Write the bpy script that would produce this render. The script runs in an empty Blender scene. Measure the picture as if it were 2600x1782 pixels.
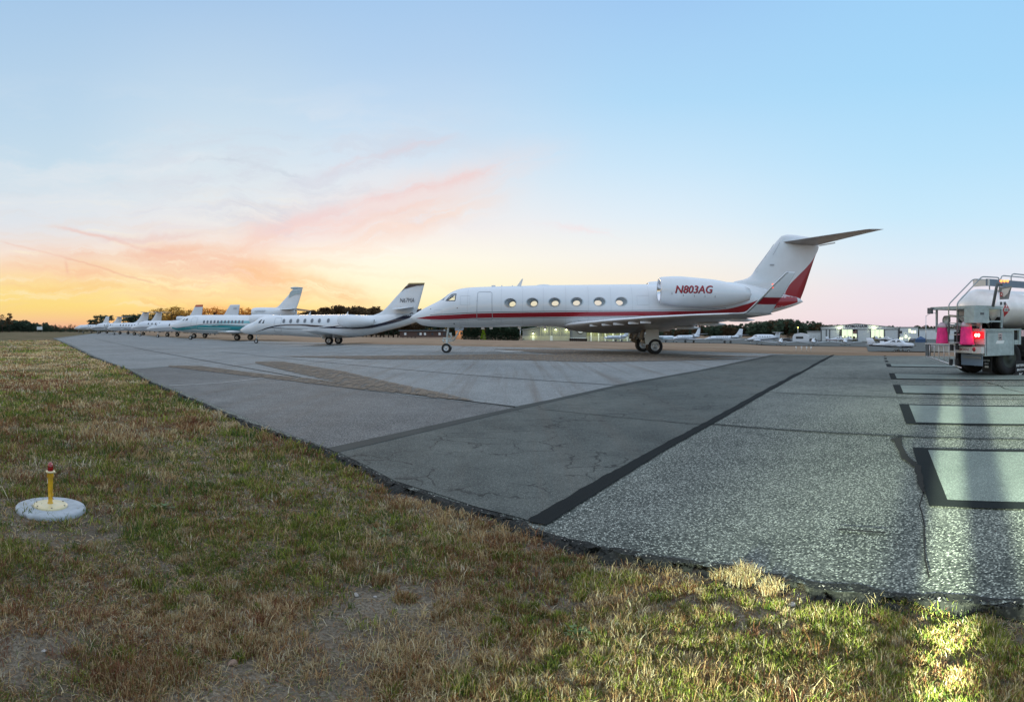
import bpy, bmesh, math, random
import numpy as np
from mathutils import Vector, Matrix
random.seed(7); rng = np.random.default_rng(7)
SC = bpy.context.scene
COL = SC.collection
# photograph geometry: a hand held sweep (cylindrical), horizon at row H, F pixels per radian, eye height HC
F, H, CX, HC = 1578.6, 833.5, 1300.0, 1.55
R_ = math.radians

# ------------------------------------------------------------------ camera
cam = bpy.data.cameras.new('camera'); cam.type = 'PANO'
cam.panorama_type = 'CENTRAL_CYLINDRICAL'
cam.central_cylindrical_range_u_min = -1300 / F; cam.central_cylindrical_range_u_max = 1300 / F
cam.central_cylindrical_range_v_min = -(1782 - H) / F; cam.central_cylindrical_range_v_max = H / F
cam.central_cylindrical_radius = 1.0
cam.clip_start = 0.05; cam.clip_end = 6000
camo = bpy.data.objects.new('camera', cam); COL.objects.link(camo)
camo.location = (0, 0, HC); camo.rotation_euler = (R_(90), 0, 0); SC.camera = camo
SC.view_settings.view_transform = 'Standard'; SC.view_settings.look = 'None'
SC.view_settings.exposure = 0.0; SC.view_settings.gamma = 1.0
SC.render.engine = 'CYCLES'
try:
    SC.cycles.max_bounces = 6; SC.cycles.diffuse_bounces = 2; SC.cycles.glossy_bounces = 3; SC.cycles.transparent_max_bounces = 12
except Exception: pass

def lin(c):
    return tuple((v / 255 / 12.92) if v / 255 <= 0.04045 else ((v / 255 + 0.055) / 1.055) ** 2.4 for v in c)

# ------------------------------------------------------------------ node helper
class NT:
    def __init__(s, nt): s.nt = nt; s.l = nt.links
    def n(s, t, **kw):
        o = s.nt.nodes.new(t)
        for k, v in kw.items(): setattr(o, k, v)
        return o
    def put(s, sock, v):
        if isinstance(v, bpy.types.NodeSocket): s.l.new(v, sock)
        elif v is not None:
            try: sock.default_value = v
            except Exception: sock.default_value = (*v, 1)
    def m(s, op, a, b=None, c=None, clamp=False):
        o = s.n('ShaderNodeMath', operation=op, use_clamp=clamp)
        s.put(o.inputs[0], a); s.put(o.inputs[1], b)
        if c is not None: s.put(o.inputs[2], c)
        return o.outputs[0]
    def mix(s, f, a, b, blend='MIX'):
        o = s.n('ShaderNodeMix', data_type='RGBA', blend_type=blend)
        s.put(o.inputs[0], f); s.put(o.inputs[6], a); s.put(o.inputs[7], b)
        return o.outputs[2]
    def ss(s, v, a, b):
        o = s.n('ShaderNodeMapRange', interpolation_type='SMOOTHSTEP')
        s.put(o.inputs[0], v); s.put(o.inputs[1], a); s.put(o.inputs[2], b); s.put(o.inputs[3], 0.0); s.put(o.inputs[4], 1.0)
        return o.outputs[0]
    def noise(s, vec, scale, detail=3, rough=0.5, out=0):
        o = s.n('ShaderNodeTexNoise'); s.put(o.inputs['Vector'], vec)
        o.inputs['Scale'].default_value = scale; o.inputs['Detail'].default_value = detail; o.inputs['Roughness'].default_value = rough
        return o.outputs[out]
    def ramp(s, f, stops):
        o = s.n('ShaderNodeValToRGB'); cr = o.color_ramp
        while len(cr.elements) > 1: cr.elements.remove(cr.elements[-1])
        cr.elements[0].position = stops[0][0]; cr.elements[0].color = (*stops[0][1], 1)
        for p, c in stops[1:]:
            e = cr.elements.new(p); e.color = (*c, 1)
        s.put(o.inputs[0], f); return o.outputs[0]
    def xyz(s, x, y, z):
        o = s.n('ShaderNodeCombineXYZ'); s.put(o.inputs[0], x); s.put(o.inputs[1], y); s.put(o.inputs[2], z); return o.outputs[0]

# ------------------------------------------------------------------ sky
SUN_AZ, SUN_EL = -0.31, R_(1.5)      # sun low behind the parked jets, left of centre
W = bpy.data.worlds.new('World'); SC.world = W; W.use_nodes = True
def build_sky():
    nt = W.node_tree; nt.nodes.clear(); N = NT(nt)
    tc = N.n('ShaderNodeTexCoord'); sp = N.n('ShaderNodeSeparateXYZ'); N.l.new(tc.outputs['Generated'], sp.inputs[0])
    x, y, z = sp.outputs
    az = N.m('ARCTAN2', x, y)
    hor = N.m('SQRT', N.m('ADD', N.m('MULTIPLY', x, x), N.m('MULTIPLY', y, y)))
    t = N.m('DIVIDE', z, N.m('MAXIMUM', hor, 1e-3))
    px = N.m('MULTIPLY_ADD', az, F, CX)              # azimuth in pixels of the sweep
    up = N.m('MULTIPLY', t, F)                       # height above the horizon, same unit
    T = N.m('DIVIDE', N.m('MINIMUM', up, 3000.0), 3000.0)
    TOP = [(0.277, (163, 200, 236)), (0.4, (196, 212, 236)), (1.0, (206, 216, 234))]
    def col(st):
        s = [(max(0.0, (H - yy) / 3000), lin(c)) for yy, c in st]
        s = sorted(s, key=lambda q: q[0])
        s += [(p, tuple(v * 1.35 for v in lin(c))) for p, c in TOP[1:]]
        return N.ramp(T, s)
    c0 = col([(845, (236, 170, 140)), (815, (247, 196, 140)), (780, (252, 218, 120)), (735, (254, 222, 138)), (690, (254, 220, 172)), (640, (247, 226, 212)), (570, (224, 228, 234)), (450, (200, 222, 236)), (300, (186, 214, 236)), (0, (163, 199, 233))])
    c1 = col([(845, (250, 170, 80)), (815, (255, 200, 105)), (780, (255, 226, 140)), (730, (255, 240, 178)), (670, (255, 238, 205)), (610, (245, 234, 226)), (520, (228, 234, 238)), (400, (212, 228, 239)), (250, (193, 218, 238)), (0, (164, 199, 234))])
    c2 = col([(845, (255, 226, 150)), (800, (255, 238, 170)), (740, (255, 248, 208)), (660, (255, 250, 232)), (580, (246, 240, 238)), (470, (224, 233, 242)), (330, (198, 222, 243)), (150, (175, 208, 240)), (0, (162, 200, 238))])
    c3 = col([(845, (248, 222, 214)), (790, (250, 231, 222)), (720, (253, 241, 222)), (650, (246, 244, 240)), (550, (224, 239, 250)), (420, (200, 230, 251)), (250, (172, 217, 249)), (0, (155, 200, 243))])
    c4 = col([(845, (236, 216, 226)), (800, (240, 224, 232)), (740, (236, 228, 238)), (660, (222, 237, 249)), (550, (200, 234, 253)), (400, (182, 226, 253)), (200, (163, 216, 251)), (0, (155, 209, 249))])
    c = N.mix(N.ss(px, 120.0, 520.0), c0, c1)
    c = N.mix(N.ss(px, 560.0, 1000.0), c, c2)
    c = N.mix(N.ss(px, 1080.0, 1700.0), c, c3)
    c = N.mix(N.ss(px, 1600.0, 2350.0), c, c4)
    # cirrus
    v = N.xyz(N.m('DIVIDE', px, 100.0), N.m('DIVIDE', up, 100.0), 0.0)
    warp = N.noise(v, 0.55, 5, 0.66, 1); ws = N.n('ShaderNodeSeparateXYZ'); N.l.new(warp, ws.inputs[0])
    wx = N.m('MULTIPLY_ADD', N.m('SUBTRACT', ws.outputs[0], 0.5), 150.0, px)
    wy = N.m('MULTIPLY_ADD', N.m('SUBTRACT', ws.outputs[1], 0.5), 90.0, up)
    def streak(x0, y0, x1, y1, w, amt, rgb, fall=0.25, raw=False, sharp=0.42):
        nonlocal c
        y0, y1 = H - y0, H - y1
        L = math.hypot(x1 - x0, y1 - y0); dx, dy = (x1 - x0) / L, (y1 - y0) / L
        X, Y = (px, up) if raw else (wx, wy)
        if raw:   # contrail: slight waver only
            Y = N.m('MULTIPLY_ADD', N.m('SUBTRACT', ws.outputs[2], 0.5), 30.0, up)
        rx, ry = N.m('SUBTRACT', X, x0), N.m('SUBTRACT', Y, y0)
        s = N.m('ADD', N.m('MULTIPLY', rx, dx), N.m('MULTIPLY', ry, dy))
        d = N.m('ADD', N.m('MULTIPLY', rx, -dy), N.m('MULTIPLY', ry, dx))
        g = N.m('EXPONENT', N.m('MULTIPLY', N.m('MULTIPLY', d, d), -1.0 / (w * w)))
        e = N.m('MULTIPLY', N.ss(s, -L * fall * .3, L * fall), N.m('SUBTRACT', 1.0, N.ss(s, L * (1 - fall), L * (1 + fall * .3))))
        fib = N.noise(N.xyz(N.m('DIVIDE', s, 170.0), N.m('DIVIDE', d, 22.0 if not raw else 6.0), x0 * .013), 1.0, 5, 0.68)
        fm = N.ss(fib, sharp - .08, sharp + .19)
        k = N.m('MULTIPLY', N.m('MULTIPLY', g, e), N.m('MULTIPLY', fm, amt * .78), clamp=True)
        c = N.mix(k, c, lin(rgb))
    vein = N.noise(N.xyz(N.m('DIVIDE', wx, 420.0), N.m('DIVIDE', wy, 34.0), 3.1), 1.0, 4, .62)
    reg = N.m('MULTIPLY', N.m('MULTIPLY', N.ss(up, 25.0, 90.0), N.m('SUBTRACT', 1.0, N.ss(up, 200.0, 420.0))), N.m('SUBTRACT', 1.0, N.ss(px, 760.0, 1250.0)))
    c = N.mix(N.m('MULTIPLY', N.m('MULTIPLY', N.ss(vein, .46, .66), reg), .26), c, lin((246, 204, 168)))
    c = N.mix(N.m('MULTIPLY', N.m('MULTIPLY', N.m('SUBTRACT', 1.0, N.ss(vein, .30, .46)), reg), .5), c, lin((255, 244, 214)))
    veil = N.noise(N.xyz(N.m('DIVIDE', wx, 520.0), N.m('DIVIDE', wy, 120.0), 9.4), 1.0, 5, .6)
    reg2 = N.m('MULTIPLY', N.m('MULTIPLY', N.ss(up, 180.0, 330.0), N.m('SUBTRACT', 1.0, N.ss(up, 420.0, 680.0))), N.m('SUBTRACT', 1.0, N.ss(px, 900.0, 1500.0)))
    c = N.mix(N.m('MULTIPLY', N.m('MULTIPLY', N.ss(veil, .42, .68), reg2), .55), c, lin((232, 234, 238)))
    vm = N.noise(N.xyz(N.m('DIVIDE', wx, 300.0), N.m('DIVIDE', wy, 70.0), 5.7), 1.0, 5, .65)
    reg3 = N.m('MULTIPLY', N.m('MULTIPLY', N.ss(up, 200.0, 300.0), N.m('SUBTRACT', 1.0, N.ss(up, 430.0, 600.0))), N.m('MULTIPLY', N.ss(px, 200.0, 600.0), N.m('SUBTRACT', 1.0, N.ss(px, 1000.0, 1350.0))))
    c = N.mix(N.m('MULTIPLY', N.m('MULTIPLY', N.ss(vm, .46, .64), reg3), .5), c, lin((208, 213, 226)))
    PK, SA, GY, OR = (243, 220, 216), (243, 198, 172), (198, 209, 222), (243, 184, 124)
    streak(560, 640, 1420, 380, 44, .95, PK, .45, sharp=.34)
    streak(640, 600, 1150, 500, 60, .5, (244, 222, 220), .4, sharp=.36)
    streak(760, 660, 1300, 480, 34, .75, (252, 216, 196), .4, sharp=.36)
    streak(780, 445, 1180, 330, 14, .7, (222, 208, 216))
    streak(470, 420, 640, 408, 6, .9, GY)
    streak(560, 412, 800, 452, 7, .8, GY)
    streak(560, 348, 800, 352, 12, .5, (200, 212, 228))
    streak(560, 520, 760, 580, 40, .7, (204, 208, 222))
    streak(540, 700, 700, 590, 26, .8, (246, 208, 190), sharp=.34)
    streak(640, 610, 900, 510, 18, .8, (238, 206, 206), sharp=.36)
    streak(880, 520, 1290, 415, 13, .9, (240, 208, 206), sharp=.34)
    streak(700, 470, 1000, 400, 16, .6, (210, 212, 226), sharp=.38)
    streak(820, 600, 1150, 490, 10, .7, (246, 210, 198), sharp=.36)
    streak(380, 380, 620, 350, 14, .5, (206, 214, 228), sharp=.38)
    streak(250, 470, 560, 455, 16, .5, (214, 218, 228), sharp=.38)
    streak(330, 540, 640, 520, 12, .6, (212, 214, 226), sharp=.38)
    streak(220, 610, 520, 600, 9, .7, (232, 204, 200), sharp=.36)
    streak(300, 580, 800, 585, 20, .5, (226, 214, 220))
    streak(60, 650, 620, 640, 16, .9, SA)
    streak(300, 640, 760, 705, 44, .95, (245, 192, 164), sharp=.34)
    streak(560, 680, 980, 775, 30, .95, (247, 194, 140), sharp=.34)
    streak(120, 690, 640, 735, 26, .9, (248, 190, 138))
    streak(0, 668, 300, 700, 16, .7, (250, 196, 160))
    streak(0, 715, 420, 740, 14, .6, (250, 196, 120))
    streak(330, 762, 760, 792, 16, .95, OR)
    streak(560, 752, 860, 770, 10, .6, (250, 196, 130))
    streak(600, 610, 1000, 540, 18, .6, (250, 210, 200))
    streak(1000, 700, 1300, 760, 14, .35, (252, 216, 170))
    streak(1330, 556, 1600, 600, 8, .5, (252, 220, 220))
    streak(129, 573, 460, 650, 4.5, .7, (238, 186, 172), .2, True, .3)
    streak(0, 612, 180, 655, 2.6, .5, (240, 190, 172), .1, True, .3)
    streak(160, 652, 400, 722, 2.6, .6, (236, 172, 144), .1, True, .3)
    streak(166, 655, 173, 700, 4, .5, (238, 175, 150), .3, True, .3)
    # low golden and orange glow round the sunset point
    gd = N.m('DIVIDE', N.m('SUBTRACT', px, 700.0), 330.0)
    gh = N.m('DIVIDE', N.m('SUBTRACT', up, 20.0), 40.0)
    gl = N.m('EXPONENT', N.m('MULTIPLY', N.m('ADD', N.m('MULTIPLY', gd, gd), N.m('MULTIPLY', gh, gh)), -1.0))
    c = N.mix(N.m('MULTIPLY', gl, .55), c, lin((255, 186, 80)))
    c = N.mix(.07, c, lin((214, 220, 226)))
    # twilight scattering of the physical sky on top of it
    sky = N.n('ShaderNodeTexSky', sky_type='NISHITA', sun_disc=False)
    sky.sun_elevation = SUN_EL; sky.sun_rotation = SUN_AZ
    add = N.mix(.004, c, sky.outputs[0], 'ADD')
    # the sky behind and above the photographer, still bright after sunset
    back = N.ss(N.m('ABSOLUTE', az), 1.0, 2.2)
    k = N.m('MULTIPLY_ADD', back, 0.05, 1.0)
    o = N.n('ShaderNodeVectorMath', operation='SCALE'); N.l.new(add, o.inputs[0]); N.l.new(k, o.inputs['Scale'])
    bg = N.n('ShaderNodeBackground'); N.l.new(o.outputs[0], bg.inputs[0]); bg.inputs[1].default_value = 1.0
    wo = N.n('ShaderNodeOutputWorld'); N.l.new(bg.outputs[0], wo.inputs[0])
build_sky()
W.cycles.sampling_method = 'MANUAL' if hasattr(W, 'cycles') else 'MANUAL'
try: W.cycles.sample_map_resolution = 1024
except Exception: pass
sun = bpy.data.lights.new('sun', 'SUN'); sun.energy = 0.5; sun.angle = R_(10); sun.color = (1, .72, .45)
so = bpy.data.objects.new('sun', sun); COL.objects.link(so); so.location = (0, 0, 60)
so.rotation_euler = Vector((math.sin(SUN_AZ) * math.cos(SUN_EL), math.cos(SUN_AZ) * math.cos(SUN_EL), math.sin(SUN_EL) + .04)).to_track_quat('Z', 'Y').to_euler()

# vehicle headlamp behind the photographer (it lights the right foreground of the photo)
def headlamp():
    L = bpy.data.lights.new('headlamp', 'SPOT'); L.energy = 140000; L.spot_size = R_(62); L.spot_blend = .6; L.shadow_soft_size = .08
    L.color = (.86, 1.0, .72); L.use_nodes = True
    N = NT(L.node_tree); em = [n for n in L.node_tree.nodes if n.type == 'EMISSION'][0]
    tc = N.n('ShaderNodeTexCoord'); sp = N.n('ShaderNodeSeparateXYZ'); N.l.new(tc.outputs['Normal'], sp.inputs[0])
    zz = N.m('MULTIPLY', sp.outputs[2], -1.0); a = N.m('DIVIDE', sp.outputs[0], zz); e = N.m('DIVIDE', sp.outputs[1], zz)
    def win(lo, hi, s): return N.m('MULTIPLY', N.ss(a, lo - s, lo + s), N.m('SUBTRACT', 1.0, N.ss(a, hi - s, hi + s)))
    g = N.m('ADD', N.m('MULTIPLY', win(-.20, -.027, .006), .50), N.m('ADD', N.m('MULTIPLY', win(-.010, .005, .002), 1.75), N.m('MULTIPLY', win(.026, .5, .004), 1.5)))
    g = N.m('ADD', g, .07)
    dl = N.m('MAXIMUM', N.m('SUBTRACT', .10, e), .02)                      # angle below the horizontal
    g = N.m('MULTIPLY', g, N.m('DIVIDE', .12, dl))                         # hot spot near the cut off, as in a low beam
    g = N.m('MULTIPLY', g, N.ss(dl, .058, .078))
    g = N.m('MULTIPLY', g, N.ss(a, -.15, -.035))
    N.put(em.inputs['Strength'], g)
    o = bpy.data.objects.new('headlamp', L); COL.objects.link(o)
    o.location = (-8.47, -9.86, 2.0)
    d = Vector((math.sin(.71), math.cos(.71), -.10))
    z = -d.normalized(); xx = Vector((0, 0, 1)).cross(z).normalized(); yy = z.cross(xx)
    o.rotation_euler = Matrix((xx, yy, z)).transposed().to_euler()
headlamp()

# ------------------------------------------------------------------ ground maths
UN = (0.7202, 0.6938)
def nco(x, y): return x * UN[0] + y * UN[1]
def gz(x, y):
    n = nco(x, y); u = (-.6938 * x + .7202 * y) / np.maximum(n, 1.0)
    k = np.clip(n - 38, 0, 400); st = 1 + .65 * np.clip((.48 - u) / .25, 0, 1)      # steeper bank toward the right
    return np.maximum(-0.0235 * st * k * (k / (k + 3.0)), -3.6)
def ang(px): return (px - CX) / F
def gp(px, py, z=0.0):
    r = F * (HC - z) / max(py - H, 1.0); a = ang(px)
    return (r * math.sin(a), r * math.cos(a))
def at(px, r):
    a = ang(px); x, y = r * math.sin(a), r * math.cos(a)
    return x, y, float(gz(x, y))

class Frame:
    """A vertical plane at distance R whose normal points at azimuth al; x along it to the right, y away, z up."""
    def __init__(s, al, R, px0):
        s.al, s.R = al, R; s.s0 = R * math.tan(ang(px0) - al)
        s.o = (R * math.sin(al) + s.s0 * math.cos(al), R * math.cos(al) - s.s0 * math.sin(al))
    def b(s, px, py, t=0.0):
        a = ang(px) - s.al; r = (s.R - t) / math.cos(a)
        return ((s.R - t) * math.tan(a) - s.s0, HC - (py - H) / F * r)
    def bl(s, pts, t=0.0): return [s.b(x, y, t) for x, y in pts]
    def rear(s, px, py, x):
        """lateral (t) and height where the ray meets the plane local x = x"""
        a = ang(px) - s.al; Rt = (x + s.s0) / math.tan(a); r = Rt / math.cos(a)
        return s.R - Rt, HC - (py - H) / F * r

# ------------------------------------------------------------------ mesh builder
class MB:
    def __init__(s): s.v = []; s.f = []; s.mi = []; s.sm = []
    def add(s, vs, fs, mi=0, sm=False):
        o = len(s.v); s.v += [tuple(p) for p in vs]
        for f in fs: s.f.append(tuple(i + o for i in f)); s.mi.append(mi); s.sm.append(sm)
        return o
    def box(s, c, d, mi=0, rot=0.0):
        x, y, z = c; a, b, h = d[0] / 2, d[1] / 2, d[2] / 2; co, si = math.cos(rot), math.sin(rot)
        vs = []
        for dz in (-h, h):
            for dx, dy in ((-a, -b), (a, -b), (a, b), (-a, b)):
                vs.append((x + dx * co - dy * si, y + dx * si + dy * co, z + dz))
        s.add(vs, [(3, 2, 1, 0), (4, 5, 6, 7), (0, 1, 5, 4), (1, 2, 6, 5), (2, 3, 7, 6), (3, 0, 4, 7)], mi)
    def bx(s, x0, x1, y0, y1, z0, z1, mi=0): s.box(((x0 + x1) / 2, (y0 + y1) / 2, (z0 + z1) / 2), (abs(x1 - x0), abs(y1 - y0), abs(z1 - z0)), mi)
    def rings(s, rings, mi=0, cap=True, sm=True, closed=True, mis=None):
        n = len(rings[0]); o = len(s.v)
        for r in rings: s.v += [tuple(p) for p in r]
        for i in range(len(rings) - 1):
            for j in range(n if closed else n - 1):
                k = (j + 1) % n
                s.f.append((o + i * n + j, o + i * n + k, o + (i + 1) * n + k, o + (i + 1) * n + j)); s.mi.append(mis[i] if mis else mi); s.sm.append(sm)
        if cap and closed:
            s.f.append(tuple(o + j for j in range(n))[::-1]); s.mi.append(mis[0] if mis else mi); s.sm.append(False)
            s.f.append(tuple(o + (len(rings) - 1) * n + j for j in range(n))); s.mi.append(mis[-1] if mis else mi); s.sm.append(False)
    def tube(s, pts, r, mi=0, n=8, r2=None):
        pts = [Vector(p) for p in pts]; rings = []
        up = None
        for i, p in enumerate(pts):
            a = pts[max(0, i - 1)]; b = pts[min(len(pts) - 1, i + 1)]; d = (b - a).normalized()
            ref = Vector((0, 0, 1)) if abs(d.z) < .9 else Vector((1, 0, 0))
            u = d.cross(ref).normalized() if up is None else (up - d * up.dot(d)).normalized()
            up = u; w = d.cross(u)
            rr = r if r2 is None else r + (r2 - r) * i / (len(pts) - 1)
            rings.append([p + u * rr * math.cos(2 * math.pi * k / n) + w * rr * math.sin(2 * math.pi * k / n) for k in range(n)])
        s.rings(rings, mi)
    def lathe(s, c, prof, axis='z', n=24, mi=0, sm=True, mis=None, cap=False):
        rings = []
        for d, r in prof:
            ring = []
            for k in range(n):
                a = 2 * math.pi * k / n; p, q = r * math.cos(a), r * math.sin(a)
                ring.append({'z': (c[0] + p, c[1] + q, c[2] + d), 'y': (c[0] + p, c[1] + d, c[2] + q), 'x': (c[0] + d, c[1] + p, c[2] + q)}[axis])
            rings.append(ring)
        s.rings(rings, mi, cap, sm, True, mis)
    def build(s, name, mats, parent=None, loc=None, rz=None):
        me = bpy.data.meshes.new(name); me.from_pydata(s.v, [], s.f)
        if not isinstance(mats, (list, tuple)): mats = [mats]
        for m in mats: me.materials.append(m)
        me.polygons.foreach_set('material_index', s.mi); me.polygons.foreach_set('use_smooth', s.sm)
        me.update()
        o = bpy.data.objects.new(name, me); COL.objects.link(o)
        if parent: o.parent = parent
        if loc is not None: o.location = loc
        if rz is not None: o.rotation_euler = (0, 0, rz)
        return o

def fixn(o):
    bm = bmesh.new(); bm.from_mesh(o.data); bmesh.ops.recalc_face_normals(bm, faces=bm.faces); bm.to_mesh(o.data); bm.free(); return o
def tag(o, label=None, cat=None, group=None, kind=None):
    if label: o['label'] = label
    if cat: o['category'] = cat
    if group: o['group'] = group
    if kind: o['kind'] = kind
    return o
def empty(name, loc, rz=0.0, label=None, cat=None, group=None):
    o = bpy.data.objects.new(name, None); COL.objects.link(o); o.location = loc; o.rotation_euler = (0, 0, rz)
    return tag(o, label, cat, group)
def copy_tree(o, parent=None):
    c = o.copy(); COL.objects.link(c); c.parent = parent
    for ch in o.children: copy_tree(ch, c)
    return c

# ------------------------------------------------------------------ materials
M = {}
def mat(name, rgb, rough=.5, metal=0.0, spec=.5, coat=0.0, em=None, es=0.0, var=0.0, vs=3.0, alpha=None, trans=0.0, bump=0.0, bs=40):
    m = bpy.data.materials.new(name); m.use_nodes = True; N = NT(m.node_tree)
    b = m.node_tree.nodes['Principled BSDF']
    b.inputs['Base Color'].default_value = (*rgb, 1); b.inputs['Roughness'].default_value = rough; b.inputs['Metallic'].default_value = metal
    b.inputs['Specular IOR Level'].default_value = spec; b.inputs['Coat Weight'].default_value = coat; b.inputs['Coat Roughness'].default_value = .08
    b.inputs['Transmission Weight'].default_value = trans
    if em: b.inputs['Emission Color'].default_value = (*em, 1); b.inputs['Emission Strength'].default_value = es
    if var or bump:
        tc = N.n('ShaderNodeTexCoord')
        if var:
            f = N.noise(tc.outputs['Object'], vs, 5, .6)
            f = N.ss(f, .3, .7)
            N.put(b.inputs['Base Color'], N.mix(f, tuple(v * (1 - var) for v in rgb), tuple(min(1, v * (1 + var)) for v in rgb)))
        if bump:
            bp = N.n('ShaderNodeBump'); bp.inputs['Strength'].default_value = bump; bp.inputs['Distance'].default_value = .01
            N.put(bp.inputs['Height'], N.noise(tc.outputs['Object'], bs, 3)); N.l.new(bp.outputs[0], b.inputs['Normal'])
    M[name] = m; return m
mat('jet_white', (.72, .755, .785), .22, coat=.5, var=.03, vs=1.2)
mat('jet_white_far', (.66, .70, .75), .3, coat=.3)
mat('jet_red', (.33, .008, .02), .28, coat=.5)
mat('jet_grey_line', (.2, .2, .22), .4)
mat('seam', (.38, .41, .44), .5)
mat('dark_line', (.05, .05, .06), .5)
mat('navy', (.012, .012, .035), .25, coat=.5)
mat('teal', (.03, .29, .32), .25, coat=.5)
mat('teal_light', (.2, .5, .54), .25, coat=.5)
mat('gold', (.3, .22, .05), .3, coat=.5)
mat('orange_tip', (.5, .1, .03), .3, coat=.4)
mat('chrome', (.75, .76, .78), .12, metal=1.0)
mat('bare_metal', (.5, .52, .53), .32, metal=.9)
mat('gear_metal', (.55, .55, .52), .4, metal=.3)
mat('gear_dark', (.2, .18, .15), .6)
mat('gear_white', (.6, .63, .6), .45)
mat('tyre', (.015, .015, .016), .75, bump=.1)
mat('rim', (.55, .57, .58), .35, metal=.5)
mat('fan_dark', (.03, .03, .035), .5)
mat('glass_dark', (.02, .025, .03), .08, coat=1.0)
mat('glass_grey', (.10, .12, .14), .1, coat=1.0)
mat('red_letter', (.36, .01, .02), .35)
mat('black_letter', (.03, .03, .04), .4)
mat('pale_letter', (.42, .44, .46), .4)
mat('nav_red', (.6, .02, .01), .3, em=(1, .1, .03), es=2.0)
def glass():
    m = bpy.data.materials.new('pane'); m.use_nodes = True; nt = m.node_tree; nt.nodes.clear(); N = NT(nt)
    tr = N.n('ShaderNodeBsdfTransparent'); tr.inputs[0].default_value = (.82, .86, .88, 1)
    gl = N.n('ShaderNodeBsdfGlossy'); gl.inputs['Roughness'].default_value = .03
    mx = N.n('ShaderNodeMixShader'); lw = N.n('ShaderNodeFresnel'); lw.inputs[0].default_value = 1.5
    N.l.new(lw.outputs[0], mx.inputs[0]); N.l.new(tr.outputs[0], mx.inputs[1]); N.l.new(gl.outputs[0], mx.inputs[2])
    o = N.n('ShaderNodeOutputMaterial'); N.l.new(mx.outputs[0], o.inputs[0]); M['pane'] = m
glass()

# ------------------------------------------------------------------ paved surfaces
def asphalt(name, dark, light, scale=75, contrast=1.0, big=.25, rough=.85, tint=(1, 1, 1), streaks=0.0, cracks=0.0, spec=.3):
    m = bpy.data.materials.new(name); m.use_nodes = True; N = NT(m.node_tree); b = m.node_tree.nodes['Principled BSDF']
    tc = N.n('ShaderNodeTexCoord'); P = tc.outputs['Object']
    vo = N.n('ShaderNodeTexVoronoi'); vo.inputs['Scale'].default_value = scale; N.l.new(P, vo.inputs['Vector'])
    sp = N.n('ShaderNodeSeparateXYZ'); N.l.new(vo.outputs['Color'], sp.inputs[0])
    stone = N.m('MULTIPLY', N.ss(sp.outputs[0], .35, .95), N.m('SUBTRACT', 1.0, N.ss(vo.outputs['Distance'], .25, .62)))
    fine = N.noise(P, scale * .55, 3, .7)
    v = N.m('MULTIPLY_ADD', stone, .75 * contrast, N.m('MULTIPLY', N.m('SUBTRACT', fine, .38), .9 * contrast))
    v = N.m('ADD', v, .30 * (1.25 - contrast))
    l1 = N.noise(P, .22, 4, .6); l2 = N.noise(P, 1.7, 5, .65)
    v = N.m('ADD', v, N.m('MULTIPLY', N.m('SUBTRACT', l1, .5), big * 1.6))
    v = N.m('ADD', v, N.m('MULTIPLY', N.m('SUBTRACT', l2, .5), big), clamp=True)
    col = N.mix(v, tuple(d * t for d, t in zip(dark, tint)), tuple(l * t for l, t in zip(light, tint)))
    st_ = N.m('MULTIPLY', N.ss(N.noise(P, .75, 6, .72), .56, .72), .6)
    col = N.mix(st_, col, tuple(d * 1.3 for d in dark))
    if streaks:
        mp = N.n('ShaderNodeMapping'); N.l.new(P, mp.inputs[0]); mp.inputs['Rotation'].default_value = (0, 0, R_(-43.9)); mp.inputs['Scale'].default_value = (2.2, .06, 1)
        s = N.ss(N.noise(mp.outputs[0], 1.0, 5, .65), .45, .72)
        col = N.mix(N.m('MULTIPLY', s, streaks), col, (.12, .09, .065))
    if cracks:
        wv = N.n('ShaderNodeVectorMath', operation='ADD'); N.l.new(P, wv.inputs[0])
        sc = N.n('ShaderNodeVectorMath', operation='SCALE'); N.l.new(N.noise(P, 3.0, 3, .6, 1), sc.inputs[0]); sc.inputs['Scale'].default_value = .35; N.l.new(sc.outputs[0], wv.inputs[1])
        vc = N.n('ShaderNodeTexVoronoi', feature='DISTANCE_TO_EDGE'); vc.inputs['Scale'].default_value = 1.5; N.l.new(wv.outputs[0], vc.inputs['Vector'])
        gate = N.ss(N.noise(P, .8, 3), .47, .55)
        k = N.m('MULTIPLY', N.m('MULTIPLY', N.m('SUBTRACT', 1.0, N.ss(vc.outputs['Distance'], .008, .022)), gate), cracks)
        col = N.mix(k, col, (.012, .013, .012))
    N.put(b.inputs['Base Color'], col)
    b.inputs['Roughness'].default_value = rough; b.inputs['Specular IOR Level'].default_value = spec
    bp = N.n('ShaderNodeBump'); bp.inputs['Strength'].default_value = .5 * contrast; bp.inputs['Distance'].default_value = .004
    N.put(bp.inputs['Height'], N.m('ADD', stone, fine)); N.l.new(bp.outputs[0], b.inputs['Normal'])
    M[name] = m
asphalt('apron', (.022, .028, .024), (.50, .52, .45), 60, 1.35, .3)
asphalt('apron_far', (.09, .10, .10), (.56, .57, .55), 62, .95, .25, streaks=.5)
asphalt('apron_mid', (.05, .053, .052), (.38, .38, .36), 66, 1.1, .35, streaks=.3)
asphalt('patch_grey', (.11, .115, .115), (.42, .43, .42), 66, .8, .3)
asphalt('band', (.028, .035, .033), (.23, .245, .215), 95, .95, .5, cracks=.75, streaks=.2)
asphalt('band_edge', (.022, .027, .025), (.075, .085, .078), 95, .7, .5)
asphalt('seal', (.006, .008, .009), (.024, .03, .03), 140, .5, .2, rough=.95, spec=.12)
asphalt('paint_worn', (.08, .10, .088), (.40, .45, .40), 85, .8, .3, streaks=.0)
asphalt('paint_pale', (.4, .4, .38), (.8, .8, .76), 85, .4, .2)
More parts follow.
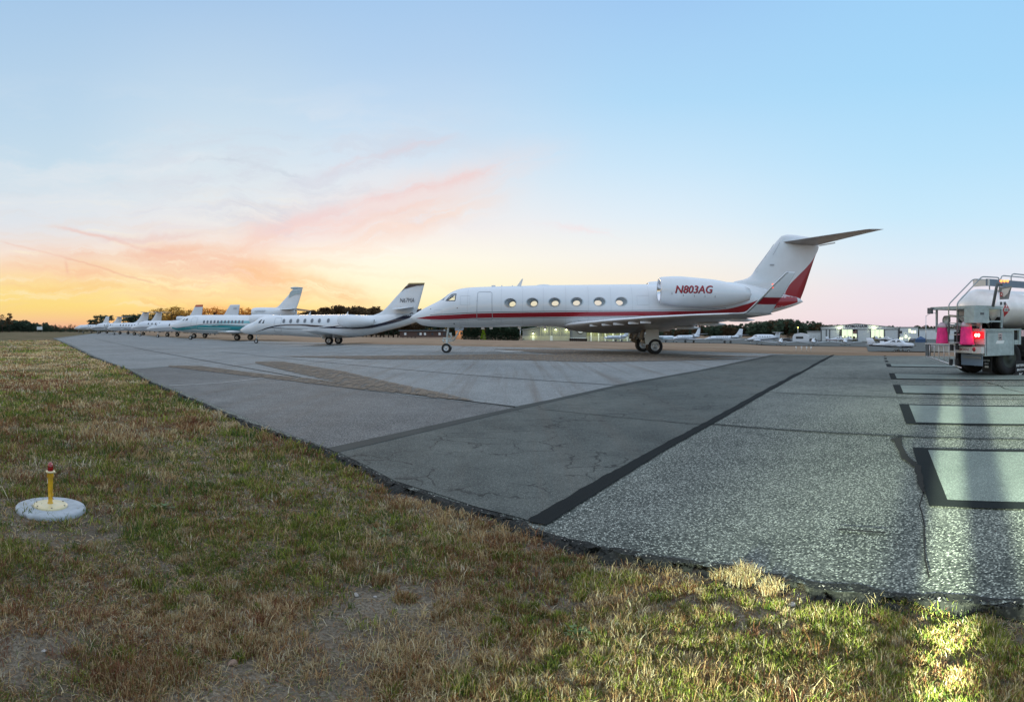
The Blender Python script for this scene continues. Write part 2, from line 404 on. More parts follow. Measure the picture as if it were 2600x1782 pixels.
asphalt('crumbled', (.006, .007, .006), (.05, .05, .042), 50, 1.0, .4)
asphalt('crack_fill', (.006, .006, .006), (.03, .028, .024), 90, .6, .3, rough=1)
asphalt('far_tarmac', (.10, .105, .10), (.17, .175, .165), 20, .5, .3, spec=.05)
def dirt_sheet():
    m = bpy.data.materials.new('dust'); m.use_nodes = True; nt = m.node_tree; N = NT(nt); b = nt.nodes['Principled BSDF']
    b.inputs['Roughness'].default_value = .95
    P = N.n('ShaderNodeTexCoord').outputs['Object']
    N.put(b.inputs['Base Color'], N.mix(N.noise(P, 6, 4), (.10, .075, .05), (.23, .18, .13)))
    mp = N.n('ShaderNodeMapping'); N.l.new(P, mp.inputs[0]); mp.inputs['Rotation'].default_value = (0, 0, R_(-43.9)); mp.inputs['Scale'].default_value = (3.5, .5, 1)
    N.put(b.inputs['Alpha'], N.ss(N.noise(mp.outputs[0], 2.0, 5, .7), .30, .60)); M['dust'] = m
dirt_sheet()

def grow(pts, step, amp, seed, z=0.0):
    """subdivide a world polyline and rough it up"""
    rr = random.Random(seed); out = []
    for (x0, y0), (x1, y1) in zip(pts[:-1], pts[1:]):
        L = math.hypot(x1 - x0, y1 - y0); n = max(1, int(L / step)); nx, ny = -(y1 - y0) / L, (x1 - x0) / L
        for i in range(n):
            t = i / n; d = rr.uniform(-amp, amp)
            out.append((x0 + (x1 - x0) * t + nx * d, y0 + (y1 - y0) * t + ny * d))
    out.append(pts[-1]); return out
def sheet(name, poly, z, m, kind='structure', thick=0.0):
    bm = bmesh.new(); vs = [bm.verts.new((x, y, z)) for x, y in poly]; f = bm.faces.new(vs); f.normal_update()
    if f.normal.z < 0: f.normal_flip()
    if thick:
        r = bmesh.ops.extrude_edge_only(bm, edges=bm.edges[:]); 
        for v in [g for g in r['geom'] if isinstance(g, bmesh.types.BMVert)]: v.co.z -= thick
        for q in [g for g in r['geom'] if isinstance(g, bmesh.types.BMFace)]: q.material_index = 1
    bmesh.ops.triangulate(bm, faces=[f for f in bm.faces if len(f.verts) > 4])
    me = bpy.data.meshes.new(name); bm.to_mesh(me); bm.free(); me.materials.append(M[m])
    if thick: me.materials.append(M['crumbled'])
    o = bpy.data.objects.new(name, me); COL.objects.link(o); o['kind'] = kind; return o
Z6 = lambda p: (p[0] * .5788, 860 + p[1] * .5788)
Z7 = lambda p: (1300 + p[0] * .5788, 860 + p[1] * .5788)
def gpl(pts, conv=lambda p: p): return [gp(*conv(p)) for p in pts]

edge6 = [(230, -2.5), (243, 3), (265, 12), (310, 32), (420, 85), (560, 135), (660, 190), (880, 280), (1100, 375), (1430, 487), (1600, 565), (1730, 635), (1900, 690), (2100, 752), (2246, 790)]
edge7 = [(70, 830), (250, 885), (450, 930), (700, 980), (960, 1008), (1200, 1055), (1350, 1092), (1500, 1108), (1650, 1125), (1850, 1145), (2000, 1155), (2246, 1168)]
near = gpl(edge6, Z6) + gpl(edge7, Z7)
far_left = [(-150, 168), (-160, 205), (-110, 165), (-80, 118), (-60, 96)]
far = gpl([(600, 864.4), (800, 869), (1000, 874.5), (1200, 879), (1450, 884.5), (1600, 887), (1800, 892.5), (2000, 899), (2110, 902), (2300, 903.5), (2560, 905), (2900, 897)])
vp = (.6938, -.7202)   # direction of the edge, to the right
ext = (near[-1][0] + vp[0] * 60, near[-1][1] + vp[1] * 60)
nearr = grow(near[3:] , .07, .035, 3)
poly = near[:3] + nearr + [ext] + [(far[-1][0] + vp[0] * 30, far[-1][1] + vp[1] * 30)] + grow(far[::-1], .8, .12, 5) + [(-60, 96), (-80, 118), (-110, 160), (-165, 215)]
sheet('apron', poly, 0.0, 'apron', thick=.07)
# lighter, smoother wearing course farther out
J3 = gpl([(300, 868), (371, 889), (521, 916), (695, 947), (926, 987), (1100, 1008), (1300, 1032)])
lightp = gpl([(142, 860.5), (180, 874), (243, 905), (324, 936), (345, 937), (430, 930), (520, 931), (695, 955), (926, 990), (1300, 1034), (1589, 975), (1780, 940), (1960, 902)]) + \
    [(x * .995, y * .995) for x, y in far[::-1][4:]] + [(-60, 95), (-80, 117), (-112, 158), (-150, 195)]
sheet('apron_surface', lightp, .004, 'apron_far')
sheet('apron_old_surface', gpl([(345, 938), (430, 931), (520, 932), (695, 956), (926, 991), (1300, 1035), (1300, 1042), (845, 1141), (795, 1125), (660, 1075), (520, 1018), (395, 968)]), .004, 'apron_mid')
sheet('crossing_band', gpl([(845, 1143), (1300, 1042), (1589, 978), (1780, 943), (1972, 901.5), (2115, 903), (1950, 995), (1806, 1072), (1680, 1137), (1540, 1214), (1345, 1325), (1320, 1316), (1215, 1290), (1100, 1252), (1001, 1222), (926, 1182)]), .008, 'band')
def seal(pl, z=.012, m='seal', name='seal_strip', conv=lambda p: p):
    a, b = pl; return sheet(name, gpl(a, conv) + gpl(b, conv)[::-1], z, m)
def densify(pts, n=6, amp=0.0, sd=1):
    rr = random.Random(sd); o = []
    for (a, b), (c, d) in zip(pts[:-1], pts[1:]):
        for i in range(n): o.append((a + (c - a) * i / n + rr.uniform(-amp, amp), b + (d - b) * i / n + rr.uniform(-amp, amp) * .5))
    return o + [pts[-1]]
seal((densify([(1335, 1325), (1531, 1212), (1670, 1136), (1800, 1068), (1945, 989), (2110, 902)], 14, 2.2, 2), densify([(1388, 1336), (1554, 1230), (1682, 1149), (1806, 1079), (1952, 994.5), (2120, 901)], 8, .8, 3)))
seal((densify([(830, 1140), (1300, 1037), (1589, 973.5), (1780, 939.5), (1960, 901)], 8, .4, 4), densify([(855, 1151), (1300, 1045), (1589, 979), (1780, 943), (1978, 901)], 8, .4, 5)), m='band_edge')
def line(pts, w, z=.014, m='seal', name='joint_line', conv=lambda p: p, amp=.008, seed=1):
    P = grow(gpl(pts, conv), .25, amp, seed); L, Rr = [], []
    for i, p in enumerate(P):
        a = P[max(0, i - 1)]; b = P[min(len(P) - 1, i + 1)]; d = math.hypot(b[0] - a[0], b[1] - a[1]); nx, ny = -(b[1] - a[1]) / d, (b[0] - a[0]) / d
        L.append((p[0] + nx * w / 2, p[1] + ny * w / 2)); Rr.append((p[0] - nx * w / 2, p[1] - ny * w / 2))
    mb = MB(); n = len(P); mb.add([(x, y, z) for x, y in L] + [(x, y, z) for x, y in Rr], [(i + n, i + 1 + n, i + 1, i) for i in range(n - 1)])
    return tag(mb.build(name, M[m]), kind='structure')
line([(1798, 1077), (2226, 1106), (2700, 1118)], .055)
line([(1937, 996), (2600, 1015.5), (2900, 1017)], .05, seed=2)
line([(240, 860), (371, 889), (521, 916), (695, 947), (926, 987), (1100, 1008), (1310, 1034)], .07, seed=3)
line([(560, 893), (770, 915), (1300, 961), (1590, 980)], .06, seed=4)
line([(1370, 1040), (1792, 1080)], .02, z=.0165, seed=5, amp=.02)
line([(2030, 958), (2700, 964)], .05, seed=7)
line([(1480, 887), (1700, 899), (1990, 908)], .05, seed=8)
line([(430, 980), (560, 973), (700, 957)], .05, m='paint_pale', seed=6)
# dust strips blown over the apron
sheet('dust_strip', gpl([(740, 118), (880, 120), (1150, 155), (1400, 180), (1650, 215), (1880, 246), (1880, 254), (1600, 226), (1300, 190), (1000, 155), (740, 124)], Z6), .020, 'dust')
sheet('dust_strip', gpl([(1120, 102), (1240, 101), (1500, 143), (1700, 190), (1960, 245), (2090, 277), (1900, 262), (1700, 224), (1480, 192), (1300, 152), (1120, 109)], Z6), .024, 'dust')
sheet('dust_strip', gpl([(700, 905), (1300, 899), (1650, 903), (1900, 912), (1500, 920), (1300, 914), (900, 912)]), .026, 'dust')
sheet('dust_strip', gpl([(1250, 886), (1450, 887), (1700, 899), (1960, 906), (1600, 908), (1400, 899)]), .028, 'dust')
def rect(out, inn, conv=Z7):
    sheet('marking_border', gpl(out, conv), .012, 'seal'); sheet('worn_marking', gpl(inn, conv), .016, 'paint_worn')
rect([(1757, 480), (2400, 490), (2400, 754), (1830, 738)], [(1825, 493), (2400, 502), (2400, 724), (1910, 713)])
rect([(1698, 288), (2400, 297), (2400, 384), (1728, 375)], [(1742, 294), (2400, 302), (2400, 377.5), (1772, 370)])
rect([(1670, 203), (2400, 208.5), (2400, 249.5), (1685, 242)], [(1703, 205.5), (2400, 211), (2400, 246), (1717, 239.5)])
rect([(1653, 152), (2400, 159), (2400, 184), (1663, 178)], [(1678, 154.5), (2400, 161.5), (2400, 181.5), (1688, 176)])
rect([(1640, 111), (2400, 118), (2400, 130), (1645, 123.5)], [(1660, 112), (2400, 119.5), (2400, 128), (1665, 121.5)])
for q in ([(1635, 96), (1648, 96.5), (1652, 103), (1638, 102.5)], [(1631, 84), (1642, 84.5), (1645, 90), (1634, 89.5)], [(1630, 75), (1640, 75.5), (1642, 79), (1632, 78.5)]):
    sheet('marking_block', gpl(q, Z7), .012, 'seal')
sheet('worn_marking', gpl([(1255, 893), (1290, 892), (1330, 892.5), (1320, 894.5), (1280, 895)]), .03, 'paint_pale')
seal((densify([(1662, 440), (1690, 480), (1712, 530), (1765, 568), (1778, 620), (1782, 650), (1806, 688)], 7, 4, 8), densify([(1712, 437), (1708, 465), (1738, 520), (1792, 566), (1803, 610), (1806, 650), (1812, 690)], 7, 4, 9)), .0185, 'crack_fill', 'crack', Z7)
line([(1806, 680), (1790, 740), (1808, 780), (1800, 830), (1820, 900), (1812, 980), (1830, 1060)], .012, .0185, 'crack_fill', 'crack', Z7, .02, 9)
line([(1430, 845), (1530, 852), (1640, 861)], .03, .0185, 'crack_fill', 'crack', Z7, .006, 10)
line([(2060, 188), (2130, 205), (2160, 222), (2300, 250)], .04, .0185, 'crack_fill', 'crack', Z7, .02, 12)
sheet('taxiway_beyond', [at(p, r)[:2] for p, r in ((1300, 232), (1480, 214), (1700, 197), (1900, 186), (2040, 181), (2200, 172), (2212, 104), (2240, 78), (2330, 66), (2440, 60), (2560, 57), (2760, 58), (2760, 330), (2300, 330), (1900, 330), (1480, 240), (1300, 240))], 0, 'far_tarmac')
_o = bpy.data.objects['taxiway_beyond']
def drape(o, dz, cuts=5):
    bm = bmesh.new(); bm.from_mesh(o.data)
    for _ in range(cuts): bmesh.ops.subdivide_edges(bm, edges=[e for e in bm.edges if e.calc_length() > 9], cuts=1); bmesh.ops.triangulate(bm, faces=[f for f in bm.faces if len(f.verts) > 4])
    for v in bm.verts: v.co.z = float(gz(v.co.x, v.co.y)) + dz
    bm.to_mesh(o.data); bm.free()
drape(_o, .05)

# ------------------------------------------------------------------ soil
def vnoise(x, y, seed=0):
    xi, yi = np.floor(x).astype(np.int64), np.floor(y).astype(np.int64); fx, fy = x - xi, y - yi
    fx = fx * fx * (3 - 2 * fx); fy = fy * fy * (3 - 2 * fy)
    def h(a, b):
        n = (a * 374761393 + b * 668265263 + seed * 974634777) & 0xFFFFFFFF
        n = ((n ^ (n >> 13)) * 1274126177) & 0xFFFFFFFF; return ((n ^ (n >> 16)) & 0xFFFFFF) / 0xFFFFFF
    return (h(xi, yi) * (1 - fx) + h(xi + 1, yi) * fx) * (1 - fy) + (h(xi, yi + 1) * (1 - fx) + h(xi + 1, yi + 1) * fx) * fy
def fbm(x, y, seed=0, o=4):
    s, a, t = 0, 1, 0
    for i in range(o): s = s + a * vnoise(x * 2 ** i, y * 2 ** i, seed + i); t += a; a *= .55
    return s / t
def soil_mat():
    m = bpy.data.materials.new('soil'); m.use_nodes = True; N = NT(m.node_tree); b = m.node_tree.nodes['Principled BSDF']
    P = N.n('ShaderNodeTexCoord').outputs['Object']
    g = N.noise(P, 45, 5, .75); g2 = N.noise(P, 1.1, 5, .65); g3 = N.noise(P, .11, 4, .6); st = N.noise(P, 8, 6, .8)
    dist = N.n('ShaderNodeVectorMath', operation='LENGTH'); N.l.new(P, dist.inputs[0])
    near = N.mix(N.m('MULTIPLY', N.ss(g, .3, .72), N.m('MULTIPLY_ADD', N.ss(g2, .40, .6), .6, .4)), (.075, .058, .040), (.33, .28, .21))
    grass = N.mix(N.ss(g2, .35, .65), (.16, .105, .045), (.10, .105, .035))
    grass = N.mix(N.ss(g3, .42, .62), grass, (.24, .17, .09))
    grass = N.mix(N.ss(st, .35, .7), N.mix(.55, grass, (.03, .03, .015)), grass)
    far = N.mix(N.ss(N.noise(P, .05, 5, .65), .35, .6), (.26, .165, .10), (.30, .21, .14))
    mp = N.n('ShaderNodeMapping'); N.l.new(P, mp.inputs[0]); mp.inputs['Rotation'].default_value = (0, 0, R_(-43.9)); mp.inputs['Scale'].default_value = (.35, .02, 1)
    far = N.mix(N.m('MULTIPLY', N.ss(N.noise(mp.outputs[0], 1.0, 5, .7), .4, .7), .5), far, (.14, .11, .06))
    sp = N.n('ShaderNodeSeparateXYZ'); N.l.new(P, sp.inputs[0])
    nn = N.m('ADD', N.m('MULTIPLY', sp.outputs[0], UN[0]), N.m('MULTIPLY', sp.outputs[1], UN[1]))
    c = N.mix(N.ss(dist.outputs['Value'], 6.0, 13.0), near, grass)
    c = N.mix(N.ss(nn, 20.0, 30.0), c, far)
    N.put(b.inputs['Base Color'], c); b.inputs['Roughness'].default_value = .95; b.inputs['Specular IOR Level'].default_value = .2
    bp = N.n('ShaderNodeBump'); bp.inputs['Strength'].default_value = .8; bp.inputs['Distance'].default_value = .02
    N.put(bp.inputs['Height'], N.m('ADD', g, st)); N.l.new(bp.outputs[0], b.inputs['Normal']); M['soil'] = m
soil_mat()
def ground():
    nr, na = 150, 240
    rs = np.concatenate([[0.0], np.geomspace(.8, 3000, nr)]); an = np.linspace(0, 2 * np.pi, na, endpoint=False)
    R2, A2 = np.meshgrid(rs, an, indexing='ij'); X = R2 * np.sin(A2); Y = R2 * np.cos(A2)
    n = nco(X, Y)
    Zz = gz(X, Y) - .045
    loc = (n < 4.2) & (R2 < 60)
    Zz = Zz + np.where(loc, (fbm(X * 1.3, Y * 1.3, 4) - .5) * .07 * np.clip((4.2 - n) / .8, 0, 1), 0)
    v = np.stack([X, Y, Zz], -1).reshape(-1, 3)
    i = np.arange(len(rs) - 1)[:, None] * na; j = np.arange(na)[None]; k = (j + 1) % na
    f = np.stack([i + j, i + k, i + na + k, i + na + j], -1).reshape(-1, 4)
    me = bpy.data.meshes.new('ground'); me.from_pydata(v.tolist(), [], f[:, ::-1].tolist()); me.materials.append(M['soil'])
    me.polygons.foreach_set('use_smooth', [True] * len(f))
    o = bpy.data.objects.new('ground', me); COL.objects.link(o); o['kind'] = 'structure'
ground()
def gh(x, y):
    n = nco(x, y); return gz(x, y) - .045 + (fbm(x * 1.3, y * 1.3, 4) - .5) * .07 * np.clip((4.2 - n) / .8, 0, 1)

# ------------------------------------------------------------------ grass
def leaf_mat(name, tr=.35, rough=.6):
    m = bpy.data.materials.new(name); m.use_nodes = True; nt = m.node_tree; nt.nodes.clear(); N = NT(nt)
    at_ = N.n('ShaderNodeAttribute', attribute_name='Col')
    d = N.n('ShaderNodeBsdfDiffuse'); t = N.n('ShaderNodeBsdfTranslucent'); N.l.new(at_.outputs[0], d.inputs[0]); N.l.new(at_.outputs[0], t.inputs[0])
    mx = N.n('ShaderNodeMixShader'); mx.inputs[0].default_value = tr; N.l.new(d.outputs[0], mx.inputs[1]); N.l.new(t.outputs[0], mx.inputs[2])
    o = N.n('ShaderNodeOutputMaterial'); N.l.new(mx.outputs[0], o.inputs[0]); M[name] = m
leaf_mat('blade', .3)
NEAR = np.array(near)
def edge_n(x, y):
    """lateral coordinate of the broken pavement edge at the along-edge position of (x, y)"""
    u = -(x * -.6938 + y * .7202); un = -(NEAR[:, 0] * -.6938 + NEAR[:, 1] * .7202); o = np.argsort(un)
    return np.interp(u, un[o], nco(NEAR[:, 0], NEAR[:, 1])[o])
def blades(name, x, y, h, w, lean, cols, seed, label=None, kind='stuff'):
    r = np.random.default_rng(seed); n = len(x)
    z = gh(x, y); a = r.uniform(0, 2 * np.pi, n); f = r.uniform(0, 2 * np.pi, n)
    dx, dy = np.cos(a) * lean * h, np.sin(a) * lean * h; lean = np.minimum(lean, 1.1)
    wx, wy = np.cos(f) * w / 2, np.sin(f) * w / 2
    v = np.zeros((n, 5, 3)); hh = h * np.sqrt(np.clip(1 - lean ** 2 * .8, .08, 1))
    v[:, 0] = np.stack([x - wx, y - wy, z - .01], -1); v[:, 1] = np.stack([x + wx, y + wy, z - .01], -1)
    v[:, 2] = np.stack([x + dx * .38 - wx * .8, y + dy * .38 - wy * .8, z + hh * .62], -1); v[:, 3] = np.stack([x + dx * .38 + wx * .8, y + dy * .38 + wy * .8, z + hh * .62], -1)
    v[:, 4] = np.stack([x + dx, y + dy, z + hh * r.uniform(.75, 1.05, n)], -1)
    me = bpy.data.meshes.new(name); me.vertices.add(n * 5); me.vertices.foreach_set('co', v.astype(np.float32).ravel())
    b = (np.arange(n) * 5)[:, None]
    loops = np.concatenate([b + [0, 1, 3, 2], b + [2, 3, 4]], 1).ravel().astype(np.int32)
    st = ((np.arange(n) * 7)[:, None] + [0, 4]).ravel().astype(np.int32); 
    me.loops.add(len(loops)); me.loops.foreach_set('vertex_index', loops); me.polygons.add(2 * n); me.polygons.foreach_set('loop_start', st)
    try: me.polygons.foreach_set('loop_total', np.tile([4, 3], n).astype(np.int32))
    except Exception: pass
    me.update(calc_edges=True)
    ca = me.color_attributes.new('Col', 'FLOAT_COLOR', 'POINT'); cc = np.ones((n, 5, 4), np.float32); cc[:, :, :3] = cols[:, None, :]
    ca.data.foreach_set('color', cc.ravel()); me.materials.append(M['blade'])
    o = bpy.data.objects.new(name, me); COL.objects.link(o)
    if kind: o['kind'] = kind
    return o
PAL = np.array([(.36, .24, .12), (.24, .125, .055), (.46, .36, .20), (.15, .17, .035), (.24, .27, .05), (.07, .11, .03), (.17, .075, .045), (.50, .44, .31)])
# bare patches, photo positions
bare = [gp(*p) + (s * .82,) for p, s in (((1000, 1480), .55), ((930, 1560), .55), ((820, 1640), .45), ((560, 1740), .45), ((640, 1700), .3), ((110, 1600), .55), ((60, 1650), .4), ((800, 1750), .35), ((1160, 1630), .25), ((240, 1310), .6), ((60, 1290), .5), ((330, 1230), .5), ((130, 1350), .5), ((250, 1760), .25))]
def grass():
    """matted turf: most blades belong to small clumps that share height and colour, the rest lie flat between them"""
    r = rng; nc = 62000
    th = r.uniform(-.9, .9, nc); rad = np.exp(r.uniform(np.log(2.2), np.log(80), nc)); cx, cy = rad * np.sin(th), rad * np.cos(th)
    p1 = fbm(cx * .5, cy * .5, 21); p2 = fbm(cx * 2.2, cy * 2.2, 22); pr = fbm(cx * .8, cy * .8, 24)
    green = np.clip((p1 - .5) * 6 + (p2 - .5) * 2.5 + .28, 0, 1); red = np.clip((pr - .5) * 7 + .1, 0, 1) * np.clip(1.3 - rad / 30, .15, 1)
    W_ = np.stack([1.0 + 0 * p1, .3 + .9 * red, .55 + .4 * (1 - green), green * 2.0, green * .9, green * 2.2, .15 + red * 2.2, .15 + .25 * (1 - green)], -1); W_ /= W_.sum(1, keepdims=True)
    main = (r.random(nc)[:, None] > W_.cumsum(1)).sum(1).clip(0, 7)
    size = r.gamma(2.0, .5, nc) * (.35 + 1.3 * np.clip(fbm(cx * 1.7, cy * 1.7, 12), 0, 1)); keep_c = np.ones(nc)
    for bx_, by_, s in bare: keep_c *= np.clip(np.hypot(cx - bx_, cy - by_) / s - .05 + (fbm(cx * 4, cy * 4, 77) - .5) * 1.6, .20, 1)
    keep_c *= np.where((cx > 0) & (rad < 6), np.clip(.25 + 2.2 * (fbm(cx * 5, cy * 5, 55) - .34) * 2, .12, 1), 1)   # gaps between the tufts on the right
    ok = (r.random(nc) < keep_c); cx, cy, rad, main, size, W_ = (q[ok] for q in (cx, cy, rad, main, size, W_)); nc = len(cx)
    per = np.clip((size * 15).astype(int), 3, 46); own = np.repeat(np.arange(nc), per); n = len(own)
    k = np.clip(rad[own] / 5, .8, 7); q = np.abs(r.normal(0, 1, n)) * .022 * (.6 + size[own]) * k; a = r.uniform(0, 6.283, n)
    x = cx[own] + q * np.cos(a); y = cy[own] + q * np.sin(a); R1 = rad[own]
    h = r.uniform(.35, 1, n) * (.018 + .034 * size[own]) * np.clip(R1 / 6, .8, 1.5); lean = np.clip(r.normal(.75, .28, n), .1, 1.4)
    ci = np.where(r.random(n) < .62, main[own], (r.random(n)[:, None] > W_.cumsum(1)[own]).sum(1).clip(0, 7))
    m = 460000; th = r.uniform(-.9, .9, m); r2 = np.exp(r.uniform(np.log(2.2), np.log(80), m)); x2, y2 = r2 * np.sin(th), r2 * np.cos(th); kp = np.ones(m)
    for bx_, by_, s in bare: kp *= np.clip(np.hypot(x2 - bx_, y2 - by_) / s - .0 + (fbm(x2 * 4, y2 * 4, 77) - .5) * 1.6, .42, 1)
    kp *= np.where((x2 > 0) & (r2 < 6), .45, 1)
    ok = r.random(m) < kp; x2, y2, r2 = x2[ok], y2[ok], r2[ok]; m = len(x2)
    x = np.concatenate([x, x2]); y = np.concatenate([y, y2]); R1 = np.concatenate([R1, r2]); h = np.concatenate([h, r.uniform(.03, .07, m)]); lean = np.concatenate([lean, r.uniform(1.0, 1.6, m)])
    ci = np.concatenate([ci, r.choice(8, m, p=[.3, .14, .16, .08, .03, .1, .12, .07])])
    nn = nco(x, y); en = edge_n(x, y); jag = (fbm(x * 2.2, y * 2.2, 31) - .5) * .34 + (fbm(x * 9, y * 9, 32) - .5) * .16
    ok = nn < en - .035 + jag * 1.1; x, y, R1, h, lean, ci = (q[ok] for q in (x, y, R1, h, lean, ci)); n = len(x)
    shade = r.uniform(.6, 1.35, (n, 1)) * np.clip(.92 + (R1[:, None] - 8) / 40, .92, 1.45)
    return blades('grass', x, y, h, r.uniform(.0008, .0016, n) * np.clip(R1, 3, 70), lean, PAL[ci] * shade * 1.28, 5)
grass()
def tufts(name, spots, label=None):
    """dense clumps: (x, y, radius, height, count, palette weights)"""
    X, Y, Hh, Wd, Le, Cc = [], [], [], [], [], []
    for (x, y, rd, h, n, pal) in spots:
        a = rng.uniform(0, 2 * np.pi, n); q = rd * np.sqrt(rng.random(n)) * rng.uniform(.5, 1, n)
        X.append(x + q * np.cos(a)); Y.append(y + q * np.sin(a)); Hh.append(rng.uniform(.45, 1.0, n) * h * (1.1 - .5 * q / rd)); Wd.append(rng.uniform(.003, .006, n)); Le.append(rng.uniform(.1, .95, n))
        Cc.append(PAL[rng.choice(8, n, p=np.array(pal) / sum(pal))] * rng.uniform(.7, 1.3, (n, 1)))
    c = np.concatenate; return blades(name, c(X), c(Y), c(Hh), c(Wd), c(Le), c(Cc), 9)
YG = (.8, .1, 1.0, 1.2, 2.0, .3, .1, .5); BR = (1, 1, .8, .3, .1, .2, .8, .2); GN = (.3, .1, .3, 1.2, 1.0, 1.2, .2, .1); ST = (1, .3, 1.6, .1, .1, 0, .1, 1)
def tuft_spots():
    S = []
    for px, py, rd, h, n, pal in ((1890, 1475, .13, .15, 900, ST), (1960, 1500, .10, .12, 500, ST), (1830, 1470, .08, .1, 260, ST), (2080, 1560, .14, .085, 1200, YG), (2240, 1570, .06, .08, 350, YG), (2490, 1600, .14, .09, 1200, YG),
        (2530, 1650, .1, .09, 700, YG), (2240, 1680, .1, .07, 700, YG), (2180, 1640, .13, .07, 800, YG), (2100, 1720, .14, .08, 900, YG), (1950, 1650, .15, .07, 900, YG), (1780, 1620, .12, .06, 600, YG),
        (970, 1475, .09, .08, 500, BR), (880, 1430, .08, .07, 350, BR), (1030, 1520, .09, .07, 400, BR), (1010, 1290, .13, .09, 450, BR), (900, 1370, .12, .08, 400, GN), (800, 1360, .14, .08, 600, GN),
        (550, 1430, .2, .06, 700, GN), (650, 1340, .2, .05, 600, YG), (250, 1390, .13, .06, 350, ST), (860, 1420, .1, .1, 500, GN), (1200, 1400, .15, .08, 500, YG), (1130, 1400, .12, .07, 400, BR),
        (1500, 1480, .16, .07, 700, YG), (1380, 1420, .12, .08, 500, BR), (1600, 1470, .12, .07, 500, YG), (440, 1700, .2, .07, 900, BR), (300, 1720, .2, .06, 900, BR), (1180, 1740, .16, .06, 600, YG),
        (1560, 1720, .15, .06, 700, YG), (1700, 1730, .14, .06, 600, YG), (2330, 1740, .12, .07, 600, BR), (2440, 1730, .12, .07, 600, BR), (1320, 1620, .15, .05, 500, BR), (470, 1290, .1, .05, 300, GN), (400, 1300, .1, .06, 300, GN)):
        x, y = gp(px, py, -.04); S.append((x, y, rd, h, n, pal))
    for i in range(1000):
        px = rng.uniform(300, 2700) if i < 450 else rng.uniform(1250, 2700); py = rng.uniform(1330, 1800)
        x, y = gp(px, py, -.04)
        if nco(x, y) < edge_n(x, y) - .22 and all(math.hypot(x - b[0], y - b[1]) > b[2] * .8 for b in bare):
            pal = YG if px > 1450 and rng.random() < .55 else (BR, ST, GN, BR)[rng.integers(4)]
            S.append((x, y, rng.uniform(.035, .095), rng.uniform(.045, .085), int(rng.uniform(70, 260)), pal))
    return S
tufts('tall_grass', tuft_spots())

# broad leaved weeds and stones
def weed(px, py, s, label):
    x, y = gp(px, py, -.04); mb = MB(); rr = random.Random(int(px))
    for i in range(46):
        a = rr.uniform(0, 6.28); q = rr.uniform(.1, 1) * s; h = rr.uniform(.01, .045); L = rr.uniform(.010, .02)
        c = Vector((math.cos(a) * q, math.sin(a) * q, h + .004)); u = Vector((math.cos(a + rr.uniform(-.6, .6)), math.sin(a), rr.uniform(-.2, .5))).normalized() * L; w = Vector((-u.y, u.x, rr.uniform(-.004, .004))) * .7
        mb.add([c - u, c + w, c + u, c - w], [(0, 1, 2, 3)])
        mb.tube([(0, 0, 0), c - u], .0008, n=3)
    o = mb.build('weed', M['weed'], loc=(x, y, float(gh(np.array(x), np.array(y))))); tag(o, label, 'weed', 'leafy weeds in the grass'); return o
mat('weed', (.07, .12, .02), .5, var=.4, vs=60)
weed(1470, 1625, .07, 'dark green leafy weed low in the grass below the middle of the pavement edge')
weed(975, 1360, .11, 'dark green leafy weed patch beside the brown tufts near the pavement edge')
weed(415, 1295, .10, 'small green leafy weed in dry grass right of the edge light')
mat('stone', (.38, .35, .32), .85, var=.3, vs=30, bump=.4)
mat('stone_brown', (.26, .17, .12), .85, var=.3, vs=30, bump=.4)
def stone(px, py, s, m, label):
    bm = bmesh.new(); bmesh.ops.create_icosphere(bm, subdivisions=2, radius=1); rr = random.Random(int(px * 7 + py))
    k = [Vector((rr.uniform(-1, 1), rr.uniform(-1, 1), rr.uniform(-1, 1))).normalized() for _ in range(7)]
    for v in bm.verts:
        for q in k:
            d = v.co.dot(q)
            if d > .62: v.co -= q * (d - .62)
        v.co = Vector((v.co.x * s * 1.2, v.co.y * s * .9, v.co.z * s * .7))
    me = bpy.data.meshes.new('stone'); bm.to_mesh(me); bm.free(); me.materials.append(M[m])
    x, y = gp(px, py, -.04); o = bpy.data.objects.new('stone', me); COL.objects.link(o); o.location = (x, y, float(gh(np.array(x), np.array(y))) + s * .35); o.rotation_euler = (0, 0, rr.uniform(0, 6))
    tag(o, label, 'stone')
for q in ((905, 1512, .018, 'stone', 'pale stone on bare ground left of a dry tuft'), (952, 1514, .011, 'stone', 'small pale pebble just right of the larger pale stone'), (591, 1677, .026, 'stone_brown', 'reddish brown stone on bare soil low in the left foreground'),
          (1990, 1493, .02, 'stone', 'pale stone right of the tall straw tuft'), (2012, 1533, .022, 'stone', 'whitish stone in front of the pavement edge beside a yellow tuft'), (2365, 1548, .018, 'stone', 'white stone on the dark crumbled edge between two yellow tufts'),
          (2400, 1583, .013, 'stone', 'small tan pebble below the white stone by the edge'), (2168, 1532, .016, 'stone_brown', 'flat tan stone at the pavement edge'), (112, 1656, .012, 'stone', 'tiny white pebble on the bare patch at left'),
          (1390, 1371, .014, 'stone', 'pale pebble where the crossing seal meets the grass')):
    stone(*q)
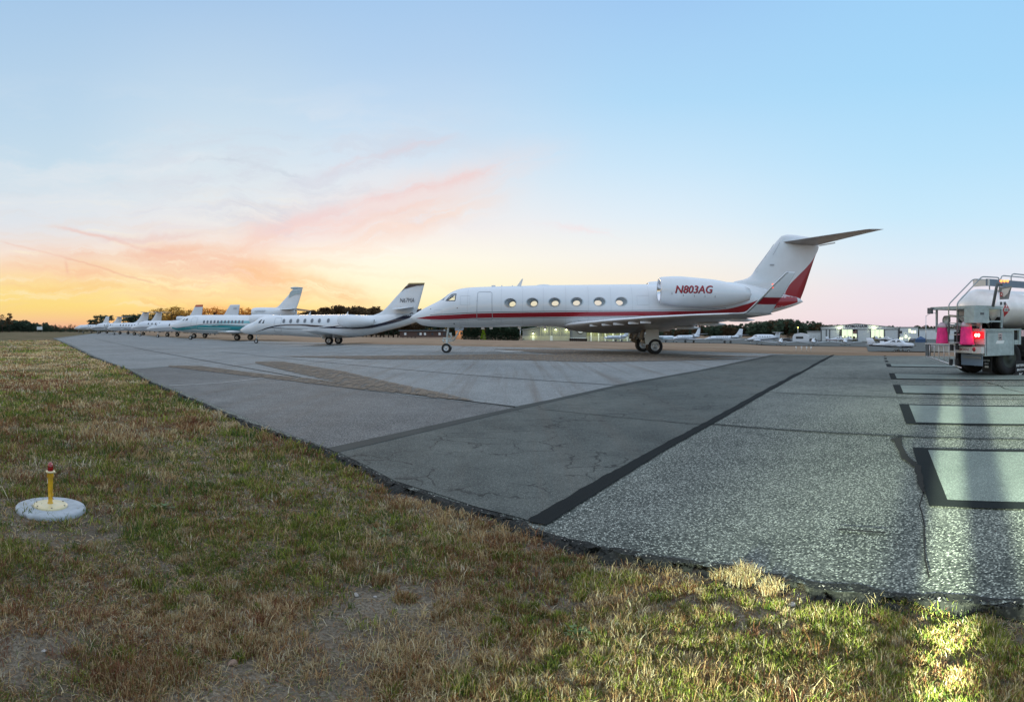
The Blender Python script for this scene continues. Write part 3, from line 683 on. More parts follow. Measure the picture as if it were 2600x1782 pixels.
def gravel():
    """loose crumbs along the broken edge"""
    mb = MB(); r = random.Random(5)
    P = [(near[i], near[i + 1]) for i in range(4, len(near) - 1)]
    for a, b in P:
        L = math.hypot(b[0] - a[0], b[1] - a[1]); 
        for _ in range(min(900, int(L * 260))):
            t = r.random(); d = abs(r.gauss(0, .13)) ; s = r.uniform(.003, .011)
            x = a[0] + (b[0] - a[0]) * t - UN[0] * (d - .03); y = a[1] + (b[1] - a[1]) * t - UN[1] * (d - .03)
            z = float(gh(np.array(x), np.array(y))) + s * .4 if nco(x, y) < float(edge_n(np.array(x), np.array(y))) - .02 else s * .3
            pts = [(x + r.uniform(-s, s), y + r.uniform(-s, s), z + s * .8) , (x + s, y, z), (x - s * .5, y + s * .9, z), (x - s * .6, y - s * .8, z)]
            mb.add(pts, [(0, 1, 2), (0, 2, 3), (0, 3, 1)], 0 if r.random() < .9 else 1)
    o = mb.build('gravel', [M['crumb'], M['stone']]); o['kind'] = 'stuff'
mat('crumb', (.03, .032, .03), .9)
gravel()
def tar_crumble():
    """dark crumbled shoulder under the slab edge"""
    pts = grow(near[3:], .12, .03, 21); outer = [(x - UN[0] * .12, y - UN[1] * .12) for x, y in grow(near[3:], .12, .07, 22)]
    mb = MB(); n = min(len(pts), len(outer)); rr = random.Random(2)
    v = []
    for x, y in pts[:n]: k = rr.uniform(.02, .075); v.append((x + UN[0] * k, y + UN[1] * k, .0035))
    v += [(x - UN[0] * .03, y - UN[1] * .03, .0) for x, y in pts[:n]] + [(x, y, -.052) for x, y in outer[:n]]
    mb.add(v, [(i + r_ * n, i + 1 + r_ * n, n + i + 1 + r_ * n, n + i + r_ * n) for r_ in (0, 1) for i in range(n - 1)]); o = mb.build('crumbled_edge', M['crumbled']); o['kind'] = 'structure'
tar_crumble()
def ragged(name):
    N = NT(M[name].node_tree); b = M[name].node_tree.nodes['Principled BSDF']; P = N.n('ShaderNodeTexCoord').outputs['Object']
    v = N.m('ADD', N.noise(P, 5.0, 4, .7), N.m('MULTIPLY', N.noise(P, 26, 3, .7), .35)); N.put(b.inputs['Alpha'], N.ss(v, .58, .66))
ragged('crumbled')

# ------------------------------------------------------------------ edge light
def edge_light():
    x, y = gp(128, 1291, -.02)
    z0 = -.03
    r0 = empty('taxiway_edge_light', (x, y, z0), 0.0, 'yellow taxiway edge light with a dark red lens on a round concrete pad', 'edge light'); r0.scale = (1.08, 1.08, 1.14)
    mb = MB(); n = 48; rr = random.Random(3)
    mb.lathe((0, 0, 0), [(-.06, .285), (.012, .285), (.024, .278), (.028, .268), (.0281, .12)], n=n, cap=True)
    mb.build('concrete_pad', M['concrete'], r0)
    mb = MB(); mb.lathe((0, 0, .028), [(0, .138), (.012, .138), (.016, .132), (.016, .118), (.012, .112), (.012, .06), (.02, .04), (.022, .0)], n=40)
    p = mb.build('base_plate', M['cream_paint'], r0)
    for k in range(6):
        a = k * math.pi / 3 + .3; b = MB(); b.lathe((.125 * math.cos(a), .125 * math.sin(a), .043), [(0, .007), (.006, .007), (.007, .0)], n=6, sm=False); b.build('bolt', M['gear_dark'], p)
    mb = MB(); mb.lathe((0, 0, .045), [(0, .023), (.012, .023), (.014, .018), (.05, .018), (.056, .02), (.06, .0175), (.10, .0205), (.17, .022), (.20, .0225), (.205, .027), (.24, .027)], n=24)
    mb.tube([(.02, -.0, .10), (.03, 0, .12), (.02, 0, .14)], .004)
    mb.build('column', M['yellow_paint'], r0)
    mb = MB(); mb.lathe((0, 0, .282), [(0, .024), (.004, .038), (.012, .040), (.016, .036), (.016, .02)], n=28); mb.tube([(.03, 0, .29), (.052, 0, .293)], .006, n=6)
    mb.build('collar', M['cream_paint'], r0)
    mb = MB(); mb.lathe((0, 0, .296), [(0, .024), (.03, .024), (.045, .0225), (.058, .017), (.066, .009), (.068, .0)], n=28)
    l = mb.build('lens', M['lens_red'], r0)
    mb = MB(); mb.lathe((0, 0, .296), [(.033, .0246), (.037, .0246)], n=28); mb.lathe((0, 0, .296), [(.012, .0244), (.016, .0244)], n=28); mb.build('lens_rib', M['lens_dark'], l)
    mb = MB(); mb.box((-.0215, -.006, .215), (.004, .012, .03)); mb.build('tag_label', M['white_paint'], r0)
mat('concrete', (.38, .41, .43), .9, var=.13, vs=14, bump=.3, bs=200)
mat('cream_paint', (.68, .58, .34), .35, coat=.3)
mat('yellow_paint', (.62, .34, .01), .45, coat=.3, var=.2, vs=30)
mat('lens_red', (.30, .006, .010), .12, coat=1)
mat('lens_dark', (.05, .002, .003), .2)
mat('white_paint', (.75, .77, .76), .5)
edge_light()

# ------------------------------------------------------------------ aircraft kit (local x aft, y away from the photographer, z up)
def pch(x, P):
    """smooth monotone interpolation through points P"""
    P = sorted(P); X = np.array([p[0] for p in P]); Y = np.array([p[1] for p in P]); h = np.diff(X); d = np.diff(Y) / h; m = np.zeros(len(X))
    m[0], m[-1] = d[0], d[-1]
    for i in range(1, len(X) - 1):
        m[i] = 0 if d[i - 1] * d[i] <= 0 else 2 * d[i - 1] * d[i] / (d[i - 1] + d[i])
    x = np.clip(x, X[0], X[-1]); i = np.clip(np.searchsorted(X, x, side='right') - 1, 0, len(X) - 2); t = (x - X[i]) / h[i]
    return float(Y[i] * (2 * t ** 3 - 3 * t ** 2 + 1) + h[i] * m[i] * (t ** 3 - 2 * t ** 2 + t) + Y[i + 1] * (-2 * t ** 3 + 3 * t ** 2) + h[i] * m[i + 1] * (t ** 3 - t ** 2))
def fold(pts):
    o = []
    for p in pts:
        if not o or p[0] > o[-1][0] + 1e-3: o.append(p)
    return o
class Body:
    def __init__(s, top, bot, width, x0, x1, nst=70, nseg=40):
        s.top, s.bot, s.w, s.x0, s.x1 = fold(top), fold(bot), fold(width), x0, x1
        L = x1 - x0; u = np.linspace(0, 1, nst)
        s.xs = [x0 + L * (.5 * (v ** 1.6) + .5 * v) if v < 1 else x1 for v in u]; s.nseg = nseg
    def sec(s, x):
        zt, zb = pch(x, s.top), pch(x, s.bot)
        if zt < zb + .01: zt = zb + .01
        return (zt + zb) / 2, (zt - zb) / 2, max(.005, pch(x, s.w))
    def y(s, x, z):
        zc, hh, w = s.sec(x); q = max(0.0, 1 - ((z - zc) / hh) ** 2); return w * math.sqrt(q)
    def mesh(s, mb, mi=0, k=1.0):
        R = []
        for x in s.xs:
            zc, hh, w = s.sec(x)
            R.append([(x, w * k * math.sin(2 * math.pi * j / s.nseg), zc + hh * k * math.cos(2 * math.pi * j / s.nseg)) for j in range(s.nseg)])
        mb.rings(R, mi)
    def band(s, mb, lo, hi, mi, off=.006, x0=None, x1=None, n=60, side=(-1, 1), nv=5):
        lo, hi = fold(lo), fold(hi)
        x0 = max(lo[0][0], hi[0][0]) if x0 is None else x0; x1 = min(lo[-1][0], hi[-1][0]) if x1 is None else x1
        for sd in side:
            v = []
            for i in range(n + 1):
                x = x0 + (x1 - x0) * i / n; a, b = pch(x, lo), pch(x, hi)
                for j in range(nv + 1):
                    z = a + (b - a) * j / nv; v.append((x, sd * (s.y(x, z) + off), z))
            fs = []
            for i in range(n):
                for j in range(nv):
                    q = (i * (nv + 1) + j, (i + 1) * (nv + 1) + j, (i + 1) * (nv + 1) + j + 1, i * (nv + 1) + j + 1)
                    fs.append(q if sd < 0 else q[::-1])
            mb.add(v, fs, mi, True)
    def ribbon(s, mb, pts, w, mi=0, off=.008, closed=True, sd=-1):
        P = []; Q = pts + [pts[0]] if closed else pts
        for (a, b), (c, d) in zip(Q[:-1], Q[1:]):
            n = max(1, int(math.hypot(c - a, d - b) / .08))
            for i in range(n): P.append((a + (c - a) * i / n, b + (d - b) * i / n))
        if not closed: P.append(Q[-1])
        n = len(P); v = []
        for i in range(n):
            a = P[(i - 1) % n] if closed or i else P[i]; b = P[(i + 1) % n] if closed or i < n - 1 else P[i]
            L = math.hypot(b[0] - a[0], b[1] - a[1]) or 1; nx, nz = -(b[1] - a[1]) / L * w / 2, (b[0] - a[0]) / L * w / 2
            for k in (1, -1):
                x, z = P[i][0] + k * nx, P[i][1] + k * nz; v.append((x, sd * (s.y(x, z) + off), z))
        fs = []
        for i in range(n if closed else n - 1):
            j = (i + 1) % n; fs.append((2 * i, 2 * i + 1, 2 * j + 1, 2 * j))
        mb.add(v, fs, mi)
    def fill(s, mb, pts, mi=0, off=.006, sd=-1, rings=4):
        cx = sum(p[0] for p in pts) / len(pts); cz = sum(p[1] for p in pts) / len(pts); n = len(pts); v = [(cx, sd * (s.y(cx, cz) + off), cz)]
        for r in range(1, rings + 1):
            for x, z in pts:
                a, b = cx + (x - cx) * r / rings, cz + (z - cz) * r / rings; v.append((a, sd * (s.y(a, b) + off), b))
        fs = [(0, 1 + (i + 1) % n, 1 + i) for i in range(n)]
        for r in range(rings - 1):
            for i in range(n):
                j = (i + 1) % n; a = 1 + r * n; b = a + n; fs.append((a + i, a + j, b + j, b + i))
        mb.add(v, fs, mi)
def oval(cx, cz, rx, rz, n=28, p=2.0):
    o = []
    for i in range(n):
        a = 2 * math.pi * i / n; c, s_ = math.cos(a), math.sin(a)
        o.append((cx + rx * math.copysign(abs(c) ** (2 / p), c), cz + rz * math.copysign(abs(s_) ** (2 / p), s_)))
    return o
AF = [(0, 0), (.012, .28), (.05, .55), (.12, .8), (.25, .98), (.38, 1.0), (.55, .84), (.75, .5), (.9, .22), (1, .03)]
def foil(mb, secs, th, mi=0, split=None, mi2=None, axis='z', cap=True, mib=None, under=None):
    """secs: (LE, TE, thickness scale); split: chord fraction per section where the second colour starts"""
    base = [a[0] for a in AF]; rings = []
    for i, (le, te, k) in enumerate(secs):
        cs = list(base)
        if split:
            b = split[i]; cs = [c * b / .5 if c <= .5 else 0 for c in base if c <= .5]
            h1 = [c for c in (0, .03, .12, .3, .6, 1)]; cs = [c * b for c in h1] + [b + (1 - b) * c for c in (.25, .5, .75, 1)]
        t = [float(np.interp(c, [a[0] for a in AF], [a[1] for a in AF])) for c in cs]
        le, te = Vector(le), Vector(te); L = (te - le).length
        d = Vector((0, 1, 0)) if axis == 'y' else Vector((0, 0, 1))
        if not isinstance(axis, str): d = Vector(axis).normalized()
        up = [le + (te - le) * c + d * q * th * k * L / 2 for c, q in zip(cs, t)]
        dn = [le + (te - le) * c - d * q * th * k * L / 2 for c, q in zip(cs, t)]
        rings.append(up + dn[::-1][:-1])
    n = len(rings[0]); o = len(mb.v); half = len(up)
    for r in rings: mb.v += [tuple(p) for p in r]
    for i in range(len(rings) - 1):
        for j in range(n):
            k = (j + 1) % n; m_ = mi
            if split:
                jj = j if j < half - 1 else (n - 1 - j if j >= half else None)
                lo = min(j, n - j - 1) if jj is not None else 0
                if j < half - 1: red = j >= 5
                elif j == half - 1: red = True
                else: red = (2 * half - 2 - j) > 5
                if red: m_ = mi2
            if mib is not None: m_ = mib[i]
            if under is not None and j >= half - 1: m_ = under
            mb.f.append((o + i * n + j, o + i * n + k, o + (i + 1) * n + k, o + (i + 1) * n + j)); mb.mi.append(m_); mb.sm.append(True)
    if cap:
        mb.f.append(tuple(o + j for j in range(n))[::-1]); mb.mi.append(mi); mb.sm.append(False)
        mb.f.append(tuple(o + (len(rings) - 1) * n + j for j in range(n))); mb.mi.append(mib[-1] if mib else mi); mb.sm.append(False)
def wheel(parent, x, y, r, w, name='wheel', spokes=0):
    mb = MB(); h = w / 2
    mb.lathe((x, y, r), [(-h * .55, r * .56), (-h * .8, r * .66), (-h, r * .8), (-h * .8, r * .95), (-h * .35, r), (h * .35, r), (h * .8, r * .95), (h, r * .8), (h * .8, r * .66), (h * .55, r * .56)], 'y', 32, 0)
    mb.lathe((x, y, r), [(-h * .55, r * .57), (-h * .62, r * .52), (-h * .35, r * .45), (-h * .3, r * .2), (-h * .5, r * .18), (-h * .55, .001)], 'y', 32, 1)
    mb.lathe((x, y, r), [(h * .55, r * .57), (h * .35, r * .45), (h * .3, .001)], 'y', 24, 1)
    for k in range(spokes):
        a = 2 * math.pi * k / spokes; mb.lathe((x + r * .4 * math.cos(a), y - h * .42, r + r * .4 * math.sin(a)), [(0, r * .035), (-.012, r * .035), (-.0121, .0005)], 'y', 8, 2)
    return fixn(mb.build(name, [M['tyre'], M['rim'], M['fan_dark']], parent))
def text_mesh(txt, shear=0.0, ext=0.0, cuts=6):
    cu = bpy.data.curves.new('t', 'FONT'); cu.body = txt; cu.shear = shear; cu.offset = ext; cu.resolution_u = 3
    o = bpy.data.objects.new('t', cu); COL.objects.link(o); dg = bpy.context.evaluated_depsgraph_get()
    me = bpy.data.meshes.new_from_object(o.evaluated_get(dg)); bpy.data.objects.remove(o)
    bm = bmesh.new(); bm.from_mesh(me); ys = [v.co.y for v in bm.verts]
    for i in range(1, cuts):
        y = min(ys) + (max(ys) - min(ys)) * i / cuts
        bmesh.ops.bisect_plane(bm, geom=bm.verts[:] + bm.edges[:] + bm.faces[:], plane_co=(0, y, 0), plane_no=(0, 1, 0))
    vs = [tuple(v.co) for v in bm.verts]; bm.verts.index_update(); fs = [tuple(v.index for v in f.verts) for f in bm.faces]; bm.free(); bpy.data.meshes.remove(me)
    x0, x1, y0, y1 = min(v[0] for v in vs), max(v[0] for v in vs), min(v[1] for v in vs), max(v[1] for v in vs)
    return [((v[0] - x0) / (x1 - x0), (v[1] - y0) / (y1 - y0)) for v in vs], fs
def put_text(mb, txt, fn, mi=0, shear=0.0, ext=0.0, cuts=6):
    vs, fs = text_mesh(txt, shear, ext, cuts); mb.add([fn(u, v) for u, v in vs], fs, mi)
def gear_leg(parent, name, x, y, ztop, r, w, twin=True, lean=0.0, m='gear_metal', spokes=0, door=None):
    mb = MB(); mb.tube([(x + lean, y, ztop), (x + lean * .4, y, (ztop + r) / 2), (x, y, r)], r * .16, 0, 10)
    mb.tube([(x + lean * .4, y, (ztop + r) * .55), (x, y, r * 1.2)], r * .22, 0, 10)
    mb.tube([(x - .0, y - w * 1.2, r), (x, y + w * 1.2, r)], r * .14, 0, 8)
    mb.tube([(x + .55 + lean, y, ztop), (x + .05, y, r * 1.9)], r * .09, 0, 6)
    mb.tube([(x + .12 + lean, y, (ztop + r) * .5), (x + .22, y, r * 1.8), (x + .04, y, r * 1.25)], r * .07, 0, 6)
    g = fixn(mb.build(name, M[m], parent))
    for s_ in ((-1, 1) if twin else (0,)): wheel(g, x, y + s_ * w * .75, r, w * .9, spokes=spokes)
    return g
def nacelle(parent, cyl, y, side, lip='chrome', name='engine_nacelle', m='jet_white', nseg=32, rear='bare_metal', spin=.35):
    """cyl: list of (x, zc, r) front to back"""
    mb = MB(); R = []
    def ring(x, zc, r): return [(x, y + r * math.sin(2 * math.pi * j / nseg), zc + r * math.cos(2 * math.pi * j / nseg)) for j in range(nseg)]
    x0, z0, r0 = cyl[0]; x1, z1, r1 = cyl[1]
    seq = [(x0 + .55, z0, r0 * .80, 2), (x0 + .25, z0, r0 * .80, 2), (x0 + .05, z0, r0 * .87, 1), (x0, z0, r0 * .93, 1), (x0 + .03, z0, r0 * .985, 1), (x0 + .16, z0 + (z1 - z0) * .3, r0 + (r1 - r0) * .45, 0)]
    seq += [(a, b, c, 0) for a, b, c in cyl[1:]]
    xe, ze, re = cyl[-1]
    seq += [(xe, ze, re * .93, 3), (xe - .3, ze, re * .9, 3)]
    mb.rings([ring(a, b, c) for a, b, c, _ in seq], 0, False, True, True, [q[3] for q in seq[1:]])
    mb.lathe((x0 + .5, y, z0), [(0, r0 * .82), (.001, .12), (-.01, .1)], 'x', nseg, 4); mb.lathe((x0 + .5, y, z0), [(0, r0 * .26), (-spin * .5, r0 * .18), (-spin, .005)], 'x', 20, 3)
    mb.lathe((xe - .25, y, ze), [(0, re * .92), (.001, .01)], 'x', nseg, 4)
    mb.lathe((xe - .25, y, ze), [(0, re * .5), (.35, re * .2), (.45, .01)], 'x', 16, 3)
    n = fixn(mb.build(name, [M[m], M[lip], M[m], M[rear], M['fan_dark']], parent))
    b = MB()
    for k in range(22):
        a = 2 * math.pi * k / 22; c, s_ = math.cos(a), math.sin(a); c2, s2 = math.cos(a + .16), math.sin(a + .16)
        b.add([(x0 + .46, y + r0 * .25 * s_, z0 + r0 * .25 * c), (x0 + .40, y + r0 * .78 * s_, z0 + r0 * .78 * c), (x0 + .47, y + r0 * .78 * s2, z0 + r0 * .78 * c2), (x0 + .49, y + r0 * .25 * s2, z0 + r0 * .25 * c2)], [(0, 1, 2, 3)])
    b.build('fan', M['bare_metal'], n)
    return n

# ------------------------------------------------------------------ the big jet with the red band
def jet_body_mat():
    """white paint with the six oval window openings cut through both sides of the shell"""
    pass
def big_jet():
    fr = Frame(.04, 39.0, 1040); A = lambda p: (1000 + p[0] * .3012, 660 + p[1] * .3012); B = lambda p: (1600 + p[0] * .3012, 560 + p[1] * .3012)
    root = empty('private_jet', (fr.o[0], fr.o[1], 0), -fr.al, 'large white jet with a red band, oval windows and N803AG on the engine', 'jet', 'business jets parked in a row on the apron')
    a = lambda pts, t=0: fr.bl([A(p) for p in pts], t); b = lambda pts, t=0: fr.bl([B(p) for p in pts], t)
    nose = a([(134, 490)])[0]
    top = [nose] + a([(140, 482), (170, 460), (225, 425), (300, 385), (380, 345), (430, 312), (475, 278), (515, 258), (560, 243), (620, 234), (700, 229), (900, 223), (1100, 218), (1300, 213), (1600, 210), (2000, 206), (2220, 205)]) + b([(500, 527), (800, 518), (950, 530), (1100, 565), (1250, 607), (1380, 640), (1440, 660), (1458, 682)])
    bot = [nose] + a([(140, 497), (165, 512), (200, 530), (240, 550), (330, 561), (420, 567), (560, 568), (800, 566), (1000, 563), (1200, 558), (1330, 560), (1450, 575), (1600, 590), (1750, 600), (1900, 606), (2040, 606), (2200, 600)]) + b([(500, 885), (700, 862), (900, 828), (1100, 795), (1200, 775), (1300, 746), (1400, 712), (1448, 690), (1458, 684)])
    xs = [p[0] for p in top]; x1 = top[-1][0]
    wd = []
    for x in np.linspace(nose[0], x1, 40):
        zt, zb = pch(x, top), pch(x, bot); wd.append((x, min((zt - zb) / 2 * (1.0 if x < x1 - 6 else .92), 1.28)))
    bd = Body(top, bot, wd, nose[0], x1 - .001, 110, 64)
    # material with window openings
    C = [fr.b(*A(p), t=1.2) for p in ((982, 360), (1168, 356), (1355, 354), (1542, 351), (1733, 350), (1917, 349))]
    rx, rz = .355, .262
    m = bpy.data.materials.new('jet_shell'); m.use_nodes = True; N = NT(m.node_tree); bs = m.node_tree.nodes['Principled BSDF']
    bs.inputs['Base Color'].default_value = (.72, .755, .785, 1); bs.inputs['Roughness'].default_value = .22; bs.inputs['Coat Weight'].default_value = .5; bs.inputs['Coat Roughness'].default_value = .06
    sp = N.n('ShaderNodeSeparateXYZ'); N.l.new(N.n('ShaderNodeTexCoord').outputs['Object'], sp.inputs[0])
    far = N.m('GREATER_THAN', sp.outputs[1], 0.0); al = None
    for i, (cx, cz) in enumerate(C):
        # far side openings shifted so sky light shows through the near windows
        ax = 2.45 * (cx + fr.s0 + .9) / (fr.R - 1.2) * 1.0; ex = (.14, .10, .03, -.02, -.14, -.17)[i]; ez = -.11
        dx = N.m('SUBTRACT', sp.outputs[0], N.m('MULTIPLY_ADD', far, ax * .9 + ex, cx)); dz = N.m('SUBTRACT', sp.outputs[2], N.m('MULTIPLY_ADD', far, ez + .09, cz))
        e = N.m('ADD', N.m('MULTIPLY', N.m('MULTIPLY', dx, dx), 1 / rx ** 2), N.m('MULTIPLY', N.m('MULTIPLY', dz, dz), 1 / rz ** 2))
        q = N.m('LESS_THAN', e, N.m('MULTIPLY_ADD', far, -.45, 1.0)); al = q if al is None else N.m('MAXIMUM', al, q)
    # cockpit side glazing, far opening widened and shifted to let sky light through
    (qa, qz), (qb, _), (_, qt) = fr.b(*A((449, 340)), t=.8), fr.b(*A((517, 340)), t=.8), fr.b(*A((506, 303)), t=.8)
    X_, Z_ = sp.outputs[0], sp.outputs[2]; xo = N.m('SUBTRACT', X_, N.m('MULTIPLY', far, .12))
    hz_ = N.m('SUBTRACT', Z_, N.m('MULTIPLY_ADD', far, -.12, qz)); fo = N.m('MULTIPLY', far, .35)
    inz = N.m('MULTIPLY', N.m('GREATER_THAN', hz_, N.m('MULTIPLY', fo, -.5)), N.m('LESS_THAN', hz_, N.m('ADD', N.m('MULTIPLY', N.m('SUBTRACT', xo, qa), .72), N.m('ADD', fo, .02))))
    inx = N.m('MULTIPLY', N.m('LESS_THAN', xo, N.m('ADD', fo, qb)), N.m('LESS_THAN', hz_, N.m('ADD', fo, qt - qz)))
    al = N.m('MAXIMUM', al, N.m('MULTIPLY', N.m('MULTIPLY', inz, inx), N.m('GREATER_THAN', xo, N.m('SUBTRACT', qa, fo))))
    N.put(bs.inputs['Alpha'], N.m('SUBTRACT', 1.0, al))
    M['jet_shell'] = m
    mb = MB(); bd.mesh(mb, 0)
    red_lo = a([(170, 492), (300, 500), (410, 502), (700, 490), (1100, 483), (1500, 477), (2000, 472), (2324, 469)], 1.0) + b([(240, 806), (600, 800), (800, 790), (950, 772), (1050, 760), (1150, 748), (1250, 735), (1330, 718), (1400, 699), (1445, 686)], .9)
    red_hi = a([(170, 491), (300, 472), (500, 462), (700, 452), (1100, 445), (1500, 440), (2000, 436), (2324, 434)], 1.0) + b([(240, 765), (600, 761), (800, 747), (950, 712), (1050, 680), (1150, 634), (1230, 590), (1330, 600), (1400, 625), (1445, 640)], .9)
    nb = len(mb.f)
    bd.band(mb, red_lo, red_hi, 1, .006, n=110, nv=7)
    lo2 = [(x, z + .05) for x, z in red_hi if x < x1 - 5.5]; hi2 = [(x, z + .085) for x, z in red_hi if x < x1 - 5.5]; bd.band(mb, lo2[1:], hi2[1:], 2, .005, n=90, nv=1)
    lo2 = [(x, z - .075) for x, z in red_lo if x < x1 - 1.5]; hi2 = [(x, z - .045) for x, z in red_lo if x < x1 - 1.5]; bd.band(mb, lo2[1:], hi2[1:], 2, .005, n=90, nv=1)
    fus = mb.build('fuselage', [m, M['jet_red'], M['jet_grey_line']], root)
    # cabin floor so that the belly stays dark inside
    mb = MB(); mb.bx(C[0][0] - 1, C[-1][0] + 1, -1.05, 1.05, C[0][1] - .62, C[0][1] - .58); mb.build('cabin_floor', M['cabin'], fus)
    # windows
    for (cx, cz) in C:
        w = MB(); bd.ribbon(w, oval(cx, cz, rx + .025, rz + .025), .05, 0, .006)
        wf = w.build('window', M['bare_metal'], root)
        w = MB(); bd.fill(w, oval(cx, cz, rx, rz), 0, -.03); w.build('pane', M['pane'], wf)
        i = C.index((cx, cz)); ex = (.10, .07, .03, -.02, -.07, -.10)[i]; O = oval(cx, cz, rx, rz, 28); I = oval(cx + ex - .0, cz - .07, rx * .62, rz * .62, 28); w = MB(); rg = []
        for t_, dp in ((0, .02), (.5, .09), (1, .17)): rg.append([(O[j][0] + (I[j][0] - O[j][0]) * t_, -(bd.y(*O[j]) - dp), O[j][1] + (I[j][1] - O[j][1]) * t_) for j in range(28)])
        w.rings(rg, 0, False); w.build('reveal', M['reveal'], wf)
    # door outline, cockpit glazing
    w = MB(); d = a([(705, 275), (716, 266), (812, 266), (826, 278), (830, 490), (822, 506), (708, 506), (698, 494)], 1.2); bd.ribbon(w, d, .035, 0, .009); w.build('door', M['seam'], root)
    w = MB(); bd.ribbon(w, a([(437, 344), (470, 304), (486, 289), (526, 284), (525, 300), (521, 344)], .8), .05, 0, .008); cw = w.build('cockpit_window', M['glass_dark'], root)
    w = MB(); bd.ribbon(w, a([(487, 290), (500, 318), (521, 316)], .8), .03, 0, .012, False); w.build('frame', M['glass_dark'], cw)
    w = MB(); bd.fill(w, a([(437, 344), (470, 304), (486, 289), (526, 284), (525, 300), (521, 344)], .8), 0, .004, rings=5); w.build('pane', M['pane'], cw)
    w = MB(); bd.fill(w, a([(398, 342), (432, 312), (468, 290), (452, 296), (425, 340)], .35), 0, .006, rings=5); w.build('cockpit_window', M['glass_grey'], root)
    for xz in (620, 905, 1085, 1260, 1450, 1640, 1830, 2010, 2150):
        q = a([(xz, 300)], 1.2)[0][0]; w = MB(); zt_, zb__ = pch(q, top), pch(q, bot); bd.ribbon(w, [(q, zb__ + .05 + (zt_ - zb__ - .1) * i / 14) for i in range(15)], .012, 0, .0055, False); w.build('panel_seam', M['seam_soft'], fus)
    for (x0_, z0_, x1_, z1_) in ((330, 420, 400, 450), (545, 520, 600, 545), (560, 300, 640, 380), (1480, 500, 1560, 530), (2050, 300, 2150, 380), (860, 500, 900, 530)):
        w = MB(); bd.ribbon(w, a([(x0_, z0_), (x1_, z0_), (x1_, z1_), (x0_, z1_)], 1.2), .012, 0, .0075); w.build('hatch', M['seam_soft'], fus)
    for p, s_ in (((540, 406), .03), ((505, 537), .04), ((303, 411), .03)):
        w = MB(); c = fr.b(*A(p), t=.9); bd.fill(w, oval(c[0], c[1], s_, s_, 10), 0, .012, rings=1); w.build('probe', M['dark_line'], root)
    for (p0, p1, p2, p3) in ([(1038, 218), (1080, 159), (1090, 159), (1072, 222)],):
        q = a([p0, p1, p2, p3]); w = MB(); w.add([(x, y_, z) for y_ in (-.03, .03) for x, z in q], [(0, 1, 2, 3), (7, 6, 5, 4), (0, 4, 5, 1), (1, 5, 6, 2), (2, 6, 7, 3)]); fixn(w.build('antenna', M['jet_white'], root))
    for px in (840, 910, 1000):
        q = a([(px, 224)])[0]; w = MB(); w.box((q[0], 0, q[1] + .03), (.25 if px == 840 else .07, .05, .1)); w.build('antenna', M['jet_white'], root)
    q = a([(1190, 214), (1330, 210)]); w = MB(); R = []
    for i in range(9):
        t = i / 8; x = q[0][0] + (q[1][0] - q[0][0]) * t; h = .1 * math.sin(math.pi * t) ** .6 + .005; R.append([(x, .5 * h / .1 * math.cos(k * math.pi / 8) * .5, pch(x, top) - .04 + h * math.sin(k * math.pi / 8)) for k in range(9)])
    w.rings(R, 0, False, True, False); w.build('roof_fairing', M['jet_white'], root)
    for px in (750, 820, 1058, 1270, 1480):
        q = a([(px, 566)])[0]; w = MB(); w.box((q[0], 0, pch(q[0], bot) - .06), (.2, .03, .14)); w.build('antenna', M['jet_white'], root)
    # fin
    le = b([(860, 516), (960, 496), (1010, 472), (1060, 402), (1150, 281), (1215, 198), (1255, 152), (1275, 130), (1300, 120), (1340, 116)]); te = b([(1435, 662), (1460, 600), (1510, 450), (1560, 300), (1588, 225), (1560, 140), (1530, 136), (1420, 118), (1345, 116)])
    LE = sorted([(z, x) for x, z in le]); TE = sorted([(z, x) for x, z in te]); zlo = b([(1435, 655)])[0][1]; zhi = le[-1][1]
    RB = sorted([(z, x) for x, z in b([(1250, 600), (1290, 540), (1340, 498), (1400, 450), (1480, 386), (1530, 335), (1562, 288)])])
    secs, sp_ = [], []
    zs = [zlo - .35, zlo] + list(np.linspace(zlo + .15, zhi - .02, 34))
    for z in zs:
        xl, xr = pch(z, LE), pch(z, TE); 
        if z < LE[0][0]: xl = LE[0][1] + (0)
        f = 1.0
        if z < RB[-1][0]: f = (pch(z, RB) - xl) / (xr - xl)
        if z < RB[0][0]: f = (RB[0][1] - xl) / (xr - xl)
        sp_.append(min(.995, max(.05, f))); top_r = .35 + .65 * min(1, (zhi - z) / .25)
        secs.append(((xl, 0, z), (xr, 0, z), top_r))
    w = MB(); foil(w, secs, .095, 0, sp_, 1, 'y'); fin = fixn(w.build('tail_fin', [M['jet_white'], M['jet_red']], root))
    q = b([(1165, 370), (1205, 370), (1203, 382), (1170, 380)]); w = MB(); w.add([(x, -.235, z) for x, z in q], [(0, 1, 2, 3)]); w.build('air_scoop', M['seam'], fin)
    for pl in ([(1200, 200), (1120, 320), (1040, 425)], [(1040, 425), (1065, 435)], [(1195, 290), (1240, 210), (1250, 185)]):
        q = b(pl); w = MB()
        for (x0, z0), (x1_, z1_) in zip(q[:-1], q[1:]): w.add([(x0, -.2, z0), (x1_, -.2, z1_), (x1_ + .03, -.2, z1_), (x0 + .03, -.2, z0)], [(0, 1, 2, 3)])
        w.build('panel_seam', M['seam'], fin)
    # tailplane
    rl, rt = b([(1288, 180)], .12)[0], b([(1588, 216)], .12)[0]; tl, tt = b([(2010, 70)], 5.0)[0], b([(2140, 72)], 5.0)[0]
    zr = rl[1]
    w = MB()
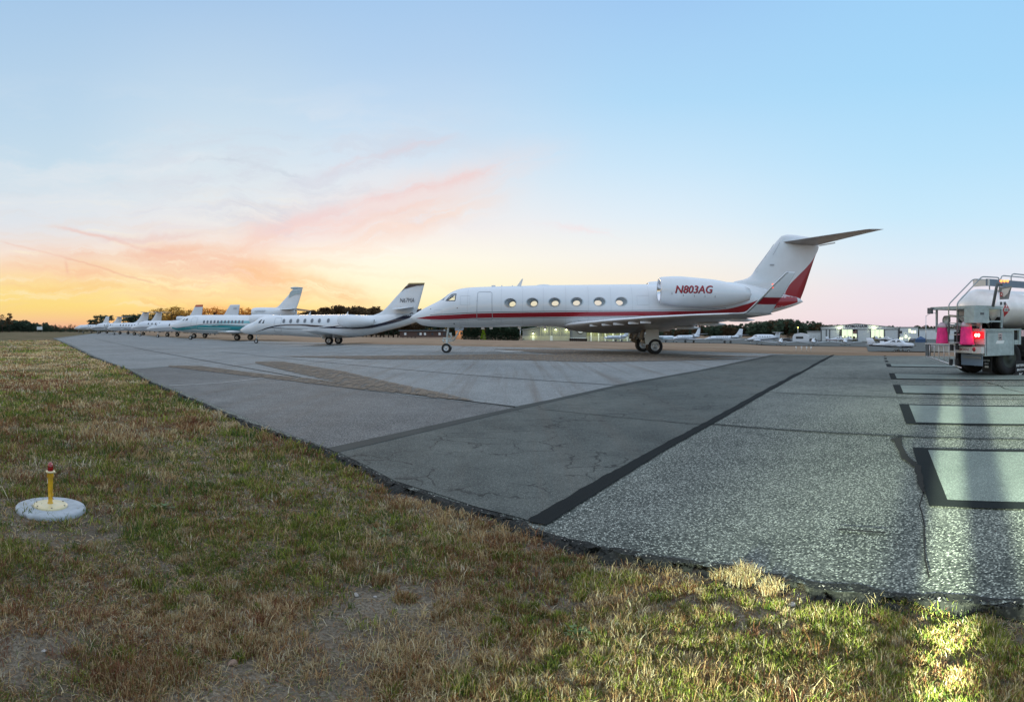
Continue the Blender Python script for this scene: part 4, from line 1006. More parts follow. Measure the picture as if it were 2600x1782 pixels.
    for sd in (-1, 1):
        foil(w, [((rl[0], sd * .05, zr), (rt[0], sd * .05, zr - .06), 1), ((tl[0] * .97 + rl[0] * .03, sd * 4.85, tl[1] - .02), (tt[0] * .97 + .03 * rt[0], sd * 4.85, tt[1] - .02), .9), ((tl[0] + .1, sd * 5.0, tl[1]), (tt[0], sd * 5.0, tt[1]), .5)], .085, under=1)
    fixn(w.build('tailplane', [M['jet_white'], M['jet_under_shade']], root))
    w = MB(); q = b([(1590, 218), (1600, 205), (1730, 182), (1728, 192)], 1.8); w.add([(x, -1.8, z) for x, z in q] + [(x, -1.75, z) for x, z in q], [(0, 1, 2, 3), (7, 6, 5, 4)]); w.build('elevator_tab', M['jet_white'], root)
    # engines
    t = 1.95; tp = b([(240, 480), (285, 474), (400, 470), (520, 480), (700, 498), (850, 528), (960, 552), (1000, 572)], t); bt = b([(262, 690), (285, 700), (330, 712), (450, 724), (600, 735), (750, 730), (900, 704), (1000, 672)], t)
    tp = fold(tp); bt = fold(bt); x0 = b([(240, 585)], t)[0][0]; x1e = b([(998, 620)], t)[0][0]; cyl = []
    for i in range(14):
        x = x0 + (x1e - x0) * i / 13; zt, zb = pch(x, tp), pch(x, bt); cyl.append((x, (zt + zb) / 2, (zt - zb) / 2))
    for sd in (-1, 1):
        n = nacelle(root, cyl, sd * 2.0, sd)
        w = MB(); foil(w, [((x0 + 1.3, sd * 1.0, cyl[4][1] + .1), (x1e + .35, sd * .8, cyl[-1][1] - .12), 1), ((x0 + 1.4, sd * 1.5, cyl[4][1]), (x1e + .2, sd * 1.7, cyl[-1][1] - .15), 1)], .1); fixn(w.build('pylon', M['jet_white'], root))
    # registration on the engine
    def onnac(u, v, off=.012):
        p = fr.b(*B((374 + u * 318, 613 - v * 66 + 0 * u)), t=2.75); zc = np.interp(p[0], [c[0] for c in cyl], [c[1] for c in cyl]); rr = np.interp(p[0], [c[0] for c in cyl], [c[2] for c in cyl])
        q = max(0, rr * rr - (p[1] - zc) ** 2); return (p[0], -2.0 - math.sqrt(q) - off, p[1])
    w = MB(); put_text(w, 'N803AG', lambda u, v: onnac(u + .012, v - .04, .010), 0, .25, .012); w.build('registration', M['black_letter'], root)
    w = MB(); put_text(w, 'N803AG', lambda u, v: onnac(u, v, .016), 0, .25, .010); w.build('registration', M['red_letter'], root)
    for p in ((350, 614), (444, 630), (536, 634), (626, 638), (712, 640)):
        q = fr.b(*B(p), t=2.75); zc = np.interp(q[0], [c[0] for c in cyl], [c[1] for c in cyl]); rr = np.interp(q[0], [c[0] for c in cyl], [c[2] for c in cyl]); y = -2.0 - math.sqrt(max(0, rr * rr - (q[1] - zc) ** 2)) - .01
        w = MB(); w.box((q[0], y, q[1]), (.03, .01, .15)); w.build('cowl_latch', M['jet_grey_line'], root)
    # wings
    r0 = a([(1462, 546)], 1.1)[0]; tl = b([(960, 782)], 10.6)[0]; tt = b([(1205, 790)], 10.6)[0]
    for sd in (-1, 1):
        w = MB(); rte = (r0[0] + 6.2, r0[1] - .33)
        mid = lambda f, z=0: ((r0[0] + (tl[0] - r0[0]) * f, sd * (1.1 + 9.5 * f), r0[1] + (tl[1] - r0[1]) * f + .10 * math.sin(math.pi * f)), (rte[0] + (tt[0] - rte[0]) * (f ** 1.0), sd * (1.1 + 9.5 * f), rte[1] + (tt[1] - rte[1]) * f), 1 - .15 * f)
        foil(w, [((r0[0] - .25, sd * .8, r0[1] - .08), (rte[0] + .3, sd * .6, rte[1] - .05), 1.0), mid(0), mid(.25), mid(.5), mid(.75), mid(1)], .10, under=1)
        wing = fixn(w.build('wing', [M['jet_white'], M['jet_under_shade']], root))
        # winglet
        wl = b([(975, 780), (1015, 765), (1055, 716), (1180, 560), (1290, 448), (1308, 436)], 11.2); wt = b([(1215, 778), (1222, 760), (1240, 706), (1290, 600), (1352, 480), (1371, 436)], 11.2)
        zs = sorted(set([wl[0][1], wl[1][1], wl[2][1], wl[3][1], wl[4][1], wl[5][1], b([(1240, 706)], 11.2)[0][1], b([(1272, 650)], 11.2)[0][1], b([(1272, 642)], 11.2)[0][1], b([(1240, 712)], 11.2)[0][1]]))
        L2 = sorted([(z, x) for x, z in wl]); T2 = sorted([(z, x) for x, z in wt])
        z1r, z2r = b([(1240, 707)], 11.2)[0][1], b([(1272, 650)], 11.2)[0][1]
        secs, mm = [], []
        secs.append((( tl[0], sd * 10.55, tl[1]), (tt[0], sd * 10.55, tt[1]), .8)); mm.append(0)
        for z in zs:
            k = (z - zs[0]) / (zs[-1] - zs[0]); y_ = 10.75 + .55 * min(1, k * 2.2) + .25 * k
            secs.append(((pch(z, L2), sd * y_, z), (pch(z, T2), sd * y_, z + (.0)), .8 if k > .02 else .5)); mm.append(1 if z1r - .01 <= z < z2r - .01 else 0)
        w = MB(); foil(w, secs, .07, 0, None, None, (0, 1, .25 * -sd), True, mm); wg = fixn(w.build('winglet', [M['jet_white'], M['jet_red']], wing))
        w = MB(); pts = [(pch(z, L2) - .01, sd * (10.75 + .55 * min(1, (z - zs[0]) / (zs[-1] - zs[0]) * 2.2) + .25 * (z - zs[0]) / (zs[-1] - zs[0])), z) for z in zs]; w.tube([(r0[0] + (tl[0] - r0[0]) * .93, sd * (1.1 + 9.5 * .93), r0[1] + (tl[1] - r0[1]) * .93), (tl[0], sd * 10.6, tl[1])] + pts[1:], .05, 0, 8); w.build('leading_edge', M['bare_metal'], wg)
        if sd < 0:
            q = b([(1185, 570), (1205, 545)], 11.2); w = MB(); w.box((q[0][0], sd * 11.45, q[0][1] + .1), (.05, .05, .22)); w.build('navigation_light', M['nav_red'], wg)
            for px in (1715, 1850, 1975, 2130, 2250):
                f = (px - 1460) / 1700; w = MB(); x = r0[0] + (tl[0] - r0[0]) * f; w.box((x + .35, sd * (1.1 + 9.5 * f), r0[1] + (tl[1] - r0[1]) * f - .12), (.6, .06, .12)); w.build('stall_fence', M['jet_white'], wing)
        for f in (.3, .55, .8):
            x = rte[0] + (tt[0] - rte[0]) * f; z = rte[1] + (tt[1] - rte[1]) * f; y_ = sd * (1.1 + 9.5 * f); w = MB(); w.lathe((x - 1.3, y_, z - .10), [(0, .01), (.4, .09), (1.2, .10), (1.7, .01)], 'x', 10); w.build('flap_fairing', M['jet_white'], wing)
    # nose gear
    g = a([(445, 735)])[0]; zt = .95
    mb = MB(); x = g[0]; rn = .30
    mb.tube([(x + .12, 0, 1.75), (x + .02, 0, .9)], .065); mb.tube([(x + .02, 0, .95), (x, 0, rn)], .09); mb.tube([(x, -.2, rn), (x, .2, rn)], .05)
    mb.tube([(x + 1.05, -.08, 1.8), (x + .42, -.05, .75)], .045); mb.tube([(x + 1.05, .08, 1.8), (x + .42, .05, .75)], .045); mb.tube([(x + .42, 0, .78), (x + .08, 0, .72)], .04)
    mb.tube([(x - .22, -.05, .93), (x + .3, -.05, .86)], .05); mb.tube([(x - .25, -.07, .86), (x - .15, -.07, .66)], .05); mb.tube([(x + .06, 0, .6), (x + .32, 0, .42), (x + .1, 0, .3)], .03)
    mb.tube([(x + .0, -.02, 1.72), (x + .42, -.04, 1.66)], .035); mb.tube([(x + .16, 0, 1.25), (x + .32, 0, 1.05), (x + .24, 0, .88)], .05); mb.box((x + .28, -.08, 1.2), (.1, .08, .14))
    mb.lathe((x - .12, -.12, 1.42), [(-.05, .06), (.04, .075), (.05, .01)], 'x', 12)
    gg = fixn(mb.build('nose_gear', M['gear_white'], root))
    wheel(gg, x, -.19, rn, .19); wheel(gg, x, .19, rn, .19)
    # main gear
    for sd, tt_ in ((-1, 2.1), (1, -2.1)):
        q = fr.b(*A((2195, 735)), t=2.1)[0]; rm = .465
        mb = MB(); x = q
        mb.tube([(x - .45, sd * 2.1, 1.95), (x - .75, sd * 2.1, 1.2), (x - .8, sd * 2.1, .85)], .13); mb.tube([(x - .8, sd * 2.1, .82), (x, sd * 2.1, rm)], .11)
        mb.tube([(x - .25, sd * 2.1, 1.9), (x - .35, sd * 2.0, 1.2), (x - .62, sd * 2.1, .72)], .07); mb.tube([(x - .12, sd * 2.15, 1.65), (x - .95, sd * 2.1, 1.55)], .07); mb.tube([(x - .6, sd * 1.9, 1.5), (x - .2, sd * 1.0, 1.75)], .07)
        for k in range(3): mb.box((x - .42 + k * .04, sd * 2.16, 1.25 - k * .16), (.2, .12, .08))
        mb.box((x - .45, sd * 2.0, 1.72), (.55, .5, .25))
        mb.tube([(x, sd * 2.1 - .3, rm), (x, sd * 2.1 + .3, rm)], .07)
        gg = fixn(mb.build('main_gear', M['gear_tan'], root))
        wheel(gg, x, sd * 2.1 - .24, rm, .34, spokes=18); wheel(gg, x, sd * 2.1 + .24, rm, .34, spokes=18)
        d = fr.bl([A(p) for p in ((2130, 560), (2232, 560), (2230, 700), (2180, 706), (2118, 712), (2112, 640))], 2.35); w = MB(); ys = sd * 2.47
        w.add([(x_, ys, z) for x_, z in d] + [(x_, ys - sd * .03, z) for x_, z in d], [tuple(range(6)), tuple(range(11, 5, -1))] + [(i, (i + 1) % 6, 6 + (i + 1) % 6, 6 + i) for i in range(6)])
        dd = [p for p in d]; w.add([(d[0][0], ys - sd * .035, d[0][1] - .50), (d[1][0], ys - sd * .035, d[1][1] - .50), (d[1][0], ys - sd * .035, d[1][1] - .52), (d[0][0], ys - sd * .035, d[0][1] - .52)], [(0, 1, 2, 3)], 1)
        fixn(w.build('gear_door', [M['gear_white'], M['jet_grey_line']], root))
    return root
mat('jet_under_shade', (.37, .35, .335), .35, coat=.2, var=.15, vs=1.5)  # darker grey puts the shade under wing and tailplane into the paint
mat('seam_soft', (.48, .51, .54), .5)
mat('gear_tan', (.26, .23, .19), .5, var=.4, vs=12)
mat('cabin', (.5, .5, .5), .8)
mat('reveal', (.42, .44, .45), .6)
mat('cockpit_glow', (.55, .5, .4), .1, coat=1)
big_jet()

# ------------------------------------------------------------------ the rest of the row
def make_jet(root, S, hi=True):
    white = 'jet_white' if hi else 'jet_white_far'
    top, bot = fold(S['top']), fold(S['bot']); x0, x1 = top[0][0], top[-1][0]; wm = S['w']
    wd = [(x, min((pch(x, top) - pch(x, bot)) / 2 * .98, wm)) for x in np.linspace(x0, x1, 36)]
    bd = Body(top, bot, wd, x0, x1 - .001, 80 if hi else 44, 48 if hi else 28)
    mb = MB(); bd.mesh(mb, 0); mats = [M[white]]
    for lo, hi_, m in S.get('bands', []):
        if M[m] not in mats: mats.append(M[m])
        bd.band(mb, lo, hi_, mats.index(M[m]), S.get('boff', .007), n=60 if hi else 24, nv=4)
    mb.build('fuselage', mats, root)
    rx, rz = S.get('win', (.17, .24))
    for cx, cz in S.get('windows', []):
        w = MB(); bd.fill(w, oval(cx, cz, rx, rz, 20, 2.4), 0, .014, rings=3); wf = w.build('window', M['glass_grey'] if hi else M['glass_dark'], root)
        if hi: w = MB(); bd.ribbon(w, oval(cx, cz, rx + .02, rz + .02, 20, 2.4), .035, 0, .018); w.build('frame', M['seam'], wf)
    for p in S.get('cockpit', []):
        w = MB(); bd.fill(w, p, 0, .008, rings=5); w.build('cockpit_window', M['glass_dark'], root)
    if S.get('door'): w = MB(); bd.ribbon(w, S['door'], .035 if hi else .05, 0, .011); w.build('door', M['seam'], root)
    LE = sorted((z, x) for x, z in S['finle']); TE = sorted((z, x) for x, z in S['finte']); z0, z1 = LE[0][0], LE[-1][0]
    secs = []; mm = []
    for z in [z0 - .3] + list(np.linspace(z0, z1, 16)):
        secs.append(((pch(z, LE), 0, z), (pch(z, TE), 0, z), 1 if z < z1 - .1 else .5)); mm.append(1 if S.get('tipz') and z > S['tipz'] else 0)
    w = MB(); foil(w, secs, .09, 0, None, None, 'y', True, mm); fin = fixn(w.build('tail_fin', [M[white], M[S.get('tipm', white)]], root))
    if S.get('finmarks'):
        for pts, m in S['finmarks']:
            w = MB(); y_ = S.get('finy', -.13); n = len(pts); w.add([(x, y_, z) for x, z in pts], [tuple(range(n))]); w.build('fin_mark', M[m], fin)
    t = S['tail']; w = MB()
    for sd in (-1, 1): foil(w, [((t[0][0], sd * .05, t[0][2]), (t[1][0], sd * .05, t[1][2]), 1), ((t[2][0], sd * t[2][1], t[2][2]), (t[3][0], sd * t[3][1], t[3][2]), .8)], .08)
    fixn(w.build('tailplane', M[white], root))
    for sd in (-1, 1):
        n = nacelle(root, S['nac'], sd * S['nacy'], sd, m=white, lip='chrome' if hi else 'bare_metal', nseg=28 if hi else 16, spin=.25)
        w = MB(); a, b = S['nac'][1], S['nac'][-1]; foil(w, [((a[0] + .4, sd * wm * .6, a[1]), (b[0] - .2, sd * wm * .5, b[1]), 1), ((a[0] + .5, sd * S['nacy'] * .9, a[1]), (b[0] - .3, sd * S['nacy'] * .9, b[1]), 1)], .12); fixn(w.build('pylon', M[white], root))
        g = S['wing']; w = MB(); foil(w, [((g[0][0], sd * g[0][1], g[0][2]), (g[1][0], sd * g[1][1], g[1][2]), 1), ((g[2][0], sd * g[2][1], g[2][2]), (g[3][0], sd * g[3][1], g[3][2]), .9)], .11); wg = fixn(w.build('wing', M[white], root))
        if S.get('winglet'):
            h = S['winglet']; w = MB(); foil(w, [((g[2][0] + .1, sd * g[2][1], g[2][2]), (g[3][0], sd * g[3][1], g[3][2]), 1), ((g[3][0] + .1, sd * (g[2][1] + .25), g[2][2] + h), (g[3][0] + .6, sd * (g[2][1] + .25), g[2][2] + h), 1)], .08, axis='y'); fixn(w.build('winglet', M[white], wg))
    ng = S['nose_gear']; gear_leg(root, 'nose_gear', ng[0], 0, S['belly'], ng[1], ng[2], ng[3] if len(ng) > 3 else False, .05)
    mg = S['main_gear']
    for sd in (-1, 1):
        g = gear_leg(root, 'main_gear', mg[0], sd * mg[3], S['belly'], mg[1], mg[2], mg[4], -.1, 'gear_metal')
        if sd < 0 and hi:
            w = MB(); w.box((mg[0] - .45, -mg[3] - .12, S['belly'] * .62 + mg[1] * .5), (.5, .03, S['belly'] * .55)); w.build('gear_door', M['gear_white'], root)
    if S.get('duct'):
        nacelle(root, S['duct'], 0, 1, m=white, name='centre_engine', lip='bare_metal', nseg=24)
    return bd
ROW = 'business jets parked in a row on the apron'
def swept_jet():
    """second jet: black wave stripe, N67MA"""
    fr = Frame(.04, 58.0, 609.5); A = lambda p: (580 + p[0] * .22375, 690 + p[1] * .22375)
    a = lambda pts, t=0: fr.bl([A(p) for p in pts], t)
    root = empty('private_jet', (fr.o[0], fr.o[1], 0), -fr.al, 'white jet with a thin black wave stripe, seven small windows and N67MA on its fin', 'jet', ROW)
    S = {}
    S['top'] = a([(133, 662), (142, 650), (170, 630), (240, 590), (310, 560), (350, 530), (385, 512), (425, 501), (520, 495), (900, 489), (1260, 486), (1650, 493), (1800, 480), (1950, 470), (2100, 475), (2170, 500), (2200, 520)])
    S['bot'] = a([(133, 663), (145, 678), (180, 698), (250, 708), (320, 712), (500, 714), (700, 724), (900, 738), (1100, 745), (1300, 750), (1450, 740), (1600, 716), (1800, 667), (2000, 616), (2130, 572), (2200, 540)])
    S['w'] = 1.0
    k = lambda pts, th: ([(x, z - th(i)) for i, (x, z) in enumerate(pts)], [(x, z + th(i)) for i, (x, z) in enumerate(pts)])
    w1 = a([(290, 688), (370, 662), (450, 636), (520, 620), (600, 607), (700, 601), (800, 601), (880, 606), (960, 614), (1050, 616), (1080, 616)], .9)
    th = [.01, .03, .05, .055, .05, .045, .05, .08, .09, .05, .01]; b1 = k(w1, lambda i: th[i])
    w2 = a([(1035, 632), (1150, 634), (1350, 638), (1550, 630), (1750, 592), (1950, 530), (2080, 478), (2170, 440)], .9)
    th2 = [.02, .06, .08, .10, .13, .19, .24, .25]; b2 = k(w2, lambda i: th2[i])
    w3 = a([(1100, 632), (1200, 622), (1280, 609)], .95); b3 = k(w3, lambda i: (.05, .05, .01)[i])
    w4 = a([(370, 663), (500, 634), (600, 640), (700, 648), (840, 650), (900, 650)], .95); b4 = k(w4, lambda i: (.02, .03, .025, .02, .015, .01)[i])
    w5 = a([(560, 618), (700, 610), (850, 612), (1000, 625), (1100, 608)], .95); b5 = k(w5, lambda i: .012)
    w6 = a([(1400, 652), (1600, 640), (1800, 600), (2000, 540), (2140, 480)], .9); b6 = k(w6, lambda i: .02)
    S['bands'] = [(b1[0], b1[1], 'navy'), (b2[0], b2[1], 'navy'), (b3[0], b3[1], 'navy'), (b4[0], b4[1], 'navy'), (b5[0], b5[1], 'jet_grey_line'), (b6[0], b6[1], 'jet_grey_line')]
    S['windows'] = a([(627, 559), (705, 559), (785, 557), (865, 556), (946, 555), (1029, 555), (1131, 553)], .95); S['win'] = (.13, .19)
    S['cockpit'] = [a([(343, 582), (352, 560), (374, 540), (388, 542), (372, 584)], .7), a([(382, 584), (398, 546), (410, 548), (408, 584)], .85)]
    S['door'] = a([(524, 525), (534, 519), (590, 519), (598, 527), (595, 672), (586, 683), (528, 683), (516, 670)], .95)
    S['finle'] = a([(1640, 494), (1690, 480), (1760, 436), (1900, 286), (1980, 200), (2035, 140), (2048, 127)]); S['finte'] = a([(2135, 460), (2160, 380), (2195, 250), (2228, 124)])
    S['tipm'] = 'gold'; S['tipz'] = a([(2100, 152)])[0][1]
    q = a([(2012, 168), (2060, 142), (2220, 138), (2222, 152), (2140, 158), (2060, 178), (2000, 196), (1955, 235)]); S['finmarks'] = [(q, 'navy')]
    t = a([(1842, 430), (2085, 420)], .1); tt = a([(1865, 424), (2100, 386)], 3.1)
    rl, rt = a([(1880, 412)], .1)[0], a([(2105, 400)], .1)[0]; tl, tp = a([(1845, 430)], 3.4)[0], a([(2030, 408)], 3.4)[0]
    S['tail'] = ((rl[0], 0, rl[1]), (rt[0], 0, rt[1]), (tl[0], 3.4, tl[1]), (tp[0], 3.4, tp[1]))
    tpn = fold(a([(1253, 495), (1275, 487), (1330, 483), (1400, 486), (1500, 498), (1600, 521), (1655, 540)], 1.5)); btn = fold(a([(1253, 600), (1280, 618), (1330, 628), (1400, 632), (1500, 628), (1600, 612), (1655, 598)], 1.5)); nx0, nx1 = tpn[0][0], tpn[-1][0]
    S['nac'] = [(x, (pch(x, tpn) + pch(x, btn)) / 2, (pch(x, tpn) - pch(x, btn)) / 2) for x in np.linspace(nx0, nx1, 10)]; S['nacy'] = 1.5
    wl, wt = a([(830, 657)], 9.2)[0], a([(1000, 668)], 9.2)[0]; r1, r2 = a([(1050, 738)], 1.0)[0], a([(1340, 737)], 1.0)[0]
    S['wing'] = ((r1[0], .9, r1[1]), (r2[0] + .3, .9, r2[1]), (wl[0], 9.2, wl[1]), (wt[0], 9.2, wt[1]))
    S['belly'] = .95; S['nose_gear'] = (a([(315, 795)])[0][0], .23, .14); S['main_gear'] = (a([(1145, 792)], 1.4)[0][0], .37, .2, 1.45, True)
    bd = make_jet(root, S)
    w = MB(); p0, p1 = a([(1950, 350)])[0], a([(2112, 298)])[0]; put_text(w, 'N67MA', lambda u, v: (p0[0] + (p1[0] - p0[0]) * u, -.17, p0[1] + (p1[1] - p0[1]) * v), 0, .2, -.004, 2); w.build('registration', M['black_letter'], root)
    for px in (920, 1345):
        q = a([(px, 488)])[0]; w = MB(); w.add([(q[0] - .15, y, q[1] - .03) for y in (-.02, .02)] + [(q[0] + .1, y, q[1] - .03) for y in (-.02, .02)] + [(q[0] + .12, y, q[1] + .33) for y in (-.02, .02)], [(0, 2, 4), (5, 3, 1), (0, 1, 3, 2), (2, 3, 5, 4), (4, 5, 1, 0)]); w.build('antenna', M['jet_white'], root)
swept_jet()
def trijet():
    fr = Frame(.04, 73.0, 430.5); A = lambda p: (430 + p[0] * .1549, 720 + p[1] * .1549); a = lambda pts, t=0: fr.bl([A(p) for p in pts], t)
    root = empty('private_jet', (fr.o[0], fr.o[1], 0), -fr.al, 'white three engine jet with a teal belly, twelve round windows and a tall fin', 'jet', ROW)
    S = {}
    S['top'] = a([(0, 712), (20, 680), (60, 650), (120, 622), (200, 590), (240, 560), (285, 536), (340, 523), (500, 515), (900, 514), (1360, 517), (1700, 520), (2040, 520), (2150, 540)])
    S['bot'] = a([(0, 716), (30, 738), (100, 765), (200, 786), (350, 800), (600, 818), (800, 828), (1170, 828), (1450, 800), (1700, 740), (2000, 640), (2150, 560)])
    S['w'] = 1.2
    L1 = a([(5, 715), (100, 724), (200, 716), (350, 694), (500, 680), (700, 676), (900, 682), (1100, 694), (1300, 706), (1500, 716)], 1); LB = a([(5, 724), (100, 762), (200, 783), (350, 797), (600, 814), (800, 822), (1170, 822), (1450, 794), (1500, 770)], .6)
    g = lambda pts, th, t=1.1: (lambda P: ([(x, z - th) for x, z in P], [(x, z + th) for x, z in P]))(a(pts, t))
    s1 = g([(80, 728), (250, 708), (400, 690), (600, 664), (800, 648), (1000, 640), (1200, 642)], .03); s2 = g([(250, 722), (450, 700), (650, 680), (850, 668), (1050, 676), (1250, 690)], .04); s3 = g([(780, 640), (900, 632), (1100, 632), (1300, 630), (1420, 632)], .16); s4 = g([(700, 690), (850, 680), (1050, 688), (1300, 704)], .05)
    S['bands'] = [(LB, L1, 'teal'), (s1[0], s1[1], 'jet_grey_line'), (s2[0], s2[1], 'teal_light'), (s3[0], s3[1], 'teal_light'), (s4[0], s4[1], 'jet_grey_line')]
    S['windows'] = a([(568 + i * 57.5, 627) for i in range(12)], 1.15); S['win'] = (.14, .19)
    S['cockpit'] = [a([(215, 605), (250, 575), (268, 570), (248, 606)], .8), a([(255, 606), (280, 568), (306, 566), (302, 604)], 1.0)]
    S['door'] = a([(362, 560), (372, 552), (446, 554), (454, 566), (442, 740), (352, 736)], 1.15)
    S['finle'] = a([(1700, 405), (1760, 388), (1850, 300), (2010, 115), (2035, 75)]); S['finte'] = a([(2075, 430), (2120, 310), (2165, 160), (2188, 66)])
    zt = a([(2035, 70)])[0][1]
    S['finmarks'] = [(a([(1980, 150), (2012, 112), (2180, 100), (2160, 168), (2060, 178), (1960, 235)]), 'pale_teal')]
    rl, rt = a([(1815, 412)], .1)[0], a([(2075, 405)], .1)[0]; tl, tp = a([(1900, 420)], 3.8)[0], a([(2050, 408)], 3.8)[0]
    S['tail'] = ((rl[0], 0, rl[1]), (rt[0], 0, rt[1]), (rl[0] + 1.6, 3.8, rl[1] - .2), (rt[0] + .9, 3.8, rt[1] - .2))
    nx0 = a([(1338, 600)], 1.9)[0]; S['nac'] = [(nx0[0] + 4.2 * i / 8, nx0[1] + .12, .62 * (.86 + .14 * math.sin(math.pi * min(1, .15 + i / 8)))) for i in range(9)]; S['nacy'] = 1.9
    d0, d1 = a([(1365, 468)])[0], a([(2075, 462)])[0]; S['duct'] = [(d0[0] + (d1[0] - d0[0]) * i / 9, d0[1] + (d1[1] - d0[1] - .05) * i / 9, (.50, .62, .62, .62, .6, .58, .55, .5, .45, .4)[i]) for i in range(10)]
    wl, wt = a([(1030, 788)], 9.3)[0], a([(1160, 786)], 9.3)[0]; r1 = a([(900, 815)], 1.1)[0]
    S['wing'] = ((r1[0] - 1.2, 1.0, r1[1] + .15), (r1[0] + 4.3, 1.0, r1[1]), (wl[0], 9.3, wl[1]), (wt[0], 9.3, wt[1]))
    S['belly'] = 1.1; S['nose_gear'] = (a([(350, 905)])[0][0], .26, .14, True); S['main_gear'] = (a([(1115, 905)], 1.9)[0][0], .38, .2, 1.9, True)
    make_jet(root, S)
    w = MB(); c0 = a([(1982, 78)])[0]; c1 = a([(2188, 68)])[0]; w.lathe((c0[0], 0, c0[1] + .02), [(0, .01), (.15, .11), (.5, .16), (1.0, .14), (c1[0] - c0[0], .05), (c1[0] - c0[0] + .01, .005)], 'x', 12); w.build('fin_cap', M['pale_teal'], root)
    w = MB(); p0, p1 = a([(1432, 478)])[0], a([(1610, 436)])[0]; put_text(w, 'N990BF', lambda u, v: (p0[0] + (p1[0] - p0[0]) * u, -.635 - .03 * (1 - (2 * v - 1) ** 2), p0[1] + (p1[1] - p0[1]) * v), 0, .2, .005, 3); w.build('registration', M['pale_letter'], root)
mat('pale_teal', (.36, .46, .50), .3, coat=.4)
trijet()
def template(L, roof, tail='low', tri=False, finh=5.4, line='jet_grey_line'):
    k = L / 19.0; zk = (roof - 1.0) / 2.25; Z = lambda z: 1.0 + (z - 1.0) * zk
    P = lambda pts: [(x * k, Z(z)) for x, z in pts]
    S = {'w': 1.08 * zk}
    S['top'] = P([(0, 1.62), (.25, 1.9), (1.2, 2.3), (2.2, 2.75), (3, 3.03), (4.2, 3.25), (12, 3.25), (16, 3.15), (18, 2.9), (19, 2.6)])
    S['bot'] = P([(0, 1.6), (.3, 1.4), (1.2, 1.15), (2.5, 1.0), (12, .95), (15, 1.5), (18, 2.3), (19, 2.55)])
    lo = P([(.5, 1.62), (4, 1.78), (10, 1.8), (15, 2.0), (18.5, 2.5)]); S['bands'] = [(lo, [(x, z + .10) for x, z in lo], line), ([(x, z - .14) for x, z in lo], [(x, z - .08) for x, z in lo], line)]
    S['windows'] = P([(5.6 + i * 1.0, 2.62) for i in range(6)]); S['win'] = (.14, .19)
    S['cockpit'] = [P([(1.9, 2.45), (2.35, 2.72), (2.9, 2.85), (2.8, 2.5)])]
    S['finle'] = P([(13.2, 3.1), (15.0, 3.5)]) + [(17.4 * k, finh)]; S['finte'] = P([(18.7, 2.7)]) + [(19.2 * k, finh)]
    if tail == 't': S['tail'] = ((17.3 * k, 0, finh), (19.3 * k, 0, finh), (19.0 * k, 3.6 * k, finh + .03), (20.0 * k, 3.6 * k, finh + .03))
    else: S['tail'] = ((16.6 * k, 0, Z(3.6)), (18.6 * k, 0, Z(3.6)), (18.2 * k, 3.2, Z(3.9)), (19.3 * k, 3.2, Z(3.9)))
    S['nac'] = [(12.4 * k + 3.6 * k * i / 7, Z(2.75), .56 * zk * (.84 + .16 * math.sin(math.pi * min(1, .15 + i / 7)))) for i in range(8)]; S['nacy'] = 1.65 * zk
    S['wing'] = ((8.0 * k, .9, Z(1.15)), (12.6 * k, .9, Z(1.05)), (11.6 * k, 8.6 * k, Z(1.6)), (13.2 * k, 8.6 * k, Z(1.6)))
    S['belly'] = 1.05; S['nose_gear'] = (2.6 * k, .24, .14, True); S['main_gear'] = (11.4 * k, .36, .2, 1.7, True)
    if tri: S['duct'] = [(12.6 * k + 6 * k * i / 7, Z(3.72) - .05 * i, (.42, .5, .52, .5, .46, .42, .36, .3)[i] * zk) for i in range(8)]
    return S
def far_jet(px0, R, S, label, al=.04):
    fr = Frame(al, R, px0); root = empty('private_jet', (fr.o[0], fr.o[1], 0), -fr.al, label, 'jet', ROW); make_jet(root, S, False); return root
S = template(17.8, 2.55, finh=5.25); S['finmarks'] = [([(16.9, 4.55), (17.5, 4.55), (17.5, 4.75), (16.9, 4.75)], 'pale_letter')]; S['bands'] = []
lo = [(1, 1.35), (4, 1.5), (8, 1.6), (12, 1.5)]; S['bands'] = [(lo, [(x, z + .08) for x, z in lo], 'jet_grey_line')]; S['winglet'] = 0
far_jet(371, 86, S, 'small white jet with two dark windows just left of the teal bellied jet')
S = template(16.4, 3.0, tri=True, finh=5.9); S['tipm'] = 'orange_tip'; S['tipz'] = 5.35; S['windows'] = S['windows']
far_jet(333, 98, S, 'white three engine jet with an orange tipped fin behind the small white jet')
far_jet(272, 113, template(15.6, 2.75, 't', finh=5.1), 'white T tailed jet with a row of tiny cabin windows, fourth nose from the left')
S = template(19.6, 2.95, 't', finh=5.6, line='navy'); S['winglet'] = 1.5
far_jet(229, 128, S, 'white T tailed jet with a dark line and upturned wingtip, third nose from the left')
far_jet(196, 143, template(17.6, 2.65, 't', finh=4.9), 'white T tailed jet, second from the far left end of the row')
far_jet(188, 158, template(15.6, 2.7, finh=5.4), 'white jet at the far left end of the row with a plain pointed fin')

